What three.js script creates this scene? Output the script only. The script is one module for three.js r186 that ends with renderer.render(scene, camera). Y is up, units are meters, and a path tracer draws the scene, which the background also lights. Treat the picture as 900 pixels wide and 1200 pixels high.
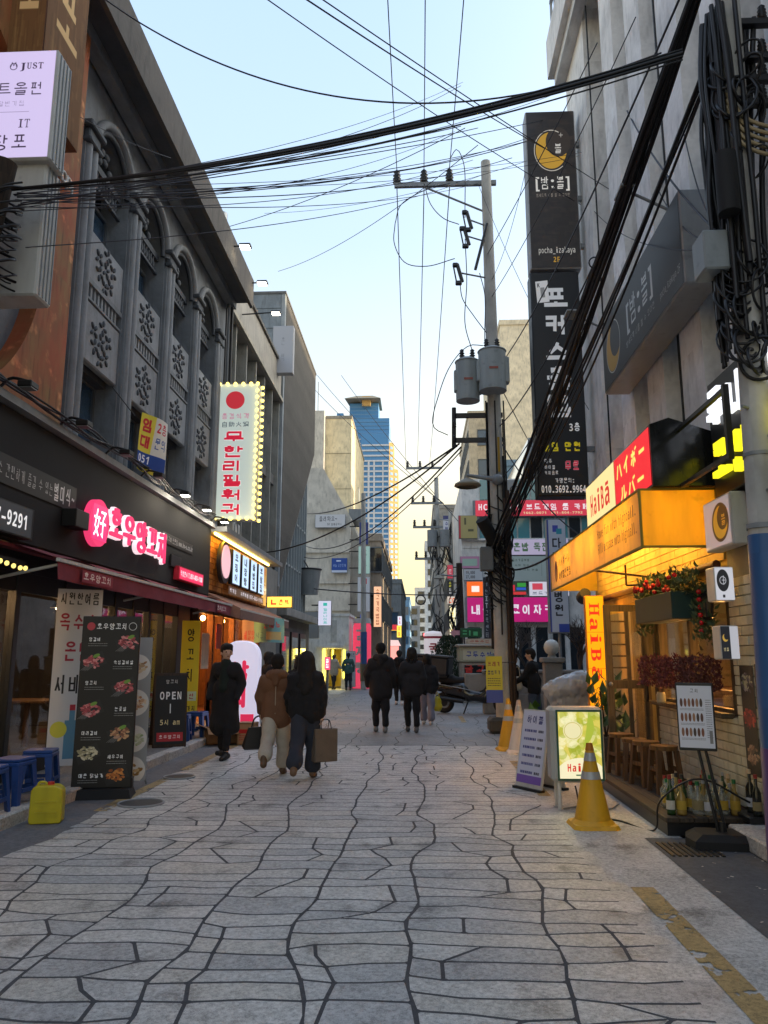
import * as THREE from 'three';
import { mergeGeometries, toCreasedNormals } from 'three/addons/utils/BufferGeometryUtils.js';
import { ConvexGeometry } from 'three/addons/geometries/ConvexGeometry.js';
import { RectAreaLightUniformsLib } from 'three/addons/lights/RectAreaLightUniformsLib.js';

// ---------------------------------------------------------------- camera
const scene = new THREE.Scene();
const EYE = 1.6, FOC = 900, PITCH = 10.57 * Math.PI / 180, YAW = 2.63 * Math.PI / 180;
const camera = new THREE.PerspectiveCamera(2 * Math.atan(600 / FOC) * 180 / Math.PI, 0.75, 0.05, 3000);
camera.position.set(0, EYE, 0);
camera.rotation.order = 'YXZ';
camera.rotation.set(PITCH, YAW, 0);
// ---------------------------------------------------------------- sky: clear late afternoon, sun low ahead on the right
const SUN = new THREE.Vector3(0.95, 0.14, -0.26).normalize();
{
  const w = 512, h = 256, d = new Float32Array(w * h * 4);
  const stops = [[-1, .20, .20, .19], [-.02, .62, .56, .44], [0, .49, .39, .20], [.09, .48, .40, .22], [.17, .46, .41, .28], [.25, .425, .42, .36], [.33, .345, .39, .42], [.5, .26, .34, .445], [.75, .215, .30, .435], [1, .20, .285, .43]];
  for (let j = 0; j < h; j++) for (let i = 0; i < w; i++) {
    const el = ((j + .5) / h - .5) * Math.PI, az = ((i + .5) / w - .5) * 2 * Math.PI, y = Math.sin(el), x = Math.cos(el) * Math.cos(az), z = Math.cos(el) * Math.sin(az);
    let k = 0; while (k < stops.length - 2 && stops[k + 1][0] < y) k++;
    const a = stops[k], b = stops[k + 1]; let t = Math.min(1, Math.max(0, (y - a[0]) / (b[0] - a[0])));
    const c = Math.max(0, x * SUN.x + y * SUN.y + z * SUN.z), glow = y > -.02 ? 1.5 * Math.pow(c, 4) + 1.6 * Math.pow(c, 18) : 0;
    const veil = 1.0 + .12 * c, o = (j * w + i) * 4;
    d[o] = (a[1] + (b[1] - a[1]) * t) * veil + glow; d[o + 1] = (a[2] + (b[2] - a[2]) * t) * veil + glow * .9; d[o + 2] = (a[3] + (b[3] - a[3]) * t) * veil + glow * .74; d[o + 3] = 1;
  }
  const t = new THREE.DataTexture(d, w, h, THREE.RGBAFormat, THREE.FloatType);
  t.mapping = THREE.EquirectangularReflectionMapping; t.magFilter = t.minFilter = THREE.LinearFilter; t.wrapS = THREE.RepeatWrapping; t.needsUpdate = true;
  scene.background = t; scene.environment = t;
}
// ---------------------------------------------------------------- sun and exposure
const sun = new THREE.DirectionalLight(new THREE.Color(1, .78, .48), 2.6);
sun.name = 'sun'; sun.position.copy(SUN).multiplyScalar(300).add(new THREE.Vector3(0, 0, -60)); sun.target.position.set(0, 0, -60);
sun.castShadow = true; sun.shadow.mapSize.set(2048, 2048); sun.shadow.radius = 1.5;
Object.assign(sun.shadow.camera, { left: -150, right: 150, top: 150, bottom: -60, near: 1, far: 900 });
scene.add(sun, sun.target);
const renderer = new THREE.WebGLRenderer({ antialias: true });
renderer.toneMapping = THREE.LinearToneMapping;
renderer.toneMappingExposure = 2.75;
renderer.shadowMap.enabled = true;
renderer.setSize(768, 1024);
RectAreaLightUniformsLib.init();

// ---------------------------------------------------------------- helpers
let seed = 7;
const rnd = () => { seed = (seed + 0x6d2b79f5) | 0; let t = Math.imul(seed ^ (seed >>> 15), 1 | seed); t = (t + Math.imul(t ^ (t >>> 7), 61 | t)) ^ t; return ((t ^ (t >>> 14)) >>> 0) / 4294967296; };
const rr = (a, b) => a + (b - a) * rnd();
const V = (x, y, z) => new THREE.Vector3(x, y, z);
// a pixel of the photograph (900 x 1200) -> the point where its ray meets a plane x = / y = / z =
function px(u, v, on) {
  const x = (u - 450) / FOC, y = (600 - v) / FOC, c = Math.cos(PITCH), s = Math.sin(PITCH), y2 = y * c + s, z2 = y * s - c, C = Math.cos(YAW), S = Math.sin(YAW);
  const d = [x * C + z2 * S, y2, -x * S + z2 * C];
  const t = 'y' in on ? (on.y - EYE) / d[1] : 'x' in on ? on.x / d[0] : on.z / d[2];
  return [d[0] * t, EYE + d[1] * t, d[2] * t];
}
const used = new Map();
const numbered = (n) => { const k = used.get(n) || 0; used.set(n, k + 1); return k ? n + '_' + String(k).padStart(3, '0') : n; };
const OFF = new WeakMap();
function tag(o, label, category, group) { o.userData.label = label; o.userData.category = category; if (group) o.userData.group = group; return o; }
// a thing: Group at its base. Parts are given in world coordinates unless o.local
function thing(name, label, category, base, o = {}) {
  const g = new THREE.Group(); g.name = numbered(name); g.position.set(...base); if (o.ry) g.rotation.y = o.ry;
  tag(g, label, category, o.group); OFF.set(g, o.local ? [0, 0, 0] : base); scene.add(g); return g;
}
function structure(name, base = [0, 0, 0]) { const g = new THREE.Group(); g.name = numbered(name); g.position.set(...base); g.userData.kind = 'structure'; OFF.set(g, base); scene.add(g); return g; }
function flat(geo) { return geo.index ? geo.toNonIndexed() : geo; }
function uvm(geo, s = 1) { // uv in metres from the dominant axis
  const g = flat(geo), p = g.attributes.position, uv = new Float32Array(p.count * 2), a = V(), b = V(), c = V();
  for (let i = 0; i < p.count; i += 3) {
    a.fromBufferAttribute(p, i); b.fromBufferAttribute(p, i + 1).sub(a); c.fromBufferAttribute(p, i + 2).sub(a); b.cross(c);
    const X = Math.abs(b.x), Y = Math.abs(b.y), Z = Math.abs(b.z);
    for (let k = 0; k < 3; k++) {
      const x = p.getX(i + k), y = p.getY(i + k), z = p.getZ(i + k), o = (i + k) * 2;
      if (X >= Y && X >= Z) { uv[o] = z * s; uv[o + 1] = y * s; } else if (Y >= Z) { uv[o] = x * s; uv[o + 1] = z * s; } else { uv[o] = x * s; uv[o + 1] = y * s; }
    }
  }
  g.setAttribute('uv', new THREE.BufferAttribute(uv, 2)); return g;
}
function clean(g) { for (const n of Object.keys(g.attributes)) if (!['position', 'normal', 'uv'].includes(n)) g.deleteAttribute(n); if (!g.attributes.normal) g.computeVertexNormals(); if (!g.attributes.uv) g.setAttribute('uv', new THREE.BufferAttribute(new Float32Array(g.attributes.position.count * 2), 2)); return g; }
function merge(list) { return list.length === 1 ? list[0] : mergeGeometries(list.map((g) => clean(flat(g)))); }
function part(parent, name, geo, mat, o = {}) {
  if (Array.isArray(geo) && geo.length > 1 && (name === 'bracket' || name === 'conduit' || name === 'cord')) { let m; for (const g of geo) m = part(parent, name, [g], mat, o); return m; }
  let g = Array.isArray(geo) ? merge(geo) : geo;
  if (!o.uv) g = uvm(g, o.s || 1);
  const off = OFF.get(parent) || [0, 0, 0];
  if (off[0] || off[1] || off[2]) { g = o.uv ? g.clone() : g; g.translate(-off[0], -off[1], -off[2]); }
  const m = new THREE.Mesh(g, mat); m.name = name; m.castShadow = m.receiveShadow = true; OFF.set(m, off);
  if (o.label) m.userData.label = o.label; if (o.kind) m.userData.kind = o.kind;
  parent.add(m); return m;
}
// a thing that is one mesh
function solo(name, label, category, base, geo, mat, o = {}) {
  let g = Array.isArray(geo) ? merge(geo) : geo; if (!o.uv) g = uvm(g, o.s || 1);
  g.translate(-base[0], -base[1], -base[2]);
  const m = new THREE.Mesh(g, mat); m.name = numbered(name); m.position.set(...base); m.castShadow = m.receiveShadow = true; tag(m, label, category, o.group); if (o.kind) m.userData.kind = o.kind; scene.add(m); return m;
}
function copyOf(src, pos, ry, label) { const c = src.clone(); c.name = numbered(src.name.replace(/_\d{3}$/, '')); c.userData = { ...src.userData }; if (label) c.userData.label = label; c.position.set(...pos); if (ry !== undefined) c.rotation.y = ry; scene.add(c); return c; }
// geometry
function bx(x0, y0, z0, x1, y1, z1, bev = 0) {
  const w = Math.abs(x1 - x0), h = Math.abs(y1 - y0), d = Math.abs(z1 - z0), c = [(x0 + x1) / 2, (y0 + y1) / 2, (z0 + z1) / 2];
  if (!bev) return new THREE.BoxGeometry(w, h, d).translate(...c).toNonIndexed();
  const b = Math.min(bev, w * .3, h * .3, d * .3);
  const all = []; for (const sx of [-1, 1]) for (const sy of [-1, 1]) for (const sz of [-1, 1]) { const X = sx * w / 2, Y = sy * h / 2, Z = sz * d / 2; all.push(V(X, Y - sy * b, Z - sz * b), V(X - sx * b, Y, Z - sz * b), V(X - sx * b, Y - sy * b, Z)); }
  return new ConvexGeometry(all).translate(...c);
}
const cyl = (r0, r1, h, seg = 14) => new THREE.CylinderGeometry(r0, r1, h, seg);
function rod(a, b, r0, r1 = r0, seg = 8) { // a cylinder from a to b
  const A = V(...a), B = V(...b), l = A.distanceTo(B), g = new THREE.CylinderGeometry(r1, r0, l, seg);
  g.applyQuaternion(new THREE.Quaternion().setFromUnitVectors(V(0, 1, 0), B.clone().sub(A).normalize())); const m = A.add(B).multiplyScalar(.5);
  return g.translate(m.x, m.y, m.z);
}
function tube(pts, r, n = 24, seg = 6) { return new THREE.TubeGeometry(new THREE.CatmullRomCurve3(pts.map((p) => V(...p))), n, r, seg); }
function sag(a, b, drop, n = 5) { const o = []; for (let i = 0; i <= n; i++) { const t = i / n; o.push([a[0] + (b[0] - a[0]) * t, a[1] + (b[1] - a[1]) * t - drop * 4 * t * (1 - t), a[2] + (b[2] - a[2]) * t]); } return o; }
function poly(pts, depth, bev = 0) { const s = new THREE.Shape(pts.map((p) => new THREE.Vector2(...p))); return new THREE.ExtrudeGeometry(s, { depth, bevelEnabled: bev > 0, bevelSize: bev, bevelThickness: bev, bevelSegments: 1, curveSegments: 12 }); }
// outline in (z, y) pushed along x from x0 to x1
function prismX(zy, x0, x1) { const g = poly(zy.map(([z, y]) => [-z, y]), x1 - x0); g.rotateY(Math.PI / 2); return g.translate(x0, 0, 0); }
function prismZ(xy, z0, z1) { return poly(xy, z1 - z0).translate(0, 0, z0); }
const lathe = (pts, seg = 16) => new THREE.LatheGeometry(pts.map((p) => new THREE.Vector2(...p)), seg);
const at = (g, x, y, z, ry = 0, rx = 0, rz = 0) => { if (rz) g.rotateZ(rz); if (rx) g.rotateX(rx); if (ry) g.rotateY(ry); return g.translate(x, y, z); };

// ---------------------------------------------------------------- noise and textures
function hash(x, y, s) { let h = Math.imul(x, 374761393) + Math.imul(y, 668265263) + Math.imul(s, 2246822519); h = Math.imul(h ^ (h >>> 13), 1274126177); return ((h ^ (h >>> 16)) >>> 0) / 4294967296; }
function vn(x, y, per, s = 0) { const xi = Math.floor(x), yi = Math.floor(y), fx = x - xi, fy = y - yi, u = fx * fx * (3 - 2 * fx), v = fy * fy * (3 - 2 * fy), m = (a) => ((a % per) + per) % per, q = (a, b) => hash(m(a), m(b), s); return (q(xi, yi) * (1 - u) + q(xi + 1, yi) * u) * (1 - v) + (q(xi, yi + 1) * (1 - u) + q(xi + 1, yi + 1) * u) * v; }
function fbm(u, v, base, oct, s = 0) { let a = 0, w = .5, t = 0, f = base; for (let i = 0; i < oct; i++) { a += w * vn(u * f, v * f, f, s + i); t += w; w *= .55; f *= 2; } return a / t; }
function n3(x, y, z) { const zi = Math.floor(z), f = z - zi, u = f * f * (3 - 2 * f); return vn(x, y, 4096, zi * 7 + 3) * (1 - u) + vn(x, y, 4096, zi * 7 + 10) * u; }
function tex(n, fn, srgb = true, metres = 1) { // metres: the size one repeat covers
  const d = new Uint8Array(n * n * 4);
  for (let j = 0; j < n; j++) for (let i = 0; i < n; i++) { const c = fn((i + .5) / n, (j + .5) / n), o = (j * n + i) * 4; for (let k = 0; k < 3; k++) d[o + k] = Math.max(0, Math.min(255, (Array.isArray(c) ? c[k] : c) * 255)); d[o + 3] = 255; }
  const t = new THREE.DataTexture(d, n, n); t.wrapS = t.wrapT = THREE.RepeatWrapping; t.magFilter = THREE.LinearFilter; t.minFilter = THREE.LinearMipmapLinearFilter; t.generateMipmaps = true; if (srgb) t.colorSpace = THREE.SRGBColorSpace; t.repeat.set(1 / metres, 1 / metres); t.needsUpdate = true; return t;
}
const grime = (u, v, amt, s = 0) => 1 - amt * Math.pow(fbm(u, v, 4, 6, s), 1.6);
const TX = {
  plaster: tex(512, (u, v) => { const g = 1.04 * grime(u, v, .26, 3) - .05 * (fbm(u, v, 64, 2, 8) - .5) - .10 * Math.max(0, fbm(u * 1, v * .25, 24, 3, 40) - .55) * 4; return [g, g * .995, g * .985]; }, true, 2.6),
  plasterBump: tex(512, (u, v) => fbm(u, v, 24, 5, 12), false, 1.3),
  speck: tex(512, (u, v) => { const a = hash((u * 512) | 0, (v * 512) | 0, 5), b = fbm(u, v, 5, 5, 21), c = fbm(u, v, 90, 2, 23), st = Math.max(0, fbm(u, v, 7, 3, 77) - .62); const g = .80 + .18 * b + .34 * (c - .5) + (a > .9 ? .16 : a < .16 ? -.17 : 0) - .9 * st; return [g, g, g * .99]; }, true, 1.7),
  speckBump: tex(512, (u, v) => .6 * fbm(u, v, 90, 2, 23) + .4 * hash((u * 512) | 0, (v * 512) | 0, 5), false, 1.7),
  asphalt: tex(512, (u, v) => { const a = hash((u * 512) | 0, (v * 512) | 0, 9), b = fbm(u, v, 3, 6, 31), c = fbm(u, v, 70, 2, 35); const g = .72 + .28 * b + .2 * (c - .5) + (a > .95 ? .18 : a < .15 ? -.1 : 0); return [g, g, g]; }, true, 2.3),
  wood: tex(512, (u, v) => { const r = fbm(u, v * .06 + .3, 40, 4, 51), k = fbm(u, v, 4, 3, 55), g = .55 + .35 * r + .18 * (k - .5) - (fbm(u, v * .03, 90, 2, 57) > .68 ? .16 : 0); return [g, g * .93, g * .84]; }, true, .8),
  rust: tex(512, (u, v) => { const a = fbm(u, v, 4, 6, 61), b = fbm(u, v * .35, 14, 4, 65), s = Math.max(0, fbm(u * 1, v * .12, 34, 3, 67) - .6) * 1.4, w = Math.max(0, fbm(u, v, 11, 4, 68) - .66) * 1.6; return [.60 + .3 * a + w - s * .4, .52 + .32 * b + w * .9 - s * .4, .46 + .3 * b + w - s * .4]; }, true, 2.2),
  cloth: tex(256, (u, v) => { const g = .8 + .12 * (fbm(u, v, 6, 4, 71)) + .08 * (hash((u * 256) | 0, (v * 256) | 0, 73) - .5); return [g, g, g]; }, true, .5),
  clothBump: tex(256, (u, v) => .5 + .25 * Math.sin(u * 2 * Math.PI * 64) * Math.sin(v * 2 * Math.PI * 64) + .25 * fbm(u, v, 12, 3, 74), false, .16),
  metal: tex(256, (u, v) => { const g = .82 + .16 * fbm(u, v * .2, 10, 4, 81) - .2 * Math.max(0, fbm(u, v, 9, 4, 83) - .62) * 2; return [g, g, g * .99]; }, true, 1.2),
  smudge: tex(256, (u, v) => .25 + .6 * fbm(u, v, 5, 5, 91), false, 1.5),
};
function M(color, o = {}) {
  const { rough = .8, metal = 0, map, bump, bs = .004, physical, ...rest } = o;
  const C = physical ? THREE.MeshPhysicalMaterial : THREE.MeshStandardMaterial;
  const m = new C({ roughness: rough, metalness: metal, side: THREE.DoubleSide, ...rest });
  if (Array.isArray(color)) m.color.setRGB(...color); else m.color.set(color);
  if (map) m.map = map; if (bump) { m.bumpMap = bump; m.bumpScale = bs; }
  return m;
}
const concrete = (c, o = {}) => M(c, { map: TX.plaster, bump: TX.plasterBump, bs: .004, rough: .88, ...o });
const painted = (c, o = {}) => M(c, { map: TX.metal, rough: .5, ...o });
const fabric = (c, o = {}) => M(c, { map: TX.cloth, bump: TX.clothBump, bs: .001, rough: .95, ...o });
const K = {
  black: painted(0x17181a, { rough: .45 }), frame: painted(0x1b1c20, { rough: .4 }), steel: painted(0x9a9ea2, { rough: .38, metal: .6 }), grey: painted(0x8b9094), cable: M(0x18181b, { rough: .5, map: TX.cloth }), wire: M(0x24222b, { rough: .55 }),
  wood: M(0x8a6a48, { map: TX.wood, rough: .7, bump: TX.wood, bs: .002 }), darkWood: M(0x4a3524, { map: TX.wood, rough: .65 }),
  pole: concrete(0xb6b5b0, { rough: .8 }), glass: M(0xffffff, { physical: true, transmission: 1, thickness: 0, rough: .02, ior: 1.5 }), darkGlass: M(0x182026, { rough: .06, metal: .0, physical: true, clearcoat: 1, clearcoatRoughness: .03 }),
  blueGlass: M(0x2c4a66, { rough: .07, physical: true, clearcoat: 1, clearcoatRoughness: .04 }), white: painted(0xd4d4d0, { rough: .45 }), cream: concrete(0xcfc4a6), rubber: M(0x101011, { rough: .8 }),
};
const canvasTex = (w, h, draw) => { const c = document.createElement('canvas'); c.width = w; c.height = h; const g = c.getContext('2d'); draw(g, w, h); const t = new THREE.CanvasTexture(c); t.colorSpace = THREE.SRGBColorSpace; t.magFilter = THREE.LinearFilter; return t; };
// flat print facing ry (0 faces +z, PI/2 faces +x, -PI/2 faces -x)
function face(parent, name, c, w, h, ry, t, o = {}) {
  const g = new THREE.PlaneGeometry(w, h); if (o.rz) g.rotateZ(o.rz); if (o.rx) g.rotateX(o.rx); g.rotateY(ry); g.translate(...c);
  const m = o.mat || new THREE.MeshStandardMaterial({ map: t, roughness: o.rough ?? .45, side: THREE.DoubleSide });
  if (o.glow) { m.emissive = new THREE.Color(1, 1, 1); m.emissiveMap = t; m.emissiveIntensity = o.glow; if (o.dim) m.color.setScalar(o.dim); }
  return part(parent, name, g, m, { uv: true, label: o.label });
}
function areaLight(name, color, power, w, h, pos, look) { const l = new THREE.RectAreaLight(color, power, w, h); l.name = name; l.position.set(...pos); l.lookAt(...look); scene.add(l); return l; }
function lampPoint(color, power, pos, r = 2) { const l = new THREE.PointLight(color, power); l.position.set(...pos); l.castShadow = true; l.shadow.radius = r; scene.add(l); return l; }

// ---------------------------------------------------------------- lettering: Korean syllables drawn from their strokes
const CH = 'ㄱㄲㄴㄷㄸㄹㅁㅂㅃㅅㅆㅇㅈㅉㅊㅋㅌㅍㅎ', JU = 'ㅏㅐㅑㅒㅓㅔㅕㅖㅗㅘㅙㅚㅛㅜㅝㅞㅟㅠㅡㅢㅣ', JO = ['', 'ㄱ', 'ㄲ', 'ㄱㅅ', 'ㄴ', 'ㄴㅈ', 'ㄴㅎ', 'ㄷ', 'ㄹ', 'ㄹㄱ', 'ㄹㅁ', 'ㄹㅂ', 'ㄹㅅ', 'ㄹㅌ', 'ㄹㅍ', 'ㄹㅎ', 'ㅁ', 'ㅂ', 'ㅂㅅ', 'ㅅ', 'ㅆ', 'ㅇ', 'ㅈ', 'ㅊ', 'ㅋ', 'ㅌ', 'ㅍ', 'ㅎ'];
const ST = { 'ㄱ': [[0, 0, 1, 0, .92, 1]], 'ㄴ': [[0, 0, 0, 1, 1, 1]], 'ㄷ': [[1, 0, 0, 0, 0, 1, 1, 1]], 'ㄹ': [[0, 0, 1, 0, 1, .5, 0, .5, 0, 1, 1, 1]], 'ㅁ': [[0, 0, 1, 0, 1, 1, 0, 1, 0, 0]], 'ㅂ': [[0, 0, 0, 1, 1, 1, 1, 0], [0, .48, 1, .48]], 'ㅅ': [[.5, 0, .42, .45, 0, 1], [.46, .4, 1, 1]], 'ㅇ': 'o', 'ㅈ': [[0, 0, 1, 0], [.52, 0, .42, .5, 0, 1], [.46, .45, 1, 1]], 'ㅊ': [[.3, -.12, .7, -.12], [0, .2, 1, .2], [.52, .2, .42, .6, 0, 1], [.46, .55, 1, 1]], 'ㅋ': [[0, 0, 1, 0, .92, 1], [0, .48, .96, .48]], 'ㅌ': [[1, 0, 0, 0, 0, 1, 1, 1], [0, .5, 1, .5]], 'ㅍ': [[0, 0, 1, 0], [.28, 0, .28, 1], [.72, 0, .72, 1], [0, 1, 1, 1]], 'ㅎ': 'h' };
const DOUBLE = { 'ㄲ': 'ㄱ', 'ㄸ': 'ㄷ', 'ㅃ': 'ㅂ', 'ㅆ': 'ㅅ', 'ㅉ': 'ㅈ' };
const KATA = { 'ハ': [[.32, .15, .05, .9], [.65, .15, .95, .9]], 'イ': [[.85, .08, .1, .6], [.55, .35, .55, .95]], 'ボ': [[.1, .3, .8, .3], [.45, .08, .45, .95], [.25, .5, .1, .8], [.65, .5, .8, .8], [.82, .02, .88, .15], [.93, 0, .99, .12]], 'ー': [[.05, .5, .95, .5]], 'ル': [[.3, .15, .28, .6, .05, .92], [.6, .1, .6, .9, .95, .6]], 'バ': [[.3, .25, .05, .9], [.6, .25, .9, .9], [.75, .05, .82, .2], [.9, .02, .97, .16]], '好': [[.28, .05, .12, .62, .42, .95], [.42, .28, .36, .62, .05, .95], [.02, .34, .5, .34], [.56, .12, .92, .12, .74, .36], [.74, .36, .74, .92, .62, .84], [.5, .5, .98, .5]], '自': [[.5, 0, .42, .15], [.15, .18, .85, .18, .85, 1, .15, 1, .15, .18], [.15, .45, .85, .45], [.15, .72, .85, .72]], '助': [[.08, .1, .4, .1, .4, .9], [.08, .1, .08, .9, .45, .85], [.08, .4, .4, .4], [.08, .65, .4, .65], [.5, .3, .95, .3, .88, .95], [.7, .05, .68, .5, .5, .95]], '火': [[.5, .05, .48, .5, .08, .95], [.5, .5, .95, .95], [.15, .3, .25, .5], [.85, .28, .72, .5]], '鍋': [[.25, .05, .02, .3], [.1, .35, .42, .35], [.26, .2, .26, .85], [.05, .9, .45, .85], [.5, .1, .95, .1, .95, .95], [.5, .1, .5, .95], [.62, .55, .84, .55, .84, .8, .62, .8, .62, .55]] };
function jamo(g, c, x, y, w, h) {
  if (DOUBLE[c] || c.length > 1) { const a = DOUBLE[c] || c[0], b = DOUBLE[c] || c[1]; jamo(g, a, x, y, w * .44, h); jamo(g, b, x + w * .56, y, w * .44, h); return; }
  const s = ST[c];
  if (s === 'o') { g.beginPath(); g.ellipse(x + w / 2, y + h / 2, w * .48, h * .5, 0, 0, 7); g.stroke(); return; }
  if (s === 'h') { lines(g, [[.3, -.06, .7, -.06], [0, .22, 1, .22]], x, y, w, h); g.beginPath(); g.ellipse(x + w / 2, y + h * .7, w * .38, h * .3, 0, 0, 7); g.stroke(); return; }
  if (s) lines(g, s, x, y, w, h);
}
function lines(g, s, x, y, w, h) { for (const q of s) { g.beginPath(); for (let i = 0; i < q.length; i += 2) g[i ? 'lineTo' : 'moveTo'](x + q[i] * w, y + q[i + 1] * h); g.stroke(); } }
function syllable(g, ch, x, y, w, h) {
  const k = ch.charCodeAt(0) - 0xac00; if (KATA[ch]) { lines(g, KATA[ch], x, y, w, h); return; } if (k < 0 || k > 11171) return;
  const c = CH[(k / 588) | 0], v = JU[((k % 588) / 28) | 0], f = JO[k % 28], H = f ? .58 : 1, B = (a, b, c2, d) => [x + a * w, y + b * h * H, c2 * w, d * h * H];
  const L = (...q) => lines(g, q, x, y, w, h * H);
  const hor = { 'ㅗ': 1, 'ㅛ': 2, 'ㅜ': 3, 'ㅠ': 4, 'ㅡ': 5 }, mix = { 'ㅘ': ['ㅗ', 'ㅏ'], 'ㅙ': ['ㅗ', 'ㅐ'], 'ㅚ': ['ㅗ', 'ㅣ'], 'ㅝ': ['ㅜ', 'ㅓ'], 'ㅞ': ['ㅜ', 'ㅔ'], 'ㅟ': ['ㅜ', 'ㅣ'], 'ㅢ': ['ㅡ', 'ㅣ'] };
  const drawH = (j, x0, x1, y0) => { const m = (x0 + x1) / 2, d = (x1 - x0) * .17; if (j === 'ㅗ') L([m, y0 - .16, m, y0]); if (j === 'ㅛ') { L([m - d, y0 - .16, m - d, y0]); L([m + d, y0 - .16, m + d, y0]); } if (j === 'ㅜ') L([m, y0, m, y0 + .24]); if (j === 'ㅠ') { L([m - d, y0, m - d, y0 + .24]); L([m + d, y0, m + d, y0 + .24]); } L([x0, y0, x1, y0]); };
  const drawV = (j, x0) => { const two = 'ㅐㅒㅔㅖ'.includes(j), xs = two ? [x0 - .05, x0 + .2] : [x0 + .06]; for (const q of xs) L([q, .02, q, .98]); if ('ㅏㅐ'.includes(j)) L([xs[0], .46, xs[0] + .22, .46]); if ('ㅑㅒ'.includes(j)) { L([xs[0], .36, xs[0] + .2, .36]); L([xs[0], .6, xs[0] + .2, .6]); } if ('ㅓㅔ'.includes(j)) L([xs[0], .46, xs[0] - .2, .46]); if ('ㅕㅖ'.includes(j)) { L([xs[0], .36, xs[0] - .2, .36]); L([xs[0], .6, xs[0] - .2, .6]); } };
  if (hor[v]) { jamo(g, c, ...B(.18, .06, .64, v === 'ㅡ' ? .5 : .38)); drawH(v, .02, .98, v === 'ㅜ' || v === 'ㅠ' ? .64 : .8); }
  else if (mix[v]) { const [a, b] = mix[v]; jamo(g, c, ...B(.08, .06, .44, .36)); drawH(a, .0, .62, a === 'ㅜ' ? .6 : .72); drawV(b, .76); }
  else { jamo(g, c, ...B(.06, .14, 'ㅓㅕㅔㅖ'.includes(v) ? .38 : .46, .68)); drawV(v, 'ㅐㅔㅒㅖ'.includes(v) ? .7 : .68); }
  if (f) jamo(g, f, x + .16 * w, y + .68 * h, .68 * w, .28 * h);
}
// lettering in a box; o.vert stacks it; o.wt stroke weight; o.out outline colour
function text(g, s, x, y, w, h, color, o = {}) {
  const chars = [...s], n = chars.reduce((a, c) => a + (c === ' ' ? .45 : /[\x21-\x7e]/.test(c) && !o.vert ? .62 : 1), 0), gap = o.gap ?? .12, wt = o.wt ?? .13;
  const cw = o.vert ? w : w / n, chh = o.vert ? h / n : h; let p = 0;
  for (const pass of o.out ? [1, 0] : [0]) {
    p = 0; g.strokeStyle = g.fillStyle = pass ? o.out : color; g.lineJoin = o.round ? 'round' : 'miter'; g.lineCap = o.round ? 'round' : 'butt';
    for (const c of chars) {
      const a = c === ' ' ? .45 : /[\x21-\x7e]/.test(c) && !o.vert ? .62 : 1;
      const bx0 = o.vert ? x : x + p * cw, by0 = o.vert ? y + p * chh : y, bw = o.vert ? w : cw * a, bh = o.vert ? chh * a : h; p += a;
      if (c === ' ') continue;
      const gw = bw * (1 - gap), gh = bh * (o.vert ? 1 - gap : 1), S = Math.min(gw, gh);
      g.lineWidth = S * wt + (pass ? S * (o.ow ?? .14) : 0);
      if (/[\x21-\x7e\u2022\u0101]/.test(c)) { g.save(); g.font = `${o.thin ? '' : 'bold '}${Math.round(gh * 1.15)}px ${o.serif ? 'serif' : 'sans-serif'}`; g.textAlign = 'center'; g.textBaseline = 'alphabetic'; const mw = g.measureText(c).width; g.translate(bx0 + bw / 2, by0 + gh * .93); g.scale(Math.min(1.6, gw / mw), 1); if (pass) g.strokeText(c, 0, 0); g.fillText(c, 0, 0); g.restore(); }
      else syllable(g, c, bx0 + (bw - gw) / 2 + S * wt / 2, by0 + S * wt / 2 + (o.vert ? bh * gap / 2 : 0), gw - S * wt, gh - S * wt);
    }
  }
}
const fill = (g, c, x, y, w, h) => { g.fillStyle = c; g.fillRect(x, y, w, h); };
const fine = (g, c, x, y, w, n, lh, t = .35) => { for (let i = 0; i < n; i++) { let q = x; while (q < x + w) { const l = rr(3, 9); fill(g, c, q, y + i * lh, Math.min(l, x + w - q), lh * t); q += l + rr(1.5, 3); } } };
// a syllable as raised bars: centred, w x h, facing +z
function letterGeo(ch, w, h, wt, depth, round = true) {
  const polys = []; let cur = null;
  const rec = { beginPath() { cur = []; }, moveTo(x, y) { cur.push([x, y]); }, lineTo(x, y) { cur.push([x, y]); }, ellipse(x, y, a, b) { for (let i = 0; i <= 18; i++) cur.push([x + a * Math.cos(i / 9 * Math.PI), y + b * Math.sin(i / 9 * Math.PI)]); }, stroke() { polys.push(cur); } };
  syllable(rec, ch, wt / 2, wt / 2, w - wt, h - wt);
  const gs = []; let k = 0;
  for (const q of polys) for (let i = 0; i < q.length; i++) {
    const a = [q[i][0] - w / 2, h / 2 - q[i][1]]; k++;
    if (round || i && i < q.length - 1) gs.push(cyl(wt / 2, wt / 2, depth + k * .0004, 10).rotateX(Math.PI / 2).translate(a[0], a[1], depth / 2));
    if (i + 1 < q.length) { const b = [q[i + 1][0] - w / 2, h / 2 - q[i + 1][1]], l = Math.hypot(b[0] - a[0], b[1] - a[1]); k++; gs.push(new THREE.BoxGeometry(l, wt * .995, depth + k * .0004).rotateZ(Math.atan2(b[1] - a[1], b[0] - a[0])).translate((a[0] + b[0]) / 2, (a[1] + b[1]) / 2, depth / 2)); }
  }
  return merge(gs);
}
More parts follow.
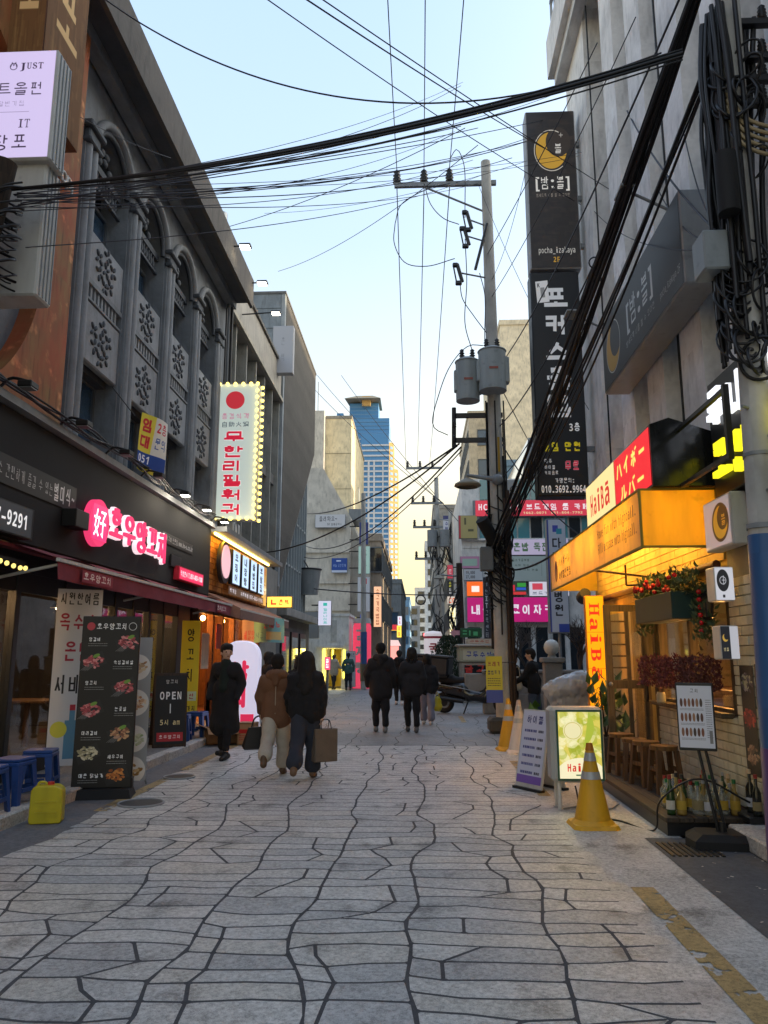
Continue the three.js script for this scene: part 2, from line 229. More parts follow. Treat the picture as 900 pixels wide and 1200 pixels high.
// ================================================================ GROUND
const sheet = (x0, z0, x1, z1, y) => new THREE.PlaneGeometry(Math.abs(x1 - x0), Math.abs(z1 - z0)).rotateX(-Math.PI / 2).translate((x0 + x1) / 2, y, (z0 + z1) / 2);
function ground(name, geo, mat, kind = 'structure') { const m = new THREE.Mesh(uvm(Array.isArray(geo) ? merge(geo) : geo), mat); m.name = numbered(name); m.userData.kind = kind; m.receiveShadow = m.castShadow = true; scene.add(m); return m; }
const asphaltM = M(0x8a8a89, { map: TX.asphalt, bump: TX.asphalt, bs: .004, rough: .85 }), slabM = M(0xc4c3c0, { map: TX.speck, bump: TX.speckBump, bs: .003, rough: .75 });
ground('ground', sheet(-1500, 60, 1500, -2500, -.03), asphaltM);
ground('pavement', sheet(1.30, 4, 2.32, -14.4, -.0006), slabM);
ground('gutter', sheet(-3.9, 4, -3.27, -15.5, -.0006), M(0x77777a, { map: TX.asphalt, bump: TX.asphalt, bs: .004, rough: .85 }));
ground('gutter', sheet(1.98, 4, 3.2, -7.35, .0035), M(0x5c5d60, { map: TX.asphalt, bump: TX.asphalt, bs: .004, rough: .85 }));
{ // kerb stones along the left shop fronts
  const k = structure('kerb', [-3.9, 0, -8]);
  for (let z = -2; z > -19; z -= 1.02) part(k, 'kerb_stone', bx(-4.06 + rr(-.006, .006), -.03, z, -3.88 + rr(-.008, .008), .125 + rr(-.004, .004), z - 1.005, .015), slabM);
  part(k, 'stoop', bx(-5.06, -.03, 3, -4.066, .118, -24), M(0x7c7d80, { map: TX.speck, bump: TX.speckBump, bs: .003, rough: .8 }));
}
// worn yellow edge lines: the paint is chipped, real outline of flakes
const paintAlpha = tex(512, (u, v) => fbm(u, v, 24, 5, 131) + .5 * (fbm(u, v, 90, 2, 133) - .5) > .33 ? 1 : 0, false, 3.3);
const yellowPaint = M(0xb09664, { map: TX.speck, rough: .7, alphaMap: paintAlpha, alphaTest: .5 });
for (const [x0, z0, x1, z1] of [[1.46, 3, 1.62, -5.85], [1.36, -9.4, 1.50, -12.4], [-3.42, -8.3, -3.28, -10.4], [-3.42, -11.2, -3.28, -16], [1.0, -19.3, 1.12, -21.2]]) ground('edge_line', sheet(x0, z0, x1, z1, .004), yellowPaint);
// the paving: irregular flat stones in wavy rows
const warp = (x, z) => [x + .22 * (n3(x * 1.3 + 9, z * .8 + 40, 1) - .5) + .17 * (n3(x * 2.6 + 3, z * 2.4 + 80, 2) - .5), z + .14 * (n3(x * 1.2 + 60, z * 1.5 + 90, 5) - .5) + .04 * (n3(x * 5 + 11, z * 5 + 70, 7) - .5)];
function stoneGeo(pts, y, joint) {
  let q = [];
  for (let i = 0; i < pts.length; i++) { const a = pts[i], b = pts[(i + 1) % pts.length], l = Math.hypot(b[0] - a[0], b[1] - a[1]), n = l > .3 ? 2 : 1; for (let k = 0; k < n; k++) q.push(warp(a[0] + (b[0] - a[0]) * k / n, a[1] + (b[1] - a[1]) * k / n)); }
  const r = []; for (let i = 0; i < q.length; i++) { const a = q[(i + q.length - 1) % q.length], b = q[i], c = q[(i + 1) % q.length]; const cr = Math.abs((b[0] - a[0]) * (c[1] - b[1]) - (b[1] - a[1]) * (c[0] - b[0])) / (Math.hypot(b[0] - a[0], b[1] - a[1]) * Math.hypot(c[0] - b[0], c[1] - b[1]) + 1e-6); if (cr > .45) { r.push([b[0] + (a[0] - b[0]) * .09, b[1] + (a[1] - b[1]) * .09], [b[0] + (c[0] - b[0]) * .09, b[1] + (c[1] - b[1]) * .09]); } else r.push(b); }
  const n = r.length, inset = (d) => r.map((b, i) => { const a = r[(i + n - 1) % n], c = r[(i + 1) % n]; let nx = -(c[1] - a[1]), nz = c[0] - a[0]; const l = Math.hypot(nx, nz) || 1; return [b[0] + nx / l * d, b[1] + nz / l * d]; });
  let area = 0; for (let i = 0; i < n; i++) { const a = r[i], b = r[(i + 1) % n]; area += a[0] * b[1] - b[0] * a[1]; } const sg = area > 0 ? 1 : -1;
  const o = inset(sg * joint), t = inset(sg * (joint + .005)), tx = rr(-.0012, .0012), tz = rr(-.0012, .0012), c = [0, 0]; for (const p of t) { c[0] += p[0] / n; c[1] += p[1] / n; }
  const ty = (p) => y + (p[0] - c[0]) * tx + (p[1] - c[1]) * tz, P = [], tri = (a, b, d) => sg > 0 ? P.push(...a, ...d, ...b) : P.push(...a, ...b, ...d);
  for (let i = 0; i < n; i++) { const j = (i + 1) % n, a = [t[i][0], ty(t[i]), t[i][1]], b = [t[j][0], ty(t[j]), t[j][1]], A = [o[i][0], y - .0025, o[i][1]], B = [o[j][0], y - .0025, o[j][1]]; tri([c[0], y, c[1]], a, b); tri(a, A, b); tri(b, A, B); }
  const g = new THREE.BufferGeometry(); g.setAttribute('position', new THREE.Float32BufferAttribute(P, 3)); g.computeVertexNormals(); return g;
}
function stones(x0, x1, z0, z1, cols, joint) {
  const out = [], w = (x1 - x0) / cols;
  for (let c = 0; c < cols; c++) {
    const a = x0 + c * w, b = a + w; let z = z0 - rr(0, .2), kink = [a + w * rr(.35, .65), 0], lz = 0, rz = 0;
    while (z > z1) {
      const h = rr(.17, .26) * (rnd() < .12 ? 1.35 : 1), z2 = Math.max(z - h, z1), k2 = [Math.min(a + w * .76, Math.max(a + w * .24, kink[0] + w * rr(-.3, .3))), rr(-.06, .06)], ll = 0, r2 = 0;
      if (rnd() < .62) { out.push([[a, z + lz], [kink[0], z + kink[1]], [k2[0], z2 + k2[1]], [a, z2 + ll]], [[kink[0], z + kink[1]], [b, z + rz], [b, z2 + r2], [k2[0], z2 + k2[1]]]); }
      else out.push([[a, z + lz], [kink[0], z + kink[1]], [b, z + rz], [b, z2 + r2], [k2[0], z2 + k2[1]], [a, z2 + ll]]);
      z = z2; kink = k2; lz = ll; rz = r2;
    }
  }
  return out;
}
{
  const p = structure('street_paving', [-1, 0, -8]);
  const tones = [0xc6c5c2, 0xd0cec9, 0xb8b8b7, 0xcac6be].map((c) => M(c, { map: TX.speck, bump: TX.speckBump, bs: .004, rough: .55 }));
  part(p, 'joint_bed', sheet(-3.4, 4, 1.42, -14.4, -.0012), M(0x525356, { map: TX.asphalt, rough: .95 }));
  const list = stones(-3.38, 1.41, -2.4, -14.4, 7, .0115);
  list.sort((a, b) => b[0][1] - a[0][1]);
  const far = tones.map(() => []);
  list.forEach((s, i) => { const g = stoneGeo(s, rr(-.0003, .0003), rr(.006, .0095)), k = (rnd() * 4) | 0; if (i < 300) part(p, 'paving_stone', g, tones[k]); else far[k].push(g); });
  const rest = []; for (const f of far) rest.push(...f);
  part(p, 'far_paving_stones', rest, tones[0], { kind: 'stuff' });
  // the crossing beyond: darker, worn, same pattern
  const q = structure('crossing', [0, 0, -22]);
  part(q, 'joint_bed', sheet(-9, -14.4, 9, -33, -.0052), M(0x4a4b4d, { map: TX.asphalt, rough: .9 }));
  part(q, 'worn_paving_stones', stones(-4.0, 3.2, -14.4, -33, 8, .006).map((s) => stoneGeo(s, -.003, .006)), M(0x9b9b9a, { map: TX.asphalt, bump: TX.speckBump, bs: .003, rough: .62 }), { kind: 'stuff' });
  ground('road', sheet(-3.4, -33, 2.2, -260, -.01), M(0x8b8d90, { map: TX.asphalt, rough: .7 }));
  ground('pavement', [sheet(-9, -33, -3.4, -38, -.006)], slabM);
}
for (const [u, v, r] of [[165, 942, .24], [210, 911, .2]]) {
  const c = px(u, v, { y: 0 }), m = thing('manhole_cover', r > .22 ? 'round iron manhole cover set in the paving beside the food menu board' : 'round iron manhole cover set in the paving near the man in a long coat', 'manhole cover', [c[0], 0, c[2]]);
  part(m, 'cover', at(cyl(r, r, .02, 28), c[0], .0, c[2]), M(0x4a4a4b, { map: TX.asphalt, rough: .6, metal: .5 }));
  part(m, 'rim', at(new THREE.TorusGeometry(r, .015, 6, 30).rotateX(Math.PI / 2), c[0], .006, c[2]), K.grey);
}
{ // drain grate and litter by the right-hand kerb
  const c = [2.25, 0, -6.9]; const m = thing('drain_grate', 'dark iron drain grate in the gutter beside the bar terrace', 'drain', c);
  for (let i = 0; i < 9; i++) part(m, 'bar', bx(2.02 + i * .05, .001, -6.7, 2.045 + i * .05, .014, -7.15), K.black);
  const lit = []; for (let i = 0; i < 46; i++) { const g = new THREE.PlaneGeometry(rr(.01, .035), rr(.006, .02)).rotateX(-Math.PI / 2 + rr(-.3, .3)).rotateY(rr(0, 6)).translate(rr(1.95, 3.0), .009, rr(-7.2, -4.2)); lit.push(g); }
  solo('litter', 'scattered bits of pale litter in the gutter by the bar', 'litter', [2.3, .008, -6], lit, M(0xb9b0a2, { rough: .9 }), { kind: 'stuff' });
}

// ================================================================ LEFT: CHARCOAL BUILDING WITH ARCHED WINDOWS
const XL = -5.0;
{
  const b = thing('arcade_building', 'charcoal painted three storey building with arched windows and leaf relief panels', 'building', [-5, 0, -14]);
  const dk = concrete(0x7d838a, { rough: .7 }), dk2 = concrete(0x4f555d, { rough: .7 }), panelM = concrete(0x8f949a, { rough: .75 });
  const bays = [-11.25, -13.15, -15.05, -16.95], W = .72;
  // wall with openings: piers between bays, bands between floors
  const piers = [[-8.2, -10.53], ...[0, 1, 2].map((i) => [bays[i] - W, bays[i + 1] + W]), [-17.67, -18.6]];
  for (const [a, c] of piers) part(b, 'wall', bx(-5.5, 4.3, a, -5, 11.0, c), dk);
  part(b, 'wall', bx(-9, 0, -18.6, -8.7, 11.2, 2), dk); part(b, 'wall', bx(-8.7, 4.3, -18.6, -5.5, 11.0, -18.4), dk2); part(b, 'floor_slab', bx(-8.69, 4.25, -18.39, -5.51, 4.45, 1.9), dk2); part(b, 'floor_slab', bx(-8.69, 7.0, -18.39, -5.51, 7.2, -10), dk2);
  part(b, 'roof_slab', bx(-9, 11.0, -18.6, -4.98, 11.3, 2), dk2);
  // deep cornice
  part(b, 'cornice', prismX([[-8, 10.75], [-18.75, 10.75], [-18.75, 11.32], [-8, 11.32]], -4.97, -4.42), dk2);
  part(b, 'cornice_moulding', bx(-4.41, 10.62, -8, -4.33, 11.4, -18.8), concrete(0x6a655f)); part(b, 'cornice_moulding', bx(-4.96, 10.55, -8, -4.75, 10.745, -18.7), dk);
  bays.forEach((z, i) => {
    const a = z + W, c = z - W;
    // spandrels above the arch: wall with a semicircle cut out of it
    const s = new THREE.Shape(); s.moveTo(-W, 9.35); s.lineTo(-W, 11.0); s.lineTo(W, 11.0); s.lineTo(W, 9.35); s.absarc(0, 9.35, W, 0, Math.PI, false);
    part(b, 'arch_wall', at(new THREE.ExtrudeGeometry(s, { depth: .5, bevelEnabled: false, curveSegments: 16 }), -5.5, 0, z, Math.PI / 2), dk);
    const hood = new THREE.TorusGeometry(W + .06, .075, 6, 22, Math.PI); part(b, 'arch_moulding', at(hood, -4.97, 9.36, z, Math.PI / 2), panelM);
    part(b, 'arch_moulding', at(new THREE.TorusGeometry(W - .06, .045, 6, 22, Math.PI), -5.02, 9.36, z, Math.PI / 2), dk2);
    // lunette grille under the arch
    const gr = part(b, 'lunette', [bx(-5.22, 9.28, a, -5.12, 9.4, c), bx(-5.2, 9.0, a, -5.14, 9.05, c)], dk2);
    for (let k = -4; k <= 4; k++) part(gr, 'baluster', at(lathe([[.02, 0], [.045, .08], [.02, .18], [.03, .24]], 8), -5.16, 9.04, z + k * .125), dk2);
    for (const [dy, dz] of [[.14, -.2], [.22, 0], [.14, .2], [.36, -.06], [.34, .12]]) part(gr, 'leaf_ornament', at(new THREE.SphereGeometry(.09, 7, 5).scale(.5, .8, 1), -5.16, 9.4 + dy, z + dz, 0, rr(-1, 1)), dk2);
    part(b, 'lunette_backing', at(new THREE.CircleGeometry(W, 20, 0, Math.PI), -5.3, 9.3, z, Math.PI / 2), K.darkGlass);
    // windows
    for (const [y0, y1, n] of [[8.1, 9.0, 0], [4.5, 5.98, 1]]) {
      const w = part(b, 'window', [bx(-5.42, y0, a, -5.36, y1, a - .06), bx(-5.42, y0, c + .06, -5.36, y1, c), bx(-5.42, y0, a - .06, -5.36, y0 + .06, c + .06), bx(-5.42, y1 - .06, a - .06, -5.36, y1, c + .06), bx(-5.41, y0 + .06, z + .025, -5.37, y1 - .06, z - .025)], painted(0x5d646c));
      part(w, 'pane', bx(-5.4, y0 + .06, z - .025, -5.392, y1 - .06, c + .06), K.blueGlass); part(w, 'pane', bx(-5.395, y0 + .06, a - .06, -5.387, y1 - .06, z + .025), K.darkGlass);
      part(w, 'curtain', bx(-5.7, y0, a - .05, -5.68, y1, a - .05 - (n ? .5 : .4 + .12 * i)), fabric(0xc9cbc6));
    }
    // relief panels with leaf sprays, and the balustrade between them
    for (const [y0, y1] of [[7.3, 8.1], [6.0, 6.95]]) {
      const p = part(b, 'relief_panel', bx(-5.14, y0, a, -5.02, y1, c, .02), panelM), ym = (y0 + y1) / 2;
      for (const [dz, dy, t] of [[-.05, .25, .3], [.26, .08, -.6], [-.28, .1, .7], [-.02, .0, 1.2], [.22, -.16, .4], [-.2, -.2, -.4], [0, -.3, .9]]) {
        const lf = []; for (let q = 0; q < 4; q++) { const an = t + q * 1.45, l = .085; lf.push(at(new THREE.SphereGeometry(.052, 6, 4).scale(.55, .62, 1.25), -5.012, ym + dy + Math.sin(an) * l, z + dz + Math.cos(an) * l, 0, -an)); }
        part(p, 'leaf_spray', lf, dk2);
      }
    }
    part(b, 'sill_rail', bx(-5.12, 7.22, a, -5.0, 7.295, c), dk); part(b, 'sill_rail', bx(-5.12, 6.955, a, -5.0, 6.99, c), dk);
    for (let k = -4; k <= 4; k++) part(b, 'baluster', bx(-5.09, 6.99, z + k * .135 - .03, -5.03, 7.22, z + k * .135 + .03), panelM);
    part(b, 'spandrel', bx(-5.5, 5.95, a, -5.2, 8.12, c), dk2);
  });
  // moulded pilasters with capitals
  for (const z of [-10.3, -12.2, -14.1, -16.0, -17.85]) {
    const p = part(b, 'pilaster', bx(-5.0, 4.4, z + .2, -4.95, 9.2, z - .2), dk);
    for (const d of [-.1, .1]) part(p, 'column', at(cyl(.065, .07, 4.7, 12), -4.945, 6.85, z + d), panelM);
    part(p, 'capital', [bx(-4.99, 9.2, z + .24, -4.85, 9.28, z - .24, .02), bx(-4.99, 9.28, z + .2, -4.89, 9.44, z - .2, .02), bx(-4.99, 9.44, z + .27, -4.83, 9.54, z - .27, .02)], dk2);
  }
  part(b, 'downpipe', rod([-4.85, 4.4, -18.3], [-4.85, 10.5, -18.3], .05), dk2); part(b, 'downpipe', rod([-4.8, 4.4, -18.48], [-4.8, 10.5, -18.48], .035), K.cable); part(b, 'downpipe', rod([-4.84, 4.4, -18.1], [-4.84, 10.3, -18.1], .025), K.cable);
  // end wall beyond the last bay, ground floor piers
  part(b, 'pier', bx(-5.5, .12, -15.75, -4.95, 2.95, -16.5), K.frame);
}
{ // banner tied to the second floor window
  const c = [-4.6, 5.0, -13.6], a = px(164, 495, { x: -4.62 }), d = px(176, 570, { x: -4.62 });
  const t = canvasTex(128, 192, (g, w, h) => { fill(g, '#e8d84a', 0, 0, w, h); fill(g, '#e9e6da', 60, 0, 68, 128); fill(g, '#2d4f9e', 0, 128, w, 46); text(g, '임대', 4, 8, 52, 112, '#d2303c', { vert: 1, wt: .17 }); text(g, '051', 6, 134, 60, 30, '#fff'); text(g, '2층', 68, 12, 54, 40, '#d2303c'); text(g, '문의', 68, 66, 54, 40, '#2d4f9e'); });
  const b = thing('rental_banner', 'yellow and blue rental banner strung up between upper windows of the charcoal building', 'banner', c);
  const g = new THREE.PlaneGeometry(.6, 1.0, 6, 6), p = g.attributes.position; for (let i = 0; i < p.count; i++) p.setZ(i, .05 * Math.sin(p.getX(i) * 7 + p.getY(i) * 2)); g.computeVertexNormals(); g.rotateZ(-.1); g.rotateY(Math.PI * .38); g.translate(-4.5, (a[1] + d[1]) / 2 + .16, (a[2] + d[2]) / 2);
  part(b, 'cloth', g, new THREE.MeshStandardMaterial({ map: t, roughness: .8, side: THREE.DoubleSide }), { uv: true });
  part(b, 'cord', [rod([-4.75, a[1] + .3, a[2] + .9], [-4.6, a[1] + .02, a[2] + .3], .008), rod([-4.75, a[1], a[2] - .9], [-4.5, a[1] - .05, a[2] - .4], .008)], K.cable);
}
// ---- rust-brown clad front with a round cut-out, nearer on the left
{
  const b = thing('rust_clad_front', 'rust brown metal clad facade with a large round recess and gold lettering', 'building', [-4.9, 4.5, -8]);
  const rust = M(0xd29560, { map: TX.rust, bump: TX.rust, bs: .003, rough: .75 }), rust2 = M(0x9a7050, { map: TX.rust, bump: TX.rust, bs: .003, rough: .8 });
  const x = -4.78, e = px(78, 400, { x })[2]; // the panel's far edge
  // panel with a circle cut out
  const cy = px(20, 330, { x }), R = 2.35, cz = e + 3.1, yc = 6.55, s = new THREE.Shape(); s.moveTo(-e, 4.4); s.lineTo(-e, 14); s.lineTo(-e - 9, 14); s.lineTo(-e - 9, 4.4); s.closePath();
  const h = new THREE.Path(); h.absarc(-cz, yc, R, 0, Math.PI * 2, true); s.holes.push(h);
  part(b, 'cladding', new THREE.ExtrudeGeometry(s, { depth: .22, bevelEnabled: false, curveSegments: 48 }).rotateY(Math.PI / 2).translate(x - .22, 0, 0), rust);
  part(b, 'recess_wall', bx(x - .5, 4.4, e, x - .42, 14, e + 9), rust2);
  part(b, 'side_panel', bx(x - .41, 4.4, e + .02, x - .23, 14, e + .05), rust2);
  // projecting sign box with gold lettering
  const g1 = canvasTex(160, 640, (g, w, h) => { fill(g, '#7d552c', 0, 0, w, h); for (let i = 0; i < 260; i++) fill(g, rnd() < .5 ? 'rgba(90,60,30,.25)' : 'rgba(190,150,90,.15)', rr(0, w), rr(0, h), rr(2, 12), rr(10, 60)); text(g, '당', 22, 100, 118, 150, '#f3c98a', { wt: .12 }); text(g, 'ー', 60, 300, 40, 60, '#f3c98a', { wt: .2 }); text(g, '포', 22, 380, 118, 150, '#f3c98a', { wt: .12 }); });
  const z1 = e + .35, pT = px(100, 0, { x: -4.35 }), pB = px(92, 180, { x: -4.35 });
  const bxn = part(b, 'sign_box', bx(x + .002, pB[1], pB[2] + .02, -4.36, 14, pB[2] + 1.05), rust2);
  face(bxn, 'sign_face', [-4.352, (pB[1] + 13.4) / 2, pB[2] + .535], 1.0, 13.4 - pB[1], Math.PI / 2, g1, { rough: .85 });
  face(bxn, 'sign_face', [-4.57, (pB[1] + 13.4) / 2, pB[2] + 1.056], .42, 13.4 - pB[1], 0, g1, { rough: .85 });
  const gold = M(0xf0b95c, { emissive: new THREE.Color(1, .62, .2), emissiveIntensity: .45, rough: .4 });
  for (const [u, v, d] of [[40, 10, .35], [36, 35, .3]]) { const q = px(u, v, { x: -4.75 }); part(b, 'gold_letter', [at(bx(-.02, -.03, -d, .1, .03, d), q[0], q[1], q[2], 0, .25), at(bx(-.02, -.3, -.03, .1, .3, .03), q[0], q[1] - .1, q[2] + .1, 0, .25)], gold); }
  for (const [u, v] of [[66, 196], [72, 207], [78, 215]]) { const q = px(u, v, { x: -4.75 }); part(b, 'white_letter', [at(new THREE.TorusGeometry(.07, .022, 6, 12), q[0] + .03, q[1], q[2], Math.PI / 2), rod([q[0] + .03, q[1] - .12, q[2] - .1], [q[0] + .03, q[1] + .08, q[2] - .1], .02)], K.white); }
}
{ // two white lightbox signs on the rust front
  const z = -7.2, A = px(-40, 60, { z }), B = px(57, 185, { z }), cx = (A[0] + B[0]) / 2, w = B[0] - A[0], h = A[1] - B[1];
  const t = canvasTex(384, 480, (g, W, H) => { fill(g, '#cdbfe6', 0, 0, W, H); text(g, 'JUST', 235, 50, 100, 34, '#3b3048', { serif: 1 }); g.strokeStyle = '#3b3048'; g.lineWidth = 3; g.beginPath(); g.arc(205, 68, 15, 0, 7); g.stroke(); lines(g, [[0, 1, .2, 0, .5, .7, .8, 0, 1, 1]], 192, 50, 26, 20); text(g, '스트올펀', 70, 140, 280, 62, '#3a2f45', { wt: .08 }); text(g, '잘빈기집', 150, 225, 120, 26, '#8d82a4', { wt: .07 }); fill(g, '#9d90b4', 60, 275, 230, 3); text(g, 'TV · IT', 110, 305, 190, 46, '#3a2f45', { serif: 1, thin: 1 }); text(g, '전당포', 60, 375, 240, 76, '#3a2f45', { wt: .09 }); });
  const s = thing('lightbox_sign', 'white lilac lightbox sign on the rust clad facade, the upper one', 'sign', [cx, B[1], z]);
  part(s, 'case', bx(A[0], B[1], z - .34, B[0], A[1], z - .012, .02), K.white); face(s, 'sign_face', [cx, (A[1] + B[1]) / 2, z - .008], w - .05, h - .05, 0, t, { glow: .35, dim: .5 });
  for (let k = 0; k < 4; k++) part(s, 'rib', bx(B[0] + .001, B[1] + .03, z - .07 - k * .075, B[0] + .01, A[1] - .03, z - .09 - k * .075), K.grey);
  const C = px(-30, 192, { z: z - .1 }), D = px(50, 345, { z: z - .1 }), s2 = thing('lightbox_sign', 'blank white box sign hanging below the lilac lightbox on the rust facade', 'sign', [D[0] - .4, D[1], z - .3]);
  part(s2, 'case', bx(C[0], D[1], z - .44, D[0] - .08, C[1], z - .1, .02), K.white); for (let k = 0; k < 4; k++) part(s2, 'rib', bx(D[0] - .079, D[1] + .03, z - .16 - k * .075, D[0] - .07, C[1] - .03, z - .18 - k * .075), K.grey);
}
// ---- ground floor shop: long black fascia with lit lettering
{
  const s = thing('black_fascia_sign', 'long black shop fascia with pink neon edged lettering on the charcoal building', 'sign', [-4.8, 2.9, -11]);
  const fas = painted(0x101114, { rough: .8 });
  part(s, 'board', bx(-5.0, 2.9, 1, -4.7, 4.42, -17.0, .02), fas); part(s, 'ledge', bx(-5.0, 4.425, 1, -4.6, 4.52, -17.0), K.grey);
  const X = -4.69, zT = (u, v) => px(u, v, { x: X });
  // raised lettering: each letter is a pink-rimmed lit face
  const pinkRim = M(0xd8184e, { emissive: new THREE.Color(1, .06, .2), emissiveIntensity: .3 }), whiteLit = M(0xfff2f4, { emissive: new THREE.Color(1, .8, .86), emissiveIntensity: .32 });
  const stroke = (zy, r, x) => tube(zy.map(([z, y]) => [x, y, z]), r, 10, 6);
  const c0 = zT(109, 613), r0 = .34;
  const em = part(s, 'round_emblem', [at(cyl(r0, r0, .1, 28), X + .05, c0[1], c0[2], 0, 0, Math.PI / 2)], pinkRim);
  face(em, 'emblem_face', [X + .104, c0[1], c0[2]], r0 * 1.5, r0 * 1.5, Math.PI / 2, canvasTex(128, 128, (g) => { fill(g, '#e0245a', 0, 0, 128, 128); g.strokeStyle = '#fff'; g.lineWidth = 9; lines(g, KATA['好'], 10, 10, 108, 108); }), { glow: .8, dim: .4 });
  em.children[0].name = 'emblem_face';
  const word = '호우양꼬치', z0 = zT(122, 620)[2], z1 = zT(192, 640)[2], n = word.length;
  for (let i = 0; i < n; i++) {
    const zc = z0 + (z1 - z0) * (i + .5) / n, w = Math.abs(z1 - z0) / n * .98, yc = 3.55 - .012 * i, hh = .6;
    const L = part(s, 'letter', letterGeo(word[i], w, hh, .1, .05).rotateY(Math.PI / 2).translate(X, yc, zc), whiteLit);
    part(L, 'letter_face', letterGeo(word[i], w - .04, hh - .04, .06, .03).rotateY(Math.PI / 2).translate(X + .058, yc, zc), pinkRim);
  }
  const put = (name, u, v, w, h, t, o) => { const c = zT(u, v); return face(s, name, [X + (o?.out || .004), c[1], c[2]], w, h, Math.PI / 2, t, o); };
  put('tagline', 45, 567, 2.1, .34, canvasTex(512, 84, (g, w, h) => { fill(g, '#15161a', 0, 0, w, h); text(g, '소소 간편하게 즐길 수 있는', 0, 22, 350, 42, '#c9c9c9', { wt: .1 }); text(g, '별미식~', 352, 12, 150, 62, '#eee', { wt: .15, round: 1 }); }));
  put('website_line', 209, 637, 1.9, .2, canvasTex(512, 56, (g, w, h) => { fill(g, '#15161a', 0, 0, w, h); text(g, '양꼬치구이 전문점 www.ho-u.co.kr', 0, 12, 510, 32, '#d8d8d8', { wt: .12 }); }));
  const pb = part(s, 'phone_plate', bx(X, zT(60, 625)[1] - .2, -8.75, X + .14, zT(60, 625)[1] + .16, -5.9), K.frame); const pc = zT(30, 617);
  face(pb, 'phone_number', [X + .146, pb.geometry.boundingBox ? 3.25 : zT(60, 625)[1] - .02, -7.35], 2.7, .33, Math.PI / 2, canvasTex(640, 78, (g, w, h) => { fill(g, '#2b2d31', 0, 0, w, h); text(g, '가맹점문의 T.02-537-9291', 10, 16, 610, 46, '#f2f2f2', { wt: .15 }); }), { glow: .25 });
  const rp = zT(219, 676); part(s, 'red_plate', bx(X, rp[1] - .13, rp[2] + .85, X + .1, rp[1] + .13, rp[2] - .85), painted(0xc8203c));
  face(s, 'red_plate_text', [X + .105, rp[1], rp[2]], 1.6, .22, Math.PI / 2, canvasTex(320, 48, (g, w, h) => { fill(g, '#e8305a', 0, 0, w, h); text(g, '직영본사 T.051-803-1188', 10, 11, 300, 26, '#fff', { wt: .13 }); }), { glow: .45, dim: .5 });
  const pbx = zT(80, 609); part(s, 'junction_box', bx(X, pbx[1] - .12, pbx[2] - .2, X + .2, pbx[1] + .12, pbx[2] + .2, .01), K.black);
  const pf = zT(193, 653); part(s, 'small_plate', bx(X, pf[1] - .12, pf[2] - .9, X + .03, pf[1] + .1, pf[2] - .3), K.frame);
  // gooseneck lamps over the fascia
  for (let z = -5; z > -17; z -= 1.45) {
    const on = z < -13.5, l = part(s, 'floodlight', [tube([[-4.62, 4.52, z], [-4.5, 4.62, z], [-4.3, 4.58, z]], .018, 8), bx(-4.38, 4.5, z - .09, -4.22, 4.57, z + .09, .01)], K.black);
    part(l, 'lens', bx(-4.37, 4.49, z - .07, -4.23, 4.499, z + .07), on ? M(0xffffff, { emissive: new THREE.Color(1, .95, .8), emissiveIntensity: 6 }) : K.steel);
    if (on) { const p = new THREE.PointLight(0xfff0d8, .5); p.position.set(-4.3, 4.44, z); p.castShadow = true; scene.add(p); }
  }
  const cab = []; for (let i = 0; i < 5; i++) cab.push(tube(Array.from({ length: 14 }, (_, k) => [-4.6 + rr(-.03, .1), 4.58 + rr(-.03, .12), -4.5 - k * .93]), .014, 60, 5)); part(s, 'cable_run', cab, K.cable);
}
{ // maroon awning
  const a = thing('maroon_awning', 'faded maroon retractable awning along the black fronted skewer shop', 'awning', [-4.5, 2.5, -12.5]);
  const cl = fabric(0x8c3240, { rough: .9 });
  const g = new THREE.PlaneGeometry(8.3, .72, 40, 4); const p = g.attributes.position; for (let i = 0; i < p.count; i++) p.setZ(i, .018 * Math.sin(p.getX(i) * 3.1) * (p.getY(i) < 0 ? 1.4 : .5)); g.computeVertexNormals(); g.rotateX(-Math.PI / 2 + .30); g.rotateY(Math.PI / 2); g.translate(-4.5, 2.82, -12.75);
  part(a, 'canopy', g, cl);
  const v = new THREE.PlaneGeometry(8.3, .2, 60, 2), q = v.attributes.position; for (let i = 0; i < q.count; i++) q.setZ(i, (.1 - q.getY(i)) * .09 * Math.sin(q.getX(i) * 5.7)); v.computeVertexNormals(); v.rotateY(Math.PI / 2); v.translate(-4.15, 2.56, -12.75);
  part(a, 'valance', v, cl); part(a, 'front_bar', bx(-4.17, 2.665, -8.6, -4.13, 2.705, -16.9), K.white); part(a, 'roller', rod([-4.8, 2.93, 1], [-4.8, 2.93, -16.9], .05), K.white);
  part(a, 'red_hem', bx(-4.79, 2.82, 1, -4.66, 2.86, -16.9), cl);
  for (const z of [-8.8, -12.7, -16.7]) part(a, 'arm', rod([-4.95, 2.5, z], [-4.18, 2.66, z], .02), K.white);
  for (const [z, w] of [[-9.7, .95], [-16.0, .8]]) face(a, 'valance_lettering', [-4.128, 2.56, z], w, .15, Math.PI / 2, canvasTex(256, 40, (gg, W, H) => { fill(gg, '#8c3240', 0, 0, W, H); text(gg, '호우양꼬치', 8, 5, 240, 30, '#ddd2cc', { wt: .14, round: 1 }); }), { rough: .9 });
  part(a, 'soffit', bx(-4.98, 2.62, 1, -4.5, 2.66, -8.55), K.frame);
  for (let i = 0; i < 26; i++) part(a, 'string_light', at(new THREE.SphereGeometry(.028, 6, 5), -4.46 + rr(-.01, .01), 2.58 + rr(-.02, .01), -5 - i * .14), M(0xd8b84a, { emissive: new THREE.Color(1, .75, .2), emissiveIntensity: .6 }));
}
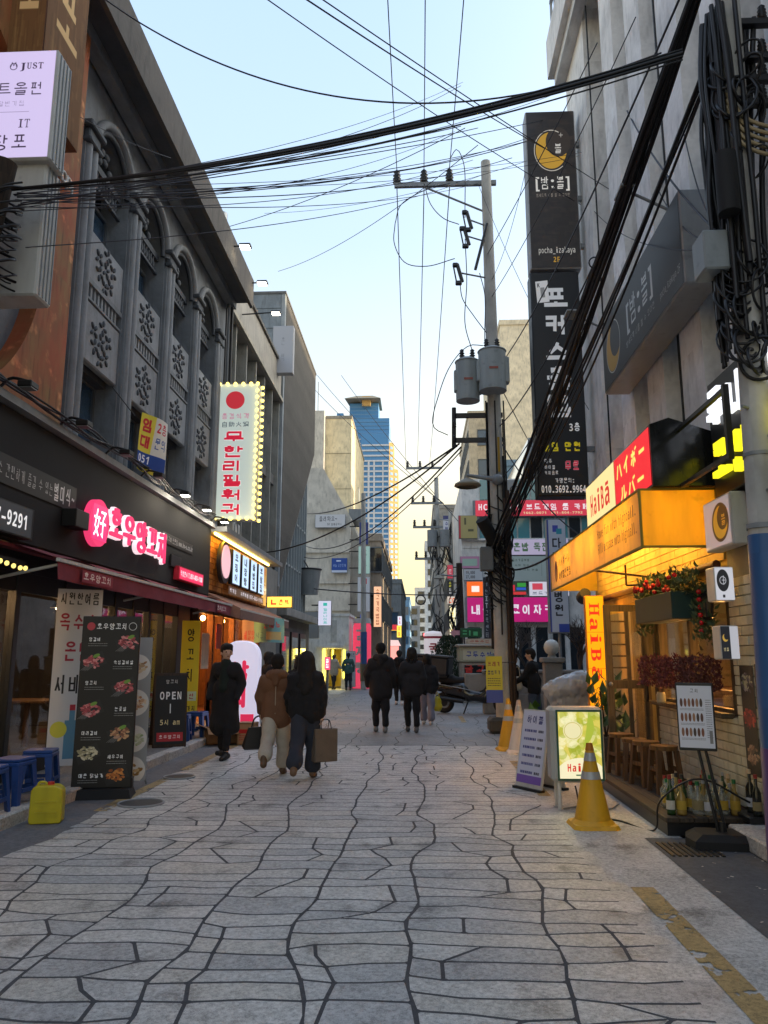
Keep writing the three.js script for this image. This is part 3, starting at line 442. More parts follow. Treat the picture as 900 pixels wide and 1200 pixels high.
{ // the shop front: dark framed glass with a dining room behind
  const s = thing('skewer_restaurant', 'dark framed folding glass front and dining room of the skewer restaurant', 'restaurant', [-5, .12, -10]);
  const posts = [-3.2, -4.4, -5.6, -6.75, -7.75, -8.5, -9.3, -10.6, -11.8, -12.4, -13.2, -14.0, -14.8, -15.7];
  posts.forEach((z, i) => { part(s, 'post', bx(-5.06, .12, z - .055, -4.94, 2.62, z + .055, .008), K.frame); if (i) { const a = posts[i - 1] - .055, c = z + .055; part(s, 'bottom_rail', bx(-5.04, .121, a, -4.96, .3, c), K.frame); part(s, 'top_rail', bx(-5.04, 2.38, a, -4.96, 2.62, c), K.frame); part(s, 'pane', bx(-5.006, .3, a, -4.998, 2.38, c), K.glass); } });
  part(s, 'lintel', bx(-5.1, 2.62, 1, -4.95, 2.9, -17), K.frame);
  // dining room
  const wallM = concrete(0x4c4640), r = part(s, 'room_floor', bx(-8.7, .02, 1.9, -5.07, .12, -16.6), concrete(0x57504a));
  part(s, 'room_ceiling', bx(-8.7, 2.9, 1.9, -5.1, 2.96, -16.6), wallM); part(s, 'room_wall', bx(-8.69, .12, 1.9, -8.6, 2.9, -16.6), wallM); part(s, 'room_wall', bx(-8.6, .12, -16.6, -5.0, 2.9, -16.5), wallM); part(s, 'partition', bx(-8.6, .12, -9.0, -6.4, 2.9, -9.1), M(0x5e4a3a, { map: TX.wood, rough: .7 }));
  for (const [z, x] of [[-4.6, -6.2], [-7.2, -6.4], [-8.3, -5.8], [-10.8, -6.3], [-13.0, -6.2], [-14.6, -6.4]]) {
    const l = part(s, 'pendant_lamp', [rod([x, 2.5, z], [x, 2.9, z], .008), at(cyl(.05, .13, .12, 14), x, 2.46, z)], K.black); part(l, 'bulb', at(new THREE.SphereGeometry(.045, 8, 6), x, 2.40, z), M(0xffe0a8, { emissive: new THREE.Color(1, .75, .4), emissiveIntensity: 9 }));
    lampPoint(0xffc98a, .9, [x, 2.33, z], 2.2);
  }
  for (const z of [-5.2, -7.0, -10.4, -12.8]) part(s, 'dining_table', [bx(-7, .84, z - .4, -6, .88, z + .4, .01), rod([-6.5, .12, z], [-6.5, .84, z], .05)], K.wood);
}
// ================================================================ LEFT: THINGS ON THE STOOP AND IN THE GUTTER
function stool(label, pos, ry, group) { // moulded plastic stool
  const t = thing('plastic_stool', label, 'stool', pos, { local: true, ry, group }), m = M(0x1d4a94, { rough: .42, map: TX.metal }), s = .155, f = .19, H = .45;
  part(t, 'seat', [bx(-s, H - .035, -s, s, H, s, .015), bx(-s - .004, H - .075, -s - .004, s + .004, H - .034, s + .004, .008)], m);
  for (const a of [-1, 1]) for (const b of [-1, 1]) part(t, 'leg', new ConvexGeometry([V(a * s, H - .07, b * s), V(a * (s - .075), H - .07, b * s), V(a * s, H - .07, b * (s - .075)), V(a * (s - .05), H - .07, b * (s - .05)), V(a * f, 0, b * f), V(a * (f - .06), 0, b * f), V(a * f, 0, b * (f - .06))]), m);
  for (const a of [-1, 1]) { part(t, 'brace', bx(-.1, .12, a * .178 - .006, .1, .16, a * .178 + .006), m); part(t, 'brace', bx(a * .178 - .006, .12, -.1, a * .178 + .006, .16, .1), m); }
  return t;
}
stool('blue plastic stool on the stoop, first in the row beside the yellow jug', [-4.12, .118, -7.42], .1);
stool('blue plastic stool on the stoop, in the middle of the row of three', [-4.18, .118, -8.05], -.08);
stool('blue plastic stool on the stoop, right behind the black menu board', [-4.24, .118, -8.75], .2);
stool('blue plastic stool beside the yellow vertical banner, next to the chalkboard', [-4.25, .118, -13.9], .15);
stool('blue plastic stool beside the yellow vertical banner, next to the cardboard box', [-4.15, .118, -14.6], -.1);
{ // yellow jug
  const c = px(54, 964, { y: 0 }), t = thing('plastic_jug', 'yellow plastic liquid jug with a red cap standing in the gutter', 'jug', [c[0], 0, c[2]], { local: true, ry: .25 });
  const yl = M(0xc9bb1e, { rough: .35, map: TX.metal });
  const sh = new THREE.Shape(); sh.moveTo(-.12, 0); sh.lineTo(.12, 0); sh.quadraticCurveTo(.14, 0, .14, .03); sh.lineTo(.135, .27); sh.quadraticCurveTo(.13, .315, .07, .33); sh.lineTo(-.09, .33); sh.quadraticCurveTo(-.135, .32, -.135, .27); sh.lineTo(-.14, .03); sh.quadraticCurveTo(-.14, 0, -.12, 0);
  part(t, 'body', new THREE.ExtrudeGeometry(sh, { depth: .13, bevelEnabled: true, bevelSize: .012, bevelThickness: .02, bevelSegments: 3 }).translate(0, .012, -.065), yl);
  part(t, 'ridge', [bx(-.1, .1, .086, .1, .112, .094), bx(-.1, .2, .086, .1, .212, .094)], yl);
  part(t, 'cap', at(cyl(.03, .034, .04, 12), .02, .36, 0), M(0xb32a22, { rough: .5 })); part(t, 'handle', tube([[-.1, .33, 0], [-.09, .375, 0], [-.03, .375, 0], [-.01, .345, 0]], .012, 10), yl);
}
const foodBlob = (g, x, y, r, cs, n = 26) => { for (let i = 0; i < n; i++) { const a = rr(0, 6.3), d = r * Math.sqrt(rnd()); g.fillStyle = cs[(rnd() * cs.length) | 0]; g.beginPath(); g.ellipse(x + Math.cos(a) * d, y + Math.sin(a) * d * .7, rr(.14, .3) * r, rr(.08, .16) * r, rr(-.8, .8), 0, 7); g.fill(); } };
{ // tall black food menu board
  const c = px(118, 934, { y: 0 }), t = thing('menu_board', 'tall black menu board printed with grilled skewers on a black foot', 'menu board', [c[0], 0, c[2]], { local: true, ry: .2 });
  part(t, 'foot', [new ConvexGeometry([V(-.36, 0, -.2), V(.36, 0, -.2), V(-.36, 0, .2), V(.36, 0, .2), V(-.33, .1, -.14), V(.33, .1, -.14), V(-.33, .1, .16), V(.33, .1, .16)]), bx(.2, .08, -.12, .34, .22, .04, .02)], K.rubber);
  part(t, 'panel', at(bx(-.335, .1, -.02, .335, 2.06, .02, .006), 0, 0, 0, 0, -.02), K.frame);
  const tx = canvasTex(420, 1230, (g, w, h) => {
    fill(g, '#0d0d0f', 0, 0, w, h); g.fillStyle = '#b33a48'; g.beginPath(); g.arc(62, 70, 30, 0, 7); g.fill(); text(g, '호우양꼬치', 100, 45, 230, 52, '#f2f2f2', { wt: .14, round: 1 }); g.strokeStyle = '#ddd'; g.lineWidth = 4; g.beginPath(); g.arc(368, 70, 28, 0, 7); g.stroke();
    const meat = ['#c2636a', '#a9424c', '#d98d8c', '#8f343c'], skew = ['#9c6a4d', '#b98461', '#7d4b34', '#c79a6e'], wing = ['#b5672b', '#8f4a1c', '#d08840'], shr = ['#b7ae8e', '#97906f', '#cfc8ab'];
    const rows = [['양갈비', 50, 150, meat, 340, 190], ['숙성갈비살', 240, 320, meat, 95, 330], ['양꼬치', 45, 470, meat, 330, 520], ['눈꽃살', 270, 660, meat, 100, 680], ['마라갈비', 45, 830, skew, 320, 850], ['새우구이', 240, 1000, shr, 100, 990], ['매운 닭날개', 45, 1130, wing, 310, 1140]];
    for (const [n, x, y, cs, fx, fy] of rows) { text(g, n, x, y, n.length * 30, 34, '#f0f0f0', { wt: .16 }); fine(g, '#8d8d8d', x, y + 46, 140, 2, 16, .3); g.fillStyle = '#1d1d20'; g.save(); g.translate(fx, fy); g.rotate(-.4); g.fillRect(-86, -48, 172, 100); g.restore(); foodBlob(g, fx, fy, 66, cs, 44); if (cs === meat || cs === skew) { g.strokeStyle = '#9b9b9b'; g.lineWidth = 2; for (let k = 0; k < 5; k++) { g.beginPath(); g.moveTo(fx - 30 + k * 12, fy + 20); g.lineTo(fx - 90 + k * 12, fy + 66); g.stroke(); } g.fillStyle = '#6f9a3a'; g.beginPath(); g.ellipse(fx + 20, fy - 42, 26, 13, -.4, 0, 7); g.fill(); } }
  });
  face(t, 'print', [0, 1.08, .024], .655, 1.94, 0, tx, { rx: -.02, rough: .5 });
  const b = thing('food_banner', 'grey standing banner with round dishes, half hidden behind the black menu board', 'banner', [c[0] - .02, 0, c[2] - .7], { local: true, ry: .15 });
  part(b, 'frame', [rod([-.25, 0, -.2], [0, 1.0, 0], .012), rod([.25, 0, -.2], [0, 1.0, 0], .012), rod([0, .5, 0], [0, 1.8, 0], .012)], K.grey);
  face(b, 'print', [0, .95, .03], .56, 1.75, 0, canvasTex(180, 560, (g, w, h) => { fill(g, '#9fa2a4', 0, 0, w, h); for (const [y, cs] of [[120, ['#c9a982', '#e3cfa8', '#a77f55']], [260, ['#d9b08c', '#c58d62', '#f0d9b8']], [400, ['#9bb27a', '#d8dcc0', '#c4c9a5']], [520, ['#c9a46a', '#e0c08c', '#a27a44']]]) { g.fillStyle = '#e9e6e0'; g.beginPath(); g.arc(125, y, 52, 0, 7); g.fill(); foodBlob(g, 125, y, 38, cs, 40); } text(g, '물만두', 20, 455, 90, 26, '#eee'); }), { rough: .6 });
}
{ // white corn noodle banner
  const t = thing('noodle_banner', 'white vertical banner with red lettering and a bottle, against the glass shop front', 'banner', [-4.5, .118, -10.05], { local: true, ry: .5 });
  part(t, 'frame', [rod([-.22, 0, -.15], [.0, 1, -.02], .012), rod([.22, 0, -.15], [0, 1, -.02], .012), rod([0, .3, -.02], [0, 2.3, -.02], .012)], K.grey);
  face(t, 'print', [0, 1.22, 0], .56, 2.25, 0, canvasTex(200, 800, (g, w, h) => { fill(g, '#cfd0d4', 0, 0, w, h); text(g, '시원한여름', 12, 14, 176, 60, '#1d1d22', { wt: .15 }); text(g, '옥수수', 10, 110, 180, 90, '#a3263c', { wt: .16 }); text(g, '온면', 40, 240, 130, 96, '#a3263c', { wt: .16 }); text(g, '서비스', 10, 390, 180, 96, '#1d1d22', { wt: .15 }); g.fillStyle = '#5d8fae'; g.fillRect(70, 600, 60, 170); g.fillRect(88, 545, 24, 60); g.fillStyle = '#b33040'; g.fillRect(88, 530, 24, 26); g.fillStyle = '#d9d34a'; g.beginPath(); g.arc(45, 640, 36, 0, 7); g.fill(); }), { rough: .6 });
}
{ // chalkboard
  const t = thing('chalkboard', 'wooden framed black A-board reading OPEN, on the stoop', 'sign', [-4.12, .118, -12.9], { local: true, ry: .45 });
  part(t, 'board', at(bx(-.27, 0, -.02, .27, 1.2, .02, .008), 0, 0, .02, 0, -.14), K.darkWood); part(t, 'back_leg', at(bx(-.27, 0, -.02, .27, 1.2, .02, .008), 0, 0, -.46, 0, .2), K.darkWood);
  face(t, 'print', [0, .6, -.038], .48, 1.1, 0, canvasTex(160, 360, (g, w, h) => { fill(g, '#17191b', 0, 0, w, h); text(g, '양꼬치', 50, 20, 70, 24, '#c9c9c9'); text(g, 'OPEN', 18, 80, 124, 50, '#f4f4f4'); fill(g, '#eee', 76, 150, 6, 50); text(g, '5시 am', 24, 230, 110, 34, '#e8d9a0'); fill(g, '#b52b34', 10, 300, 140, 46); text(g, '호우양꼬치', 20, 312, 120, 22, '#eee'); }), { rx: -.14, rough: .6 });
}
{ // yellow vertical banner
  const c = px(222, 786, { x: -4.6 }), t = thing('yellow_banner', 'tall yellow vertical banner with black lettering beside the glass shop front', 'banner', [c[0], .118, c[2]], { local: true, ry: .25 });
  part(t, 'frame', [rod([0, 0, -.03], [0, 2.15, -.03], .012), bx(-.2, 0, -.2, .2, .03, .1)], K.grey);
  const g = new THREE.PlaneGeometry(.36, 1.9, 2, 14), p = g.attributes.position; for (let i = 0; i < p.count; i++) p.setZ(i, .012 * Math.sin(p.getY(i) * 6)); g.translate(0, 1.22, 0);
  part(t, 'print', g, new THREE.MeshStandardMaterial({ map: canvasTex(120, 640, (g, w, h) => { fill(g, '#dcc42c', 0, 0, w, h); text(g, '양꼬치', 22, 30, 78, 400, '#16140c', { vert: 1, wt: .14, gap: .3 }); fill(g, '#c9d8b0', 10, 470, 100, 60); text(g, '특선', 20, 480, 80, 40, '#b33030'); text(g, '12가지', 10, 560, 100, 40, '#16140c'); }), roughness: .8, side: THREE.DoubleSide }), { uv: true });
}
{ // cardboard boxes and a green tub
  const cb = M(0xa67f58, { map: TX.cloth, rough: .9 });
  const t = thing('cardboard_box', 'open brown cardboard box lying on the stoop behind the man', 'box', [-3.65, 0, -14.5], { local: true, ry: .4 });
  part(t, 'carton', [bx(-.3, .02, -.2, .3, .04, .2), bx(-.3, .02, -.2, -.28, .3, .2), bx(.28, .02, -.2, .3, .3, .2), bx(-.3, .02, -.2, .3, .3, -.18), bx(-.3, .02, .18, .3, .3, .2)], cb); part(t, 'flap', at(bx(-.3, -.005, 0, .3, .005, .2), 0, .3, .2, 0, .5), cb); part(t, 'flap', at(bx(-.2, -.005, -.2, 0, .005, .2), -.3, .3, 0, 0, 0, -.4), cb);
  const u = thing('cardboard_box', 'small printed carton with red marks beside the open cardboard box', 'box', [-3.15, 0, -14.4], { local: true, ry: -.1 });
  part(u, 'carton', bx(-.16, 0, -.14, .16, .4, .14, .006), cb); face(u, 'print', [0, .2, .144], .28, .34, 0, canvasTex(96, 116, (g) => { fill(g, '#b28a63', 0, 0, 96, 116); fill(g, '#c2302f', 6, 30, 84, 24); fine(g, '#c2302f', 8, 66, 80, 3, 12); }), { rough: .9 });
  const v = thing('plastic_tub', 'green plastic tub on the stoop beside the blue stools', 'tub', [-4.5, .118, -13.6], { local: true }); part(v, 'tub', lathe([[0, .01], [.14, .01], [.18, .3], [.19, .3], [.19, .31], [.175, .31], [.135, .02]], 18), M(0x2c6b58, { rough: .5 })); part(v, 'rim', at(new THREE.TorusGeometry(.185, .012, 6, 20).rotateX(Math.PI / 2), 0, .305, 0), M(0x2c6b58, { rough: .5 }));
}
{ // lit white pillar sign
  const c = px(281, 868, { y: 0 }), t = thing('lit_pillar_sign', 'glowing white round-topped pillar sign with red lettering on a black base', 'sign', [c[0], 0, c[2]], { local: true, ry: .05 });
  part(t, 'base', at(lathe([[0, 0], [.36, 0], [.38, .05], [.36, .24], [.3, .27], [0, .27]], 22).scale(.95, 1, .7), 0, 0, 0), K.rubber);
  const s = new THREE.Shape(); s.moveTo(-.32, .27); s.lineTo(-.33, 1.55); s.quadraticCurveTo(-.32, 1.84, -.04, 1.85); s.lineTo(.04, 1.85); s.quadraticCurveTo(.32, 1.84, .33, 1.55); s.lineTo(.32, .27);
  const geo = new THREE.ExtrudeGeometry(s, { depth: .16, bevelEnabled: true, bevelSize: .03, bevelThickness: .06, bevelSegments: 3, curveSegments: 10 }).translate(0, 0, -.08);
  part(t, 'lantern', geo, M(0xdcdaf0, { emissive: new THREE.Color(.80, .78, 1), emissiveIntensity: .2, rough: .6 }));
  const red = M(0xe01f45, { emissive: new THREE.Color(1, .05, .15), emissiveIntensity: .18 });
  part(t, 'letter', letterGeo('낙', .34, .42, .075, .012).translate(0, 1.3, .142), red); part(t, 'letter', letterGeo('지', .34, .42, .075, .012).translate(0, .82, .142), red);
  part(t, 'red_plate', bx(.02, .36, .142, .27, .5, .15), red); part(t, 'small_letters', [bx(-.22, .38, .142, -.19, .48, .148), bx(-.15, .38, .142, -.05, .405, .148), bx(-.15, .455, .142, -.05, .48, .148)], K.frame);
  areaLight('pillar_glow', 0xdedcff, .35, .6, 1.5, [c[0], 1.05, c[2] + .2], [c[0], 1.0, c[2] + 3]);
}
// ================================================================ LEFT: SECOND SHOP WITH THE ORANGE SIGN
{
  const s = thing('timber_shop_front', 'timber shop front with warm lit shelves under the orange brick sign', 'shop front', [-5, .118, -20]);
  const wd = M(0x7a5236, { map: TX.wood, rough: .7 });
  for (const z of [-17.0, -18.3, -19.2, -20.4, -21.6, -22.9, -23.6]) part(s, 'post', bx(-5.05, .118, z - .06, -4.9, 2.95, z + .06, .01), wd);
  part(s, 'header', bx(-5.04, 2.55, -17.06, -4.92, 3.05, -23.54), wd); part(s, 'counter', bx(-5.02, .118, -18.24, -4.7, 1.0, -20.34, .02), wd); part(s, 'counter', bx(-5.02, .118, -20.46, -4.85, .9, -23.5, .02), wd);
  part(s, 'pane', bx(-4.99, .9, -20.46, -4.98, 2.55, -22.84), K.glass);
  part(s, 'room_wall', bx(-7.2, .118, -17.06, -7.1, 3.0, -23.6), M(0x9a6a40, { map: TX.wood, rough: .8 })); part(s, 'room_wall', bx(-7.1, .118, -17.0, -5.06, 3.0, -17.06), wd); part(s, 'room_wall', bx(-7.1, .118, -23.6, -5.06, 3.0, -23.54), wd); part(s, 'room_ceiling', bx(-7.2, 3.0, -17, -5.06, 3.06, -23.6), wd); part(s, 'room_floor', bx(-7.1, .06, -17.06, -5.06, .118, -23.54), wd);
  for (let k = 0; k < 4; k++) { const y = .7 + k * .5; part(s, 'shelf', bx(-7.1, y, -17.2, -6.7, y + .03, -23.4), wd); for (let i = 0; i < 12; i++) { const z = -17.5 - i * .5 + rr(-.1, .1); part(s, 'jar', at(cyl(.07, .08, rr(.16, .3), 10), -6.9, y + .15, z), M([[.5, .25, .08], [.6, .4, .15], [.35, .12, .06], [.7, .6, .4]][(rnd() * 4) | 0], { rough: .4 })); } }
  for (const z of [-17.9, -19.8, -21.8]) { const l = part(s, 'bulb_lamp', [rod([-5.6, 2.6, z], [-5.6, 3.0, z], .008)], K.black); part(l, 'bulb', at(new THREE.SphereGeometry(.07, 10, 8), -5.6, 2.55, z), M(0xffc070, { emissive: new THREE.Color(1, .6, .18), emissiveIntensity: 8 })); lampPoint(0xffa850, 5, [-5.6, 2.42, z], 3); }
  part(s, 'notice', bx(-4.9, 1.75, -18.5, -4.89, 2.35, -19.0), painted(0xb03048)); part(s, 'notice', bx(-4.9, 1.3, -17.3, -4.89, 2.1, -17.9), painted(0xd8cfc0));
}
{
  const s = thing('orange_brick_sign', 'orange lit brick fascia with four pale blue lettered panels above the timber shop', 'sign', [-4.8, 3.1, -20]);
  part(s, 'canopy', bx(-5.0, 4.36, -17.02, -4.35, 4.48, -24.2), K.grey); part(s, 'backing', bx(-5.0, 3.06, -17.02, -4.86, 4.355, -24.2), M(0x7d4f26, { rough: .9, map: TX.plaster }));
  // real courses of brick slips
  const bm = [0xb0702c, 0xa86626, 0xba7a34].map((c) => M(c, { map: TX.plaster, rough: .9 }));
  for (let r = 0; r < 10; r++) for (let i = 0; i < 16; i++) { const z = -17.04 - i * .39 - (r % 2) * .19, y = 3.09 + r * .126; if (z - .37 < -23.4) continue; part(s, 'brick', bx(-4.861, y, z, -4.835 + rr(-.004, .004), y + .115, z - .375), bm[(rnd() * 3) | 0]); }
  const led = part(s, 'light_strip', bx(-4.66, 4.31, -17.1, -4.62, 4.356, -23.4), M(0xffcf60, { emissive: new THREE.Color(1, .72, .16), emissiveIntensity: 5 }));
  areaLight('brick_sign_wash', 0xffb52e, 7, 6.2, .1, [-4.64, 4.30, -20.2], [-4.84, 3.5, -20.2]);
  const names = ['육질의', '오늘은', '소한잔', '보쌈']; const words = ['오징어', '내장탕', '솥밥집', '보쌈집'];
  for (let i = 0; i < 4; i++) {
    const z = -19.1 - i * 1.02; part(s, 'panel', bx(-4.7, 3.33, z + .4, -4.6, 4.2, z - .4, .01), K.frame);
    face(s, 'panel_face', [-4.597, 3.765, z], .74, .82, Math.PI / 2, canvasTex(96, 160, (g, w, h) => { fill(g, '#b8d2f2', 0, 0, w, h); text(g, words[i], 22, 8, 52, 146, '#15181f', { vert: 1, wt: .15, round: 1 }); }), { glow: .5, dim: .5 });
  }
  const e = part(s, 'round_badge', at(cyl(.5, .5, .1, 24).scale(1, 1, .95), -4.66, 3.78, -18.05, 0, 0, Math.PI / 2), K.frame); part(e, 'badge_face', at(cyl(.4, .4, .02, 24), -4.6, 3.8, -18.05, 0, 0, Math.PI / 2), M(0xe8a8b4, { emissive: new THREE.Color(.9, .55, .6), emissiveIntensity: .3 }));
  face(s, 'lower_plate', [-4.63, 3.17, -20.6], 4.2, .2, Math.PI / 2, canvasTex(420, 32, (g, w, h) => { fill(g, '#5d4634', 0, 0, w, h); text(g, '육개장 · 제육볶음 051-803-1155', 10, 6, 400, 20, '#e8e4f0', { wt: .14 }); }), { glow: .2 });
  face(s, 'poster', [-4.83, 3.72, -23.75], .7, 1.2, Math.PI / 2, canvasTex(90, 150, (g, w, h) => { fill(g, '#c9a057', 0, 0, w, h); foodBlob(g, 45, 90, 40, ['#e8cf94', '#a8672c', '#f0e0b8'], 50); text(g, '낙지볶음', 8, 8, 74, 26, '#c22f24'); }), { glow: .3 });
}
{ // tan awning + teal banner
  const a = thing('tan_awning', 'dusty tan fabric awning over the timber shop front', 'awning', [-4.5, 2.6, -20.5]), cl = fabric(0x9a7466);
  part(a, 'canopy', at(new THREE.PlaneGeometry(6.4, 1.0, 30, 2).rotateX(-Math.PI / 2 + .42).rotateY(Math.PI / 2), -4.45, 2.84, -20.3), cl); part(a, 'valance', at(new THREE.PlaneGeometry(6.4, .24, 30, 1).rotateY(Math.PI / 2), -3.99, 2.52, -20.3), cl); part(a, 'end_panel', prismZ([[-4.9, 3.03], [-3.995, 2.635], [-3.995, 2.4], [-4.9, 2.64]], -17.1, -17.09), cl); part(a, 'front_bar', bx(-4.02, 2.6, -17.1, -3.985, 2.64, -23.5), K.white);
  const t = thing('teal_banner', 'teal and pink cloth banner hung under the tan awning', 'banner', [-4.4, 1.9, -21.4]);
  const g = new THREE.PlaneGeometry(1.15, .66, 14, 4), p = g.attributes.position; for (let i = 0; i < p.count; i++) { p.setZ(i, .05 * Math.sin(p.getX(i) * 9)); p.setY(i, p.getY(i) + .03 * Math.cos(p.getX(i) * 3)); } g.computeVertexNormals(); g.rotateZ(.03); g.translate(-4.3, 2.25, -21.2);
  part(t, 'cloth', g, new THREE.MeshStandardMaterial({ map: canvasTex(260, 150, (g, w, h) => { fill(g, '#7fbdc6', 0, 0, w, h); fill(g, '#b9a9ae', 0, 0, 70, h); text(g, '해물탕', 8, 70, 70, 60, '#b4566a', { wt: .16 }); text(g, '신메뉴', 130, 16, 110, 50, '#d96a72', { wt: .16 }); text(g, '낙곱', 80, 86, 50, 40, '#4a7dae'); fill(g, '#d8c98e', 150, 84, 90, 50); }), roughness: .9, side: THREE.DoubleSide }), { uv: true });
  part(t, 'cord', [rod([-4.87, 2.55, -21.2], [-4.95, 2.7, -21.2], .006), rod([-3.75, 2.55, -21.2], [-3.8, 2.62, -21.2], .006)], K.cable);
}
// ---- long vertical sign ringed with bulbs
{
  const z = -18.0, A = px(249, 450, { z }), B = px(299, 609, { z }), x0 = A[0], x1 = B[0], y1 = A[1], y0 = B[1], cx = (x0 + x1) / 2, w = x1 - x0;
  const s = thing('bulb_ringed_sign', 'tall white vertical sign with red lettering ringed by yellow bulbs', 'sign', [cx, y0, z]);
  part(s, 'case', bx(x0, y0, z - .34, x1, y1, z, .02), K.white);
  face(s, 'sign_face', [cx, (y0 + y1) / 2, z + .004], w - .05, y1 - y0 - .05, 0, canvasTex(300, 920, (g, W, H) => { fill(g, '#c3cfc8', 0, 0, W, H); g.fillStyle = '#c62f3c'; g.beginPath(); g.arc(150, 110, 62, 0, 7); g.fill(); text(g, '홍경식객', 60, 200, 190, 44, '#c98aa0', { wt: .12 }); text(g, '自助火鍋', 62, 258, 186, 40, '#4a5a62', { wt: .1 }); text(g, '무한리필훠궈', 68, 318, 164, 590, '#d81f3e', { vert: 1, wt: .17, gap: .1, out: '#f2f4f2', ow: .1 }); }), { glow: .22 });
  const bulbM = M(0xffe27a, { emissive: new THREE.Color(1, .74, .14), emissiveIntensity: 1.35, rough: .4 }), rim = K.grey, nb = 20;
  const bulb = new THREE.SphereGeometry(.045, 8, 6);
  for (let i = 0; i <= nb; i++) { const y = y0 + .02 + (y1 - y0 - .04) * i / nb; for (const x of [x0 + .03, x1 - .03]) part(s, 'bulb', bulb.clone().translate(x, y, z + .04), bulbM); part(s, 'bulb', bulb.clone().translate(x1 + .03, y, z - .28), bulbM); }
  for (let i = 1; i < 6; i++) { const x = x0 + w * i / 6; part(s, 'bulb', bulb.clone().translate(x, y0 + .02, z + .04), bulbM); part(s, 'bulb', bulb.clone().translate(x, y1 - .02, z + .04), bulbM); }
  part(s, 'bracket', [bx(-5.0, y0 + .4, z - .2, x0, y0 + .46, z - .14), bx(-5.0, y1 - .46, z - .2, x0, y1 - .4, z - .14)], K.frame);
}
{ // grey blade sign further on
  const z = -26.0, A = px(320, 382, { z }), B = px(343, 437, { z }), s = thing('grey_blade_sign', 'plain grey blade sign with two outlined letters high on the fin fronted building', 'sign', [(A[0] + B[0]) / 2, B[1], z]);
  part(s, 'case', bx(A[0], B[1], z - .3, B[0], A[1], z, .02), painted(0xa9abb2)); face(s, 'sign_face', [(A[0] + B[0]) / 2, (A[1] + B[1]) / 2, z + .004], B[0] - A[0] - .04, A[1] - B[1] - .04, 0, canvasTex(110, 260, (g, w, h) => { fill(g, '#a9abb2', 0, 0, w, h); text(g, '혼혁', 34, 40, 44, 180, '#6d7076', { vert: 1, wt: .07, gap: .5 }); }));
  part(s, 'bracket', [bx(-5.2, A[1] - .3, z - .2, A[0], A[1] - .24, z - .14), bx(-5.2, B[1] + .3, z - .2, A[0], B[1] + .36, z - .14)], K.frame);
}
// ================================================================ LEFT: FIN FRONTED BUILDING
{
  const b = thing('fin_fronted_building', 'grey building with tall vertical fins and a pale metal parapet band', 'building', [-5.2, 0, -22.5]);
  const pl = concrete(0xa8a296, { rough: .6 }), dkk = concrete(0x3c3f44), zA = -18.62, zB = -26.9;
  part(b, 'wall', bx(-9, 0, zA, -7.3, 12, zB), dkk); part(b, 'wall', bx(-7.3, 4.5, zA, -5.7, 10.8, zB), K.darkGlass); part(b, 'ground_wall', bx(-7.3, 0, -24.2, -5.0, 4.5, zB), concrete(0x8d8b86)); part(b, 'parapet', bx(-7.3, 10.75, zA, -5.05, 12.1, zB), pl); part(b, 'coping', bx(-7.3, 12.1, zA, -4.98, 12.2, zB), concrete(0x77746e)); part(b, 'cornice', bx(-5.04, 10.75, zA, -4.95, 10.87, zB), concrete(0xc0b9a8));
  for (const y of [4.5, 7.6]) part(b, 'slab', bx(-5.69, y, zA, -5.2, y + .35, zB), concrete(0x6a6a68));
  for (let i = 0; i <= 6; i++) { const z = zA - .15 - i * 1.33; part(b, 'fin', bx(-5.69, 4.86, z, -5.08, 10.74, z - .1), concrete(0x9a9a94)); }
  for (let i = 0; i < 6; i++) for (const y of [4.9, 8.0]) { const z = zA - .3 - i * 1.33; const w = part(b, 'window', [bx(-5.69, y, z, -5.62, y + .07, z - 1.1), bx(-5.69, y + 2.4, z, -5.62, y + 2.47, z - 1.1), bx(-5.69, y + .07, z - .53, -5.63, y + 2.4, z - .58)], K.grey); part(w, 'pane', bx(-5.66, y + .07, z, -5.65, y + 2.4, z - .53), K.blueGlass); }
  part(b, 'rooftop_duct', at(cyl(.16, .16, 1.5, 12), -5.3, 12.7, -18.9), K.steel); part(b, 'rooftop_duct', bx(-5.9, 12.2, -18.7, -5.5, 13.2, -19.3, .03), K.steel);
  for (const [u, v] of [[288, 288], [308, 331], [324, 366]]) {
    const x = -4.1, q = px(u, v, { x: x + .05 }); const l = part(b, 'arm_lamp', [rod([-5.1, q[1] - .05, q[2]], [-4.15, q[1], q[2]], .02), bx(-4.2, q[1] - .05, q[2] - .1, -3.92, q[1] + .03, q[2] + .1, .02)], K.frame); part(l, 'lens', bx(-4.17, q[1] - .065, q[2] - .07, -3.95, q[1] - .052, q[2] + .13), M(0xffffff, { emissive: new THREE.Color(1, .9, .7), emissiveIntensity: 7 }));
  }
  for (const [y0, y1, zz] of [[5.2, 5.7, -19.3], [6.4, 6.9, -19.4], [4.6, 5.0, -19.2]]) { const ac = part(b, 'air_conditioner', bx(-5.06, y0, zz, -4.75, y1, zz - .75, .02), K.white); part(ac, 'fan_grille', at(new THREE.TorusGeometry(.19, .012, 5, 18), -4.74, (y0 + y1) / 2, zz - .3, Math.PI / 2), K.grey); }
}
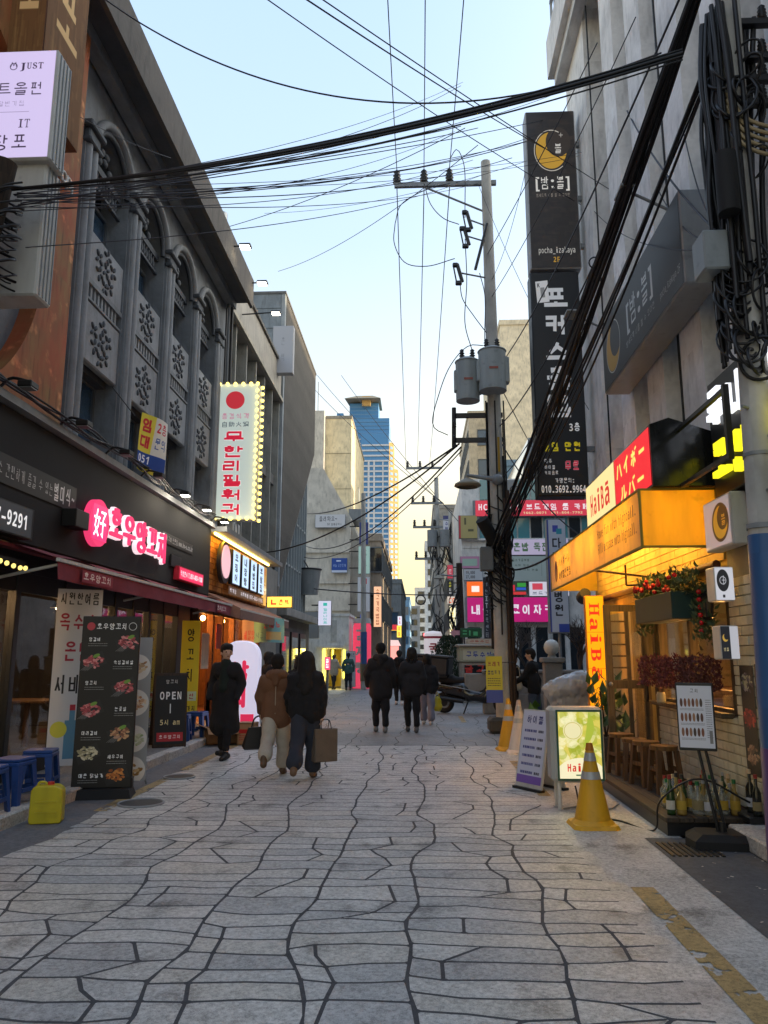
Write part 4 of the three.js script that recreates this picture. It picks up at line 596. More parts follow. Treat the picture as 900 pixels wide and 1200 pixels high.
// ---- ribbed grey building whose street face is cut on the slant
{
  const b = thing('slanted_ribbed_building', 'grey ribbed metal building cut on a slant above a glass corner', 'building', [-5.4, 0, -31]);
  const rib = concrete(0x77736d, { rough: .65 }), zA = -27.0, zB = -35.6, lo = (z) => 3.9 + (zA - z) * (11.2 - 3.9) / (zA - zB);
  part(b, 'wall', prismX([[zA, 3.9], [zA, 15.1], [zB, 15.1], [zB, 11.2]], -5.1, -5.0), rib);
  part(b, 'wall', bx(-9, 0, zA - .02, -5.8, 15.0, zB + .02), concrete(0x767d84)); part(b, 'corner_post', bx(-5.12, 4.0, zA + .06, -4.98, 15.2, zA - .2), concrete(0x9aa2a8)); part(b, 'soffit', prismX([[zA, 3.9], [zA, 3.75], [zB, 11.05], [zB, 11.2]], -5.8, -4.99), concrete(0x8d8a84)); part(b, 'near_wall', bx(-9, 12.0, zA + .05, -5.13, 15.1, zA - .01), concrete(0x87919a)); part(b, 'parapet', bx(-9.02, 15.1, zA + .08, -4.95, 15.2, zB - .05), concrete(0x6a6c6e));
  for (const y of [12.9, 13.7, 14.5]) part(b, 'panel_joint', bx(-9, y, zA + .052, -5.14, y + .03, zA + .058), concrete(0x5f676e));
  const n = 66; for (let i = 0; i < n; i++) { const z = zA - .22 - i * (zA - zB - .3) / n; part(b, 'rib', new THREE.BoxGeometry(.04, 15.05 - lo(z), .05).translate(-4.978, (15.05 + lo(z)) / 2, z), rib); }
  part(b, 'glazing', bx(-5.5, 3.3, zA - .3, -5.42, 11, zB), K.blueGlass); for (let i = 0; i <= 12; i++) { const z = zA - .4 - i * .68; part(b, 'mullion', bx(-5.42, 3.3, z, -5.3, Math.min(11, lo(z)), z - .07), painted(0xaab2b4)); } for (const y of [5.2, 7.2]) part(b, 'transom', bx(-5.42, y, zA - 2.2, -5.34, y + .08, zB), painted(0xaab2b4));
  part(b, 'canopy', bx(-5.8, 3.0, zA - .3, -4.7, 3.3, zB, .02), concrete(0x9a9a96)); part(b, 'ground_wall', bx(-5.8, 0, zA - .3, -5.1, 3.0, zB), concrete(0x5d6064));
  for (const z of [-28.2, -30.4, -32.6]) { const d = part(b, 'door', bx(-5.099, .1, z, -5.03, 2.5, z - 1.6), K.frame); part(d, 'pane', bx(-5.029, .3, z - .1, -5.024, 2.3, z - 1.5), K.darkGlass); }
}
{ // small orange lightbox
  const z = -24.3, A = px(313, 699, { z }), B = px(342, 712, { z }), s = thing('orange_lightbox', 'small orange lightbox with red letters sticking out past the timber shop', 'sign', [(A[0] + B[0]) / 2, B[1], z]);
  part(s, 'case', bx(A[0], B[1], z - .2, B[0], A[1], z, .01), painted(0xd8a24a)); face(s, 'sign_face', [(A[0] + B[0]) / 2, (A[1] + B[1]) / 2, z + .004], B[0] - A[0] - .03, A[1] - B[1] - .03, 0, canvasTex(160, 70, (g, w, h) => { fill(g, '#ffc04a', 0, 0, w, h); text(g, '혼혁', 72, 16, 76, 40, '#d8341c', { wt: .16 }); fill(g, '#d8341c', 22, 18, 12, 36); fill(g, '#d8341c', 22, 42, 38, 12); }), { glow: .9, dim: .4 }); part(s, 'bracket', bx(-5.2, B[1] + .1, z - .12, A[0], B[1] + .16, z - .06), K.frame);
}
// ================================================================ BEYOND THE CROSSING
// box building with real window openings framed on the faces that show
function block(name, label, x0, x1, z0, z1, h, mat, o = {}) {
  const b = thing(name, label, o.cat || 'building', [(x0 + x1) / 2, 0, (z0 + z1) / 2], { group: o.group });
  part(b, 'wall', bx(x0, 0, z0, x1, h, z1), mat); part(b, 'parapet', bx(x0 - .1, h, z0 + .1, x1 + .1, h + (o.par || .5), z1 - .1), o.trim || mat);
  const fr = o.frame || painted(0x6d7378), gl = o.glass || K.darkGlass, fh = o.fh || 3.2, ww = o.ww || 1.4, wh = o.wh || 1.6;
  const run = (len, cb) => { const n = Math.max(1, Math.floor(len / (o.gap || 2.4))); for (let i = 0; i < n; i++) cb((i + .5) * len / n); };
  for (let y = o.y0 ?? 4; y + wh < h; y += fh) {
    if (o.front !== false) run(x1 - x0, (d) => { const c = x0 + d; const w = part(b, 'window', [bx(c - ww / 2 - .08, y - .08, z0 + .002, c + ww / 2 + .08, y, z0 + .1), bx(c - ww / 2 - .08, y + wh, z0 + .002, c + ww / 2 + .08, y + wh + .08, z0 + .1), bx(c - ww / 2 - .08, y, z0 + .002, c - ww / 2, y + wh, z0 + .1), bx(c + ww / 2, y, z0 + .002, c + ww / 2 + .08, y + wh, z0 + .1)], fr); part(w, 'pane', bx(c - ww / 2, y, z0 + .004, c + ww / 2, y + wh, z0 + .03), gl); });
    if (o.side) { const X = o.side > 0 ? x1 : x0, s = o.side; run(z0 - z1, (d) => { const c = z0 - d, X0 = X + s * .002, X1 = X + s * .1; const w = part(b, 'window', [bx(X0, y - .08, c + ww / 2 + .08, X1, y, c - ww / 2 - .08), bx(X0, y + wh, c + ww / 2 + .08, X1, y + wh + .08, c - ww / 2 - .08), bx(X0, y, c + ww / 2 + .08, X1, y + wh, c + ww / 2), bx(X0, y, c - ww / 2, X1, y + wh, c - ww / 2 - .08)], fr); part(w, 'pane', bx(X + s * .004, y, c + ww / 2, X + s * .03, y + wh, c - ww / 2), gl); }); }
  }
  return b;
}
// upright or flat sign standing out towards us; corners by pixel on the plane z
function blade(name, label, u0, v0, u1, v1, z, bg, lines2, o = {}) {
  const A = px(u0, v0, { z }), B = px(u1, v1, { z }), w = B[0] - A[0], h = A[1] - B[1], cx = (A[0] + B[0]) / 2, cy = (A[1] + B[1]) / 2, s = thing(name, label, 'sign', [cx, B[1], z]);
  part(s, 'case', bx(A[0], B[1], z - (o.dep || .25), B[0], A[1], z, .01), o.edge || K.grey);
  const H = Math.round(Math.min(300, Math.max(48, (v1 - v0) * 3))), W = Math.max(24, Math.round(H * w / h));
  face(s, 'sign_face', [cx, cy, z + .006], w * .96, h * .98, 0, canvasTex(W, H, (g) => { fill(g, bg, 0, 0, W, H); for (const [str, x, y, ww, hh, col, oo] of lines2) str ? text(g, str, x * W, y * H, ww * W, hh * H, col, oo) : fill(g, col, x * W, y * H, ww * W, hh * H); }), { glow: o.glow, dim: o.glow ? .6 : undefined });
  if (o.arm) part(s, 'bracket', [bx(Math.min(o.arm, A[0]), A[1] - h * .2, z - .15, Math.max(o.arm, A[0]), A[1] - h * .2 + .06, z - .1), bx(Math.min(o.arm, A[0]), B[1] + h * .2, z - .15, Math.max(o.arm, A[0]), B[1] + h * .2 + .06, z - .1)], K.frame);
  if (o.post) part(s, 'post', rod([cx, 0, z - .12], [cx, B[1], z - .12], .05), K.grey);
  return s;
}
{ // white corner shop
  const z = -38, L = px(372, 722, { z }), R = px(409, 722, { z }), top = L[1], b = thing('white_corner_shop', 'low white rendered corner shop with a yellow lit doorway', 'building', [(L[0] + R[0]) / 2, 0, z]);
  const wm = concrete(0xf6f6f2), d0 = px(378, 760, { z }), d1 = px(400, 760, { z });
  part(b, 'wall', bx(L[0] - 3, 0, z, d0[0], top, z - 3.4), wm); part(b, 'wall', bx(d1[0], 0, z, R[0], top, z - 3.4), wm); part(b, 'wall', bx(d0[0], d0[1], z, d1[0], top, z - 3.4), wm); part(b, 'back_wall', bx(d0[0], 0, z - 3, d1[0], d0[1], z - 3.4), concrete(0xd8c060)); part(b, 'parapet', bx(L[0] - 3.05, top, z + .05, R[0] + .05, top + .12, z - 3.4), wm); part(b, 'cornice', bx(d0[0] - .3, d0[1] + .04, z + .003, R[0] - .25, d0[1] + .16, z + .12), wm); part(b, 'panel', bx(d0[0] + .4, d0[1] + .35, z + .003, R[0] - .6, top - .2, z + .05), concrete(0xcfcfca));
  const st = M(0xffe95a, { emissive: new THREE.Color(1, .86, .1), emissiveIntensity: 1.1 }); for (const x of [d0[0] + .05, (d0[0] + d1[0]) / 2, d1[0] + .1]) part(b, 'light_strip', bx(x, .5, z + .003, x + .09, d0[1] - .05, z + .06), st);
  part(b, 'pane', bx(d0[0] + .15, .2, z - .2, (d0[0] + d1[0]) / 2, d0[1], z - .19), K.glass); areaLight('doorway_glow', 0xffe27a, 3, 1.0, 1.8, [(d0[0] + d1[0]) / 2, 1.2, z - 1.2], [(d0[0] + d1[0]) / 2, 1.1, z + 2]);
  blade('grey_panel_sign', 'blank light grey square sign box beside the white corner shop', 351, 717, 373, 748, -36.5, '#b4b8ba', [], { dep: .3 });
  blade('clinic_blade_sign', 'small white blade sign with a teal dot and vertical letters', 373, 704, 388, 733, -35.5, '#dcdcf0', [['일리나이트', .36, .28, .4, .68, '#55b8ae', { vert: 1 }], ['', .38, .08, .3, .12, '#2fb8a8']], { glow: .3, arm: -5 });
  blade('octagon_sign', 'round pink lit sign hanging by the white corner shop doorway', 380, 770, 387, 785, -33, '#e8506a', [['술', .15, .1, .7, .35, '#fff'], ['집', .15, .5, .7, .35, '#fff']], { glow: .6, post: 1 });
  const lan = px(362, 682, { z: -35 }), lt = thing('cone_shade_lamp', 'grey tapered sign lamp hanging from the glass corner', 'lamp', lan); part(lt, 'shade', at(cyl(.55, .42, 1.15, 16), ...lan), painted(0x8f9496)); part(lt, 'rim', at(new THREE.TorusGeometry(.56, .04, 6, 18).rotateX(Math.PI / 2), lan[0], lan[1] + .57, lan[2]), K.frame); part(lt, 'arm', rod([lan[0], lan[1] + .58, lan[2]], [-5.3, lan[1] + 1.0, lan[2]], .03), K.frame);
}
{ // beige buildings behind the corner shop
  const z = -44, P = (u, v) => { const q = px(u, v, { z }); return [q[0], q[1]]; };
  const b = thing('stepped_beige_building', 'beige rendered building with a steep sloping roofline behind the white corner shop', 'building', [-5, 0, z]), bm = concrete(0xd8d2c6);
  const o = [P(345, 547), P(379, 549), P(411, 606), P(424, 640)]; part(b, 'wall', prismZ([[o[0][0], 0], o[0], o[1], o[2], [o[2][0], 0]], z - 12, z), bm); part(b, 'side_wall', prismZ([[o[2][0] + .01, 0], [o[2][0] + .01, o[2][1] - .1], [o[3][0], o[3][1]], [o[3][0], 0]], z - 12, z - .3), concrete(0xc6c0b4)); const lg = (v) => { const a = P(350, v), c = P(410, v); return bx(a[0], a[1], z + .003, c[0], a[1] + .12, z + .12); };
  for (const v of [648, 684, 716]) part(b, 'ledge', lg(v), bm); const rf = P(400, 585); part(b, 'roof_shed', bx(rf[0] + .3, rf[1] - 1, z - 1.5, rf[0] + 1.1, rf[1] - .3, z - 4), K.grey);
  blade('cafe_name_sign', 'wide pale sign with handwritten greeting on the beige building', 369, 603, 405, 618, z + .3, '#d2d2d4', [['올리와요~', .12, .12, .62, .42, '#2c2c30', { wt: .1, round: 1 }], ['5F 열매공작소', .4, .66, .5, .2, '#666']], { dep: .2 });
  blade('office_blue_sign', 'small blue office sign on the beige building wall', 388.5, 654, 407, 671, z + .3, '#2a4f9e', [['하늘 공인중개', .08, .4, .84, .22, '#dfe6f4'], ['', .3, .14, .3, .1, '#dfe6f4'], ['', 0, .84, 1, .16, '#c9d2e6']], { dep: .15 });
  const c = thing('tall_cream_building', 'tall plain cream building with blank walls behind the sloping beige one', 'building', [-7, 0, -60]), z2 = -60, Q = (u, v) => px(u, v, { z: z2 }), a1 = Q(382, 491), a2 = Q(412, 492), a3 = Q(364, 489);
  const cm = concrete(0xeadcb8); part(c, 'wall', bx(a1[0], 0, z2, a2[0], a1[1], z2 - 14), cm); part(c, 'stair_tower', bx(a3[0], 0, z2 + 1, a1[0] - .01, a1[1] + .4, z2 - 12), concrete(0xd6d0c4)); part(c, 'coping', bx(a1[0], a1[1], z2 + .05, a2[0] + .05, a1[1] + .25, z2 - 14), concrete(0x9a9488)); part(c, 'side_window', bx(a2[0] + .002, a1[1] - 5.4, z2 - 7, a2[0] + .05, a1[1] - 4.2, z2 - 8), K.darkGlass); for (let i = 1; i < 7; i++) part(c, 'joint', bx(a1[0], a1[1] * i / 7, z2 + .002, a2[0], a1[1] * i / 7 + .05, z2 + .02), concrete(0xa09880));
  part(c, 'antenna', rod([a3[0] + .6, a1[1], z2], [a3[0] + .6, a1[1] + 3.2, z2], .03), K.grey);
}
// signs down the left side of the far street
blade('navy_blade_sign', 'narrow navy blade sign with white vertical letters', 421, 612, 431.5, 638, -43.6, '#34407c', [['부대찌개', .2, .08, .6, .84, '#e8eaf4', { vert: 1 }]], { arm: -4 });
blade('mint_blade_sign', 'mint green blade sign with dark vertical letters', 420, 640, 433.5, 672.5, -43.4, '#b4d8cc', [['라멘미스터', .18, .08, .6, .84, '#3c6a5c', { vert: 1 }]], { glow: .12, arm: -4 });
blade('white_red_blade_sign', 'white blade sign with a red square crest and vertical letters', 419, 676, 433.5, 717, -43.2, '#cfd3d6', [['', .25, .04, .5, .16, '#c92c3a'], ['우리동네약국', .3, .24, .42, .7, '#3a4a44', { vert: 1 }]], { arm: -4 });
blade('peach_blade_sign', 'lit peach blade sign with dark vertical letters', 438, 687, 447, 735, -51, '#f4b890', [['소고기국밥집', .2, .04, .6, .92, '#8a4a30', { vert: 1 }]], { glow: .4, arm: -3.6 });
blade('yellow_edge_sign', 'black upright sign edged in yellow beside the white corner shop', 411.5, 723, 417.5, 757, -43, '#22242a', [['', 0, 0, .16, 1, '#e8dc5a'], ['', .84, 0, .16, 1, '#e8dc5a'], ['노래방', .3, .1, .4, .8, '#e8dc5a', { vert: 1 }]], { glow: .3, arm: -4 });
blade('blue_yellow_sign', 'small blue and yellow square sign behind the street pole', 422, 720, 429, 741, -43.7, '#3850b0', [['', .2, .3, .6, .4, '#e8d83a']], { glow: .25, arm: -4 });
blade('purple_lightbox', 'small lilac sign board on a low roof far down the street', 454, 720.5, 470, 726, -88, '#c9c4ee', [['전자담배매장', .08, .2, .84, .6, '#6a5cb0']], { glow: .3, post: 1 });
blade('gold_letter_sign', 'gold lettered strip sign on the far glazed shop', 447, 712, 461, 717, -80, '#3a3226', [['이층집', .1, .1, .8, .8, '#f0b83a']], { glow: .5, arm: -4.5 });
blade('red_strip_sign', 'red strip sign with white mark on the far glazed shop', 448, 732, 466, 739, -78, '#b8323a', [['', .08, .3, .35, .4, '#f2ece8'], ['', .0, .9, 1, .1, '#f0b040']], { glow: .45, arm: -4.5 });
blade('yellow_box_sign', 'yellow lit box sign far down the street', 465, 733, 470.5, 747, -76, '#f4c84a', [['주점', .2, .1, .6, .8, '#7a4a1c', { vert: 1 }]], { glow: .6, post: 1 });
blade('white_box_sign', 'white lit box sign far down the street above the yellow one', 466, 722, 471, 733, -82, '#dcdce8', [['호프', .2, .1, .6, .8, '#c23a4a', { vert: 1 }]], { glow: .4, post: 1 });
{ // left pole with blue wrap, red pillar sign, white standing banner, small street clutter
  const z = -37.2, c = px(426, 806, { z }), t = thing('street_pole', 'grey street pole with a blue wrapped lower half near the corner shop', 'pole', [c[0], 0, c[2]]);
  part(t, 'shaft', rod([c[0], 0, c[2]], [c[0] - .05, 9.5, c[2]], .14, .11, 12), K.pole); part(t, 'blue_wrap', at(cyl(.155, .16, 1.5, 14), c[0], 1.95, c[2]), painted(0x3a5f9a)); part(t, 'hazard_band', at(cyl(.165, .165, .8, 14), c[0], .8, c[2]), painted(0x6a6250));
  const r = px(424, 812, { z: -39 }), p = thing('red_pillar_sign', 'tall round red pillar sign with white letters at the corner', 'sign', [r[0], 0, r[2]]); part(p, 'lantern', at(lathe([[0, 0], [.46, 0], [.46, 3.0], [.4, 3.2], [0, 3.25]], 18), r[0], .0, r[2]), M(0xc8203e, { emissive: new THREE.Color(.9, .08, .16), emissiveIntensity: .25 })); part(p, 'top', at(cyl(.42, .46, .25, 18), r[0], 3.3, r[2]), K.white); part(p, 'letter', [letterGeo('감', .6, .6, .1, .03).translate(r[0], 2.6, r[2] + .45), letterGeo('자', .6, .6, .1, .03).translate(r[0], 1.8, r[2] + .45), letterGeo('탕', .6, .6, .1, .03).translate(r[0], 1.0, r[2] + .45)], K.white);
  blade('white_stand_banner', 'white standing banner beside the blue wrapped pole', 405, 763, 416.5, 805, -37.6, '#c9ccd4', [['신규오픈', .1, .05, .8, .1, '#555'], ['', .2, .3, .6, .4, '#b4b8c4']], { dep: .05 });
  const q = px(424.5, 782, { z: -55 }), v = thing('red_canopy_stall', 'small red and white lit food stall far down the street', 'stall', [q[0], 0, -70]);
  const sx = px(455, 780, { z: -70 })[0]; part(v, 'booth', bx(sx - .9, 0, -70, sx + .9, 2.4, -71.5), M(0xd85a5a, { emissive: new THREE.Color(1, .35, .3), emissiveIntensity: .5 })); part(v, 'canopy', at(cyl(.9, 1.15, .5, 14), sx, 2.7, -70.7), M(0xe8c9c4, { emissive: new THREE.Color(1, .7, .65), emissiveIntensity: .3 })); part(v, 'counter', bx(sx - 1, .8, -69.9, sx + 1, .9, -70), K.wood);
}
// row of buildings down the left and right sides
const G = (u, v, z) => px(u, v, { z });
{
  const rows = [ // name, label, u0, u1 at front face, vTop, z, depth, colour, side
    ['brown_tiled_building', 'brown tiled building with a dark window strip down the left side', 425, 446, 634, -52, 20, 0xa89a8a, 1, {}],
    ['glazed_shop_building', 'low dark glazed building with lit shop signs far down the left side', 440, 470, 684, -84, 26, 0x7c858e, 1, { glass: K.blueGlass, ww: 2.2, wh: 2.2, gap: 2.8 }],
    ['blue_glass_block', 'blue glass office block far down the street', 470, 480, 702, -170, 30, 0x6f96ba, 1, { glass: K.blueGlass, ww: 1.2, gap: 2 }],
    ['far_grey_block', 'grey far off block closing the end of the street', 478, 492, 712, -230, 20, 0xb9bbbd, 0, { gap: 3, ww: 1.8 }],
    ['white_balcony_tower', 'white apartment tower with dark balcony rows at the end of the street', 486, 501, 690, -300, 20, 0xe6e4de, 0, { gap: 3.4, ww: 2.4, fh: 3.4 }],
    ['slab_tower', 'pale slab tower rising behind the right-hand street poles', 498, 512, 636, -210, 20, 0xdcdee0, 0, { gap: 2.4, ww: 1.8 }],
    ['grey_mixed_block', 'grey block behind the utility poles on the right side', 508, 545, 596, -95, 30, 0xbab7b2, -1, { gap: 2.6 }],
    ['narrow_tan_block', 'narrow tan block with lit sign column on the right side', 527, 545, 640, -66, 16, 0xcfc4ae, -1, {}],
  ];
  for (const [n, l, u0, u1, v, z, d, c, s, o] of rows) { const a = G(u0, v, z), e = G(u1, v, z); block(n, l, a[0], e[0], z, z - d, a[1], concrete(c), { side: s, ...o }); }
}
{ // the glass tower with a flared crown
  const z = -460, sc = (u, v) => px(u, v, { z }), b = thing('glass_tower', 'blue glass skyscraper with stepped top and a flared crown', 'skyscraper', [sc(430, 700)[0], 0, z]);
  const gl = M(0x4f93cc, { rough: .35, map: TX.metal }), wh = concrete(0xd8dade, { rough: .6 }), D = 26;
  const box = (u0, u1, vt, vb, z0, d, m, name) => { const a = sc(u0, vt), c = sc(u1, vb); return part(b, name, bx(a[0], Math.max(0, c[1]), z0, c[0], a[1], z0 - d), m); };
  box(423, 456, 508, 830, z, D, gl, 'shaft'); box(397, 456, 489, 512, z - 3, D, gl, 'shaft'); box(409, 443, 470, 490, z - 5, D - 6, gl, 'upper_shaft'); box(394, 400, 482, 640, z - 4, D, gl, 'wing'); box(400, 424, 510, 830, z - 1, D, gl, 'shaft'); const wing = (u0, u1, vt, z0) => { const a = sc(u0, vt), c = sc(u1, vt), w = c[0] - a[0]; part(b, 'side_wing', new ConvexGeometry([0, a[1]].flatMap((y) => [V(a[0], y, z0), V(c[0], y, z0 - w), V(c[0], y, z0 - 18), V(a[0], y, z0 - 18)])), concrete(0xcaa768)); for (let v = vt + 6; v < 745; v += 6.1) { const y = sc(u0, v)[1]; part(b, 'window', at(new THREE.BoxGeometry(w * .8, 1.7, .3), a[0] + w / 2, y, z0 - w / 2, Math.PI / 4), gl); } }; wing(456, 461, 518, z - .5); wing(461, 466, 548, z - 3.2);
  const a = sc(404, 468), c = sc(446, 468), y = a[1], t = sc(430, 460)[1], m = (a[0] + c[0]) / 2; part(b, 'crown', new ConvexGeometry([V(a[0], y, z + 2), V(c[0], y, z + 2), V(a[0] + 3, y, z - 24), V(c[0], y, z - 24), V(m - 4, t, z - 6), V(m + 6, t, z - 6), V(m, t, z - 18)]), concrete(0xa89a80)); const lb = sc(424, 469), lc = sc(434, 463); part(b, 'crown_core', bx(lb[0], lb[1] - 3, z - 2, lc[0], lc[1], z - 12), concrete(0xd8b070));
  for (let v = 522; v < 740; v += 6.1) { const p = sc(424, v), q = sc(456, v); part(b, 'floor_band', bx(p[0], p[1] - .55, z + .05, q[0] + .1, p[1] + .5, z + .5), wh); }
  for (const u of [424, 431, 437.5, 448, 455]) { const p = sc(u, 540), q = sc(u + 1.4, 760); part(b, 'mullion', bx(p[0], 0, z + .06, q[0], p[1], z + .62), wh); }
  for (let v = 476; v < 520; v += 4.4) { const p = sc(398, v), q = sc(v < 490 ? 443 : 456, v), p2 = sc(v < 490 ? 409 : 398, v); part(b, 'floor_line', bx(p2[0], p[1], z - 2.9, q[0], p[1] + .3, z - 2.7), M(0x6a8fae)); }
  for (let v = 515; v < 640; v += 5) { const p = sc(400, v), q = sc(424, v); part(b, 'floor_line', bx(p[0], p[1], z - .95, q[0], p[1] + .5, z - .7), wh); }
}
// ================================================================ RIGHT: SIGN COVERED BUILDING ACROSS THE CROSSING
{
  const z = -42, q = (u, v) => px(u, v, { z }), a = q(541, 560), e = q(760, 560), b = thing('sign_covered_building', 'pale tiled building with teal glass bands covered in colourful shop signs', 'building', [8, 0, z]);
  const wm = concrete(0xf0ede8), y = (v) => q(600, v)[1];
  part(b, 'wall', bx(a[0], 0, z - .2, e[0], y(560), z - 14), wm); part(b, 'roof_wall', prismZ([[q(612, 560)[0], y(560)], [q(620, 520)[0], y(512)], [e[0], y(512)], [e[0], y(560)]], z - 14, z - .2), K.blueGlass);
  const tl = M(0x4f8c92, { rough: .1, physical: true, clearcoat: 1 });
  for (let i = 0; i < 11; i++) { const u = 562 + i * 15; const p = q(u, 606), r = q(u + 14, 632); part(b, 'window', bx(p[0], r[1], z - .19, r[0], p[1], z - .1), i % 3 === 1 ? K.darkGlass : tl); const p2 = q(u, 562), r2 = q(u + 14, 585); part(b, 'window', bx(p2[0], r2[1], z - .19, r2[0], p2[1], z - .1), i % 4 === 2 ? K.blueGlass : tl); }
  for (let i = 0; i < 14; i++) for (const v of [633, 643]) { const p = q(541 + i * 12, v), r = q(552.4 + i * 12, v + 9); part(b, 'tile', bx(p[0], r[1], z - .198, r[0], p[1], z - .15), wm); }
  for (let i = 0; i < 9; i++) { const p = q(548 + i * 20, 735), r = q(564 + i * 20, 790); part(b, 'shop_window', bx(p[0], r[1], z - .19, r[0], p[1], z - .1), K.darkGlass); }
  part(b, 'ledge', bx(a[0] - .1, y(633), z - .1, e[0], y(631), z + .1), wm);
  const S = (n, l, u0, v0, u1, v1, bg, li, o = {}) => blade(n, l, u0, v0, u1, v1, z + .25, bg, li, { dep: .2, ...o });
  S('red_cafe_sign', 'long red cafe sign with white letters across the sign covered building', 554, 586.5, 700, 604, '#d83a4e', [['HC HEROIC 보드게임 룸 카페', .02, .2, .94, .46, '#fbeef0', { wt: .14 }], ['1662-0071  051-804-7792', .4, .74, .5, .16, '#f4d8a0']], { glow: .25 });
  S('lilac_party_sign', 'pale lilac strip sign with playful green letters', 595, 632, 668, 650, '#cfc2de', [['혼밥 독전코인', .06, .2, .9, .6, '#4a6a4a', { wt: .16, round: 1 }]], { glow: .15 });
  S('grey_notice_panel', 'large grey green notice panel with lines of small text', 594, 651.5, 668, 681, '#b9c4ba', [['글쓰기공부방', .06, .1, .3, .12, '#6a7a6c'], ['수학 영어 국어', .1, .32, .4, .1, '#6a7a6c'], ['과학 사회 논술', .1, .5, .4, .1, '#6a7a6c'], ['', .55, .2, .01, .6, '#9aa89c']]);
  S('orange_sign', 'square orange sign with a white symbol', 546, 681.5, 594, 698.5, '#f0661e', [['', .12, .3, .2, .42, '#fbe8dc'], ['정직유부', .4, .28, .55, .46, '#fbe8dc', { wt: .15 }]], { glow: .35 });
  S('rainbow_sign', 'dark sign with coloured rays and a red dot', 595.5, 681.5, 617, 697, '#2a3a2c', [['', .5, .1, .5, .3, '#3a9a3c'], ['', .45, .45, .55, .2, '#2c5cc8'], ['', 0, .78, 1, .22, '#d83a3a'], ['', .08, .25, .28, .5, '#d83040']], { glow: .25 });
  S('pale_hc_sign', 'pale sign with orange and red letters', 619, 681.5, 668, 698.5, '#d6d2de', [['HC', .42, .1, .3, .5, '#e8703a'], ['', .08, .12, .26, .44, '#d8485a'], ['보드게임', .06, .68, .6, .24, '#6a7080']], { glow: .25 });
  S('magenta_sign', 'wide magenta sign with large white letters', 545, 700, 668, 729, '#c01a74', [['내공&도쿄이자카야', .03, .26, .95, .48, '#f6eef4', { wt: .16 }]], { glow: .25 });
  S('pink_board', 'pink framed poster board beside the orange sign', 539, 652, 562, 666, '#c98aa8', [['', .1, .2, .8, .6, '#a8c4b0']], {}); S('price_strip', 'white strip sign with black prices beside the pole', 543, 667, 566, 680, '#c4c6c8', [['19,000', .1, .15, .5, .3, '#333'], ['27,000', .1, .55, .5, .3, '#333']], {});
  S('olive_poster', 'olive poster with red edge high on the sign covered building', 537, 604, 560, 631, '#b4a468', [['', 0, 0, .1, 1, '#c23a44'], ['', .3, .1, .1, .3, '#5a5436'], ['', .5, .6, .3, .1, '#5a5436']]);
  // taller neighbours behind
  const t = G(586, 381, -70), t2 = G(700, 381, -70); block('tall_beige_building', 'tall blank beige building rising behind the black blade sign', t[0], t2[0], -70, -90, t[1], concrete(0xf2e4c6), { front: false });
  const n = G(550, 536, -78), n2 = G(586, 536, -78); block('cluttered_beige_block', 'beige block with balconies and blue windows behind the utility pole', n[0], n2[0], -78, -95, G(552, 487, -78)[1], concrete(0xdccfb8), { side: -1, glass: K.blueGlass, gap: 2, ww: 1.3 });
  block('blue_gable_building', 'blue grey gabled block beside the tall beige building', G(592, 545, -60)[0], G(640, 545, -60)[0], -60, -66, G(600, 546, -60)[1], concrete(0x7f98a8), {});
  block('brick_side_building', 'brown side street building across the garden', 14, 30, -20, -60, 17, concrete(0x86705e), { side: -1, front: true });
  block('corner_side_building', 'grey side street building behind the bar', 9.5, 30, -3, -19, 13, concrete(0x8b8f92), { side: -1 });
}
// more signs along the right
blade('hospital_banner', 'tall white clinic banner sign with blue edges and black vertical letters', 640, 608, 668, 742, -22.5, '#ccd2dc', [['', 0, 0, .07, 1, '#3848a0'], ['', .3, .05, .3, .06, '#4a54b8'], ['', .5, .08, .3, .05, '#3aa0b0'], ['다나한방병원', .2, .15, .62, .72, '#16181e', { vert: 1, wt: .13 }], ['', .45, .93, .55, .07, '#3a52b0']], { dep: .35, post: 1 });
blade('navy_school_sign', 'narrow dark vertical school sign beside the repair kiosk', 566, 676, 577.5, 752, -27.5, '#272c38', [['부산IT교육센터', .14, .06, .44, .9, '#d8dce4', { vert: 1, wt: .12 }], ['051-123-4567', .7, .1, .2, .6, '#8a90a0', { vert: 1 }]], { dep: .2, post: 1 });
blade('pale_navy_sign', 'white vertical sign with navy top on the far right row', 519, 604, 528, 640, -60, '#b9bcc8', [['', 0, 0, 1, .12, '#34386c'], ['수학학원', .2, .18, .6, .7, '#34386c', { vert: 1 }]], { arm: 3 });
blade('red_small_sign', 'small red and white sign under the far street lamp', 524, 662, 531, 678, -48, '#c84a5a', [['분식', .15, .3, .7, .4, '#f4e8ea', { vert: 1 }]], { arm: 3, glow: .2 });
blade('round_red_sign', 'red and orange lettered sign low on the far right row', 524, 699, 535, 708, -46, '#d8c8b8', [['CO', .1, .1, .8, .8, '#e0501e']], { arm: 3.2, glow: .3 });
blade('yellow_lit_column', 'tall yellow lit sign column on the far right row', 526.5, 710, 534.5, 744, -47, '#f4eec4', [['맛있는고기집', .2, .05, .6, .9, '#d8a21e', { vert: 1 }]], { arm: 3.2, glow: .45 });
blade('black_lit_sign', 'black sign with white and yellow letters on the far right row', 524, 680, 531, 698, -47, '#1f2226', [['술', .2, .05, .6, .4, '#e8e04a'], ['집', .2, .5, .6, .4, '#eee']], { arm: 3.2, glow: .2 });
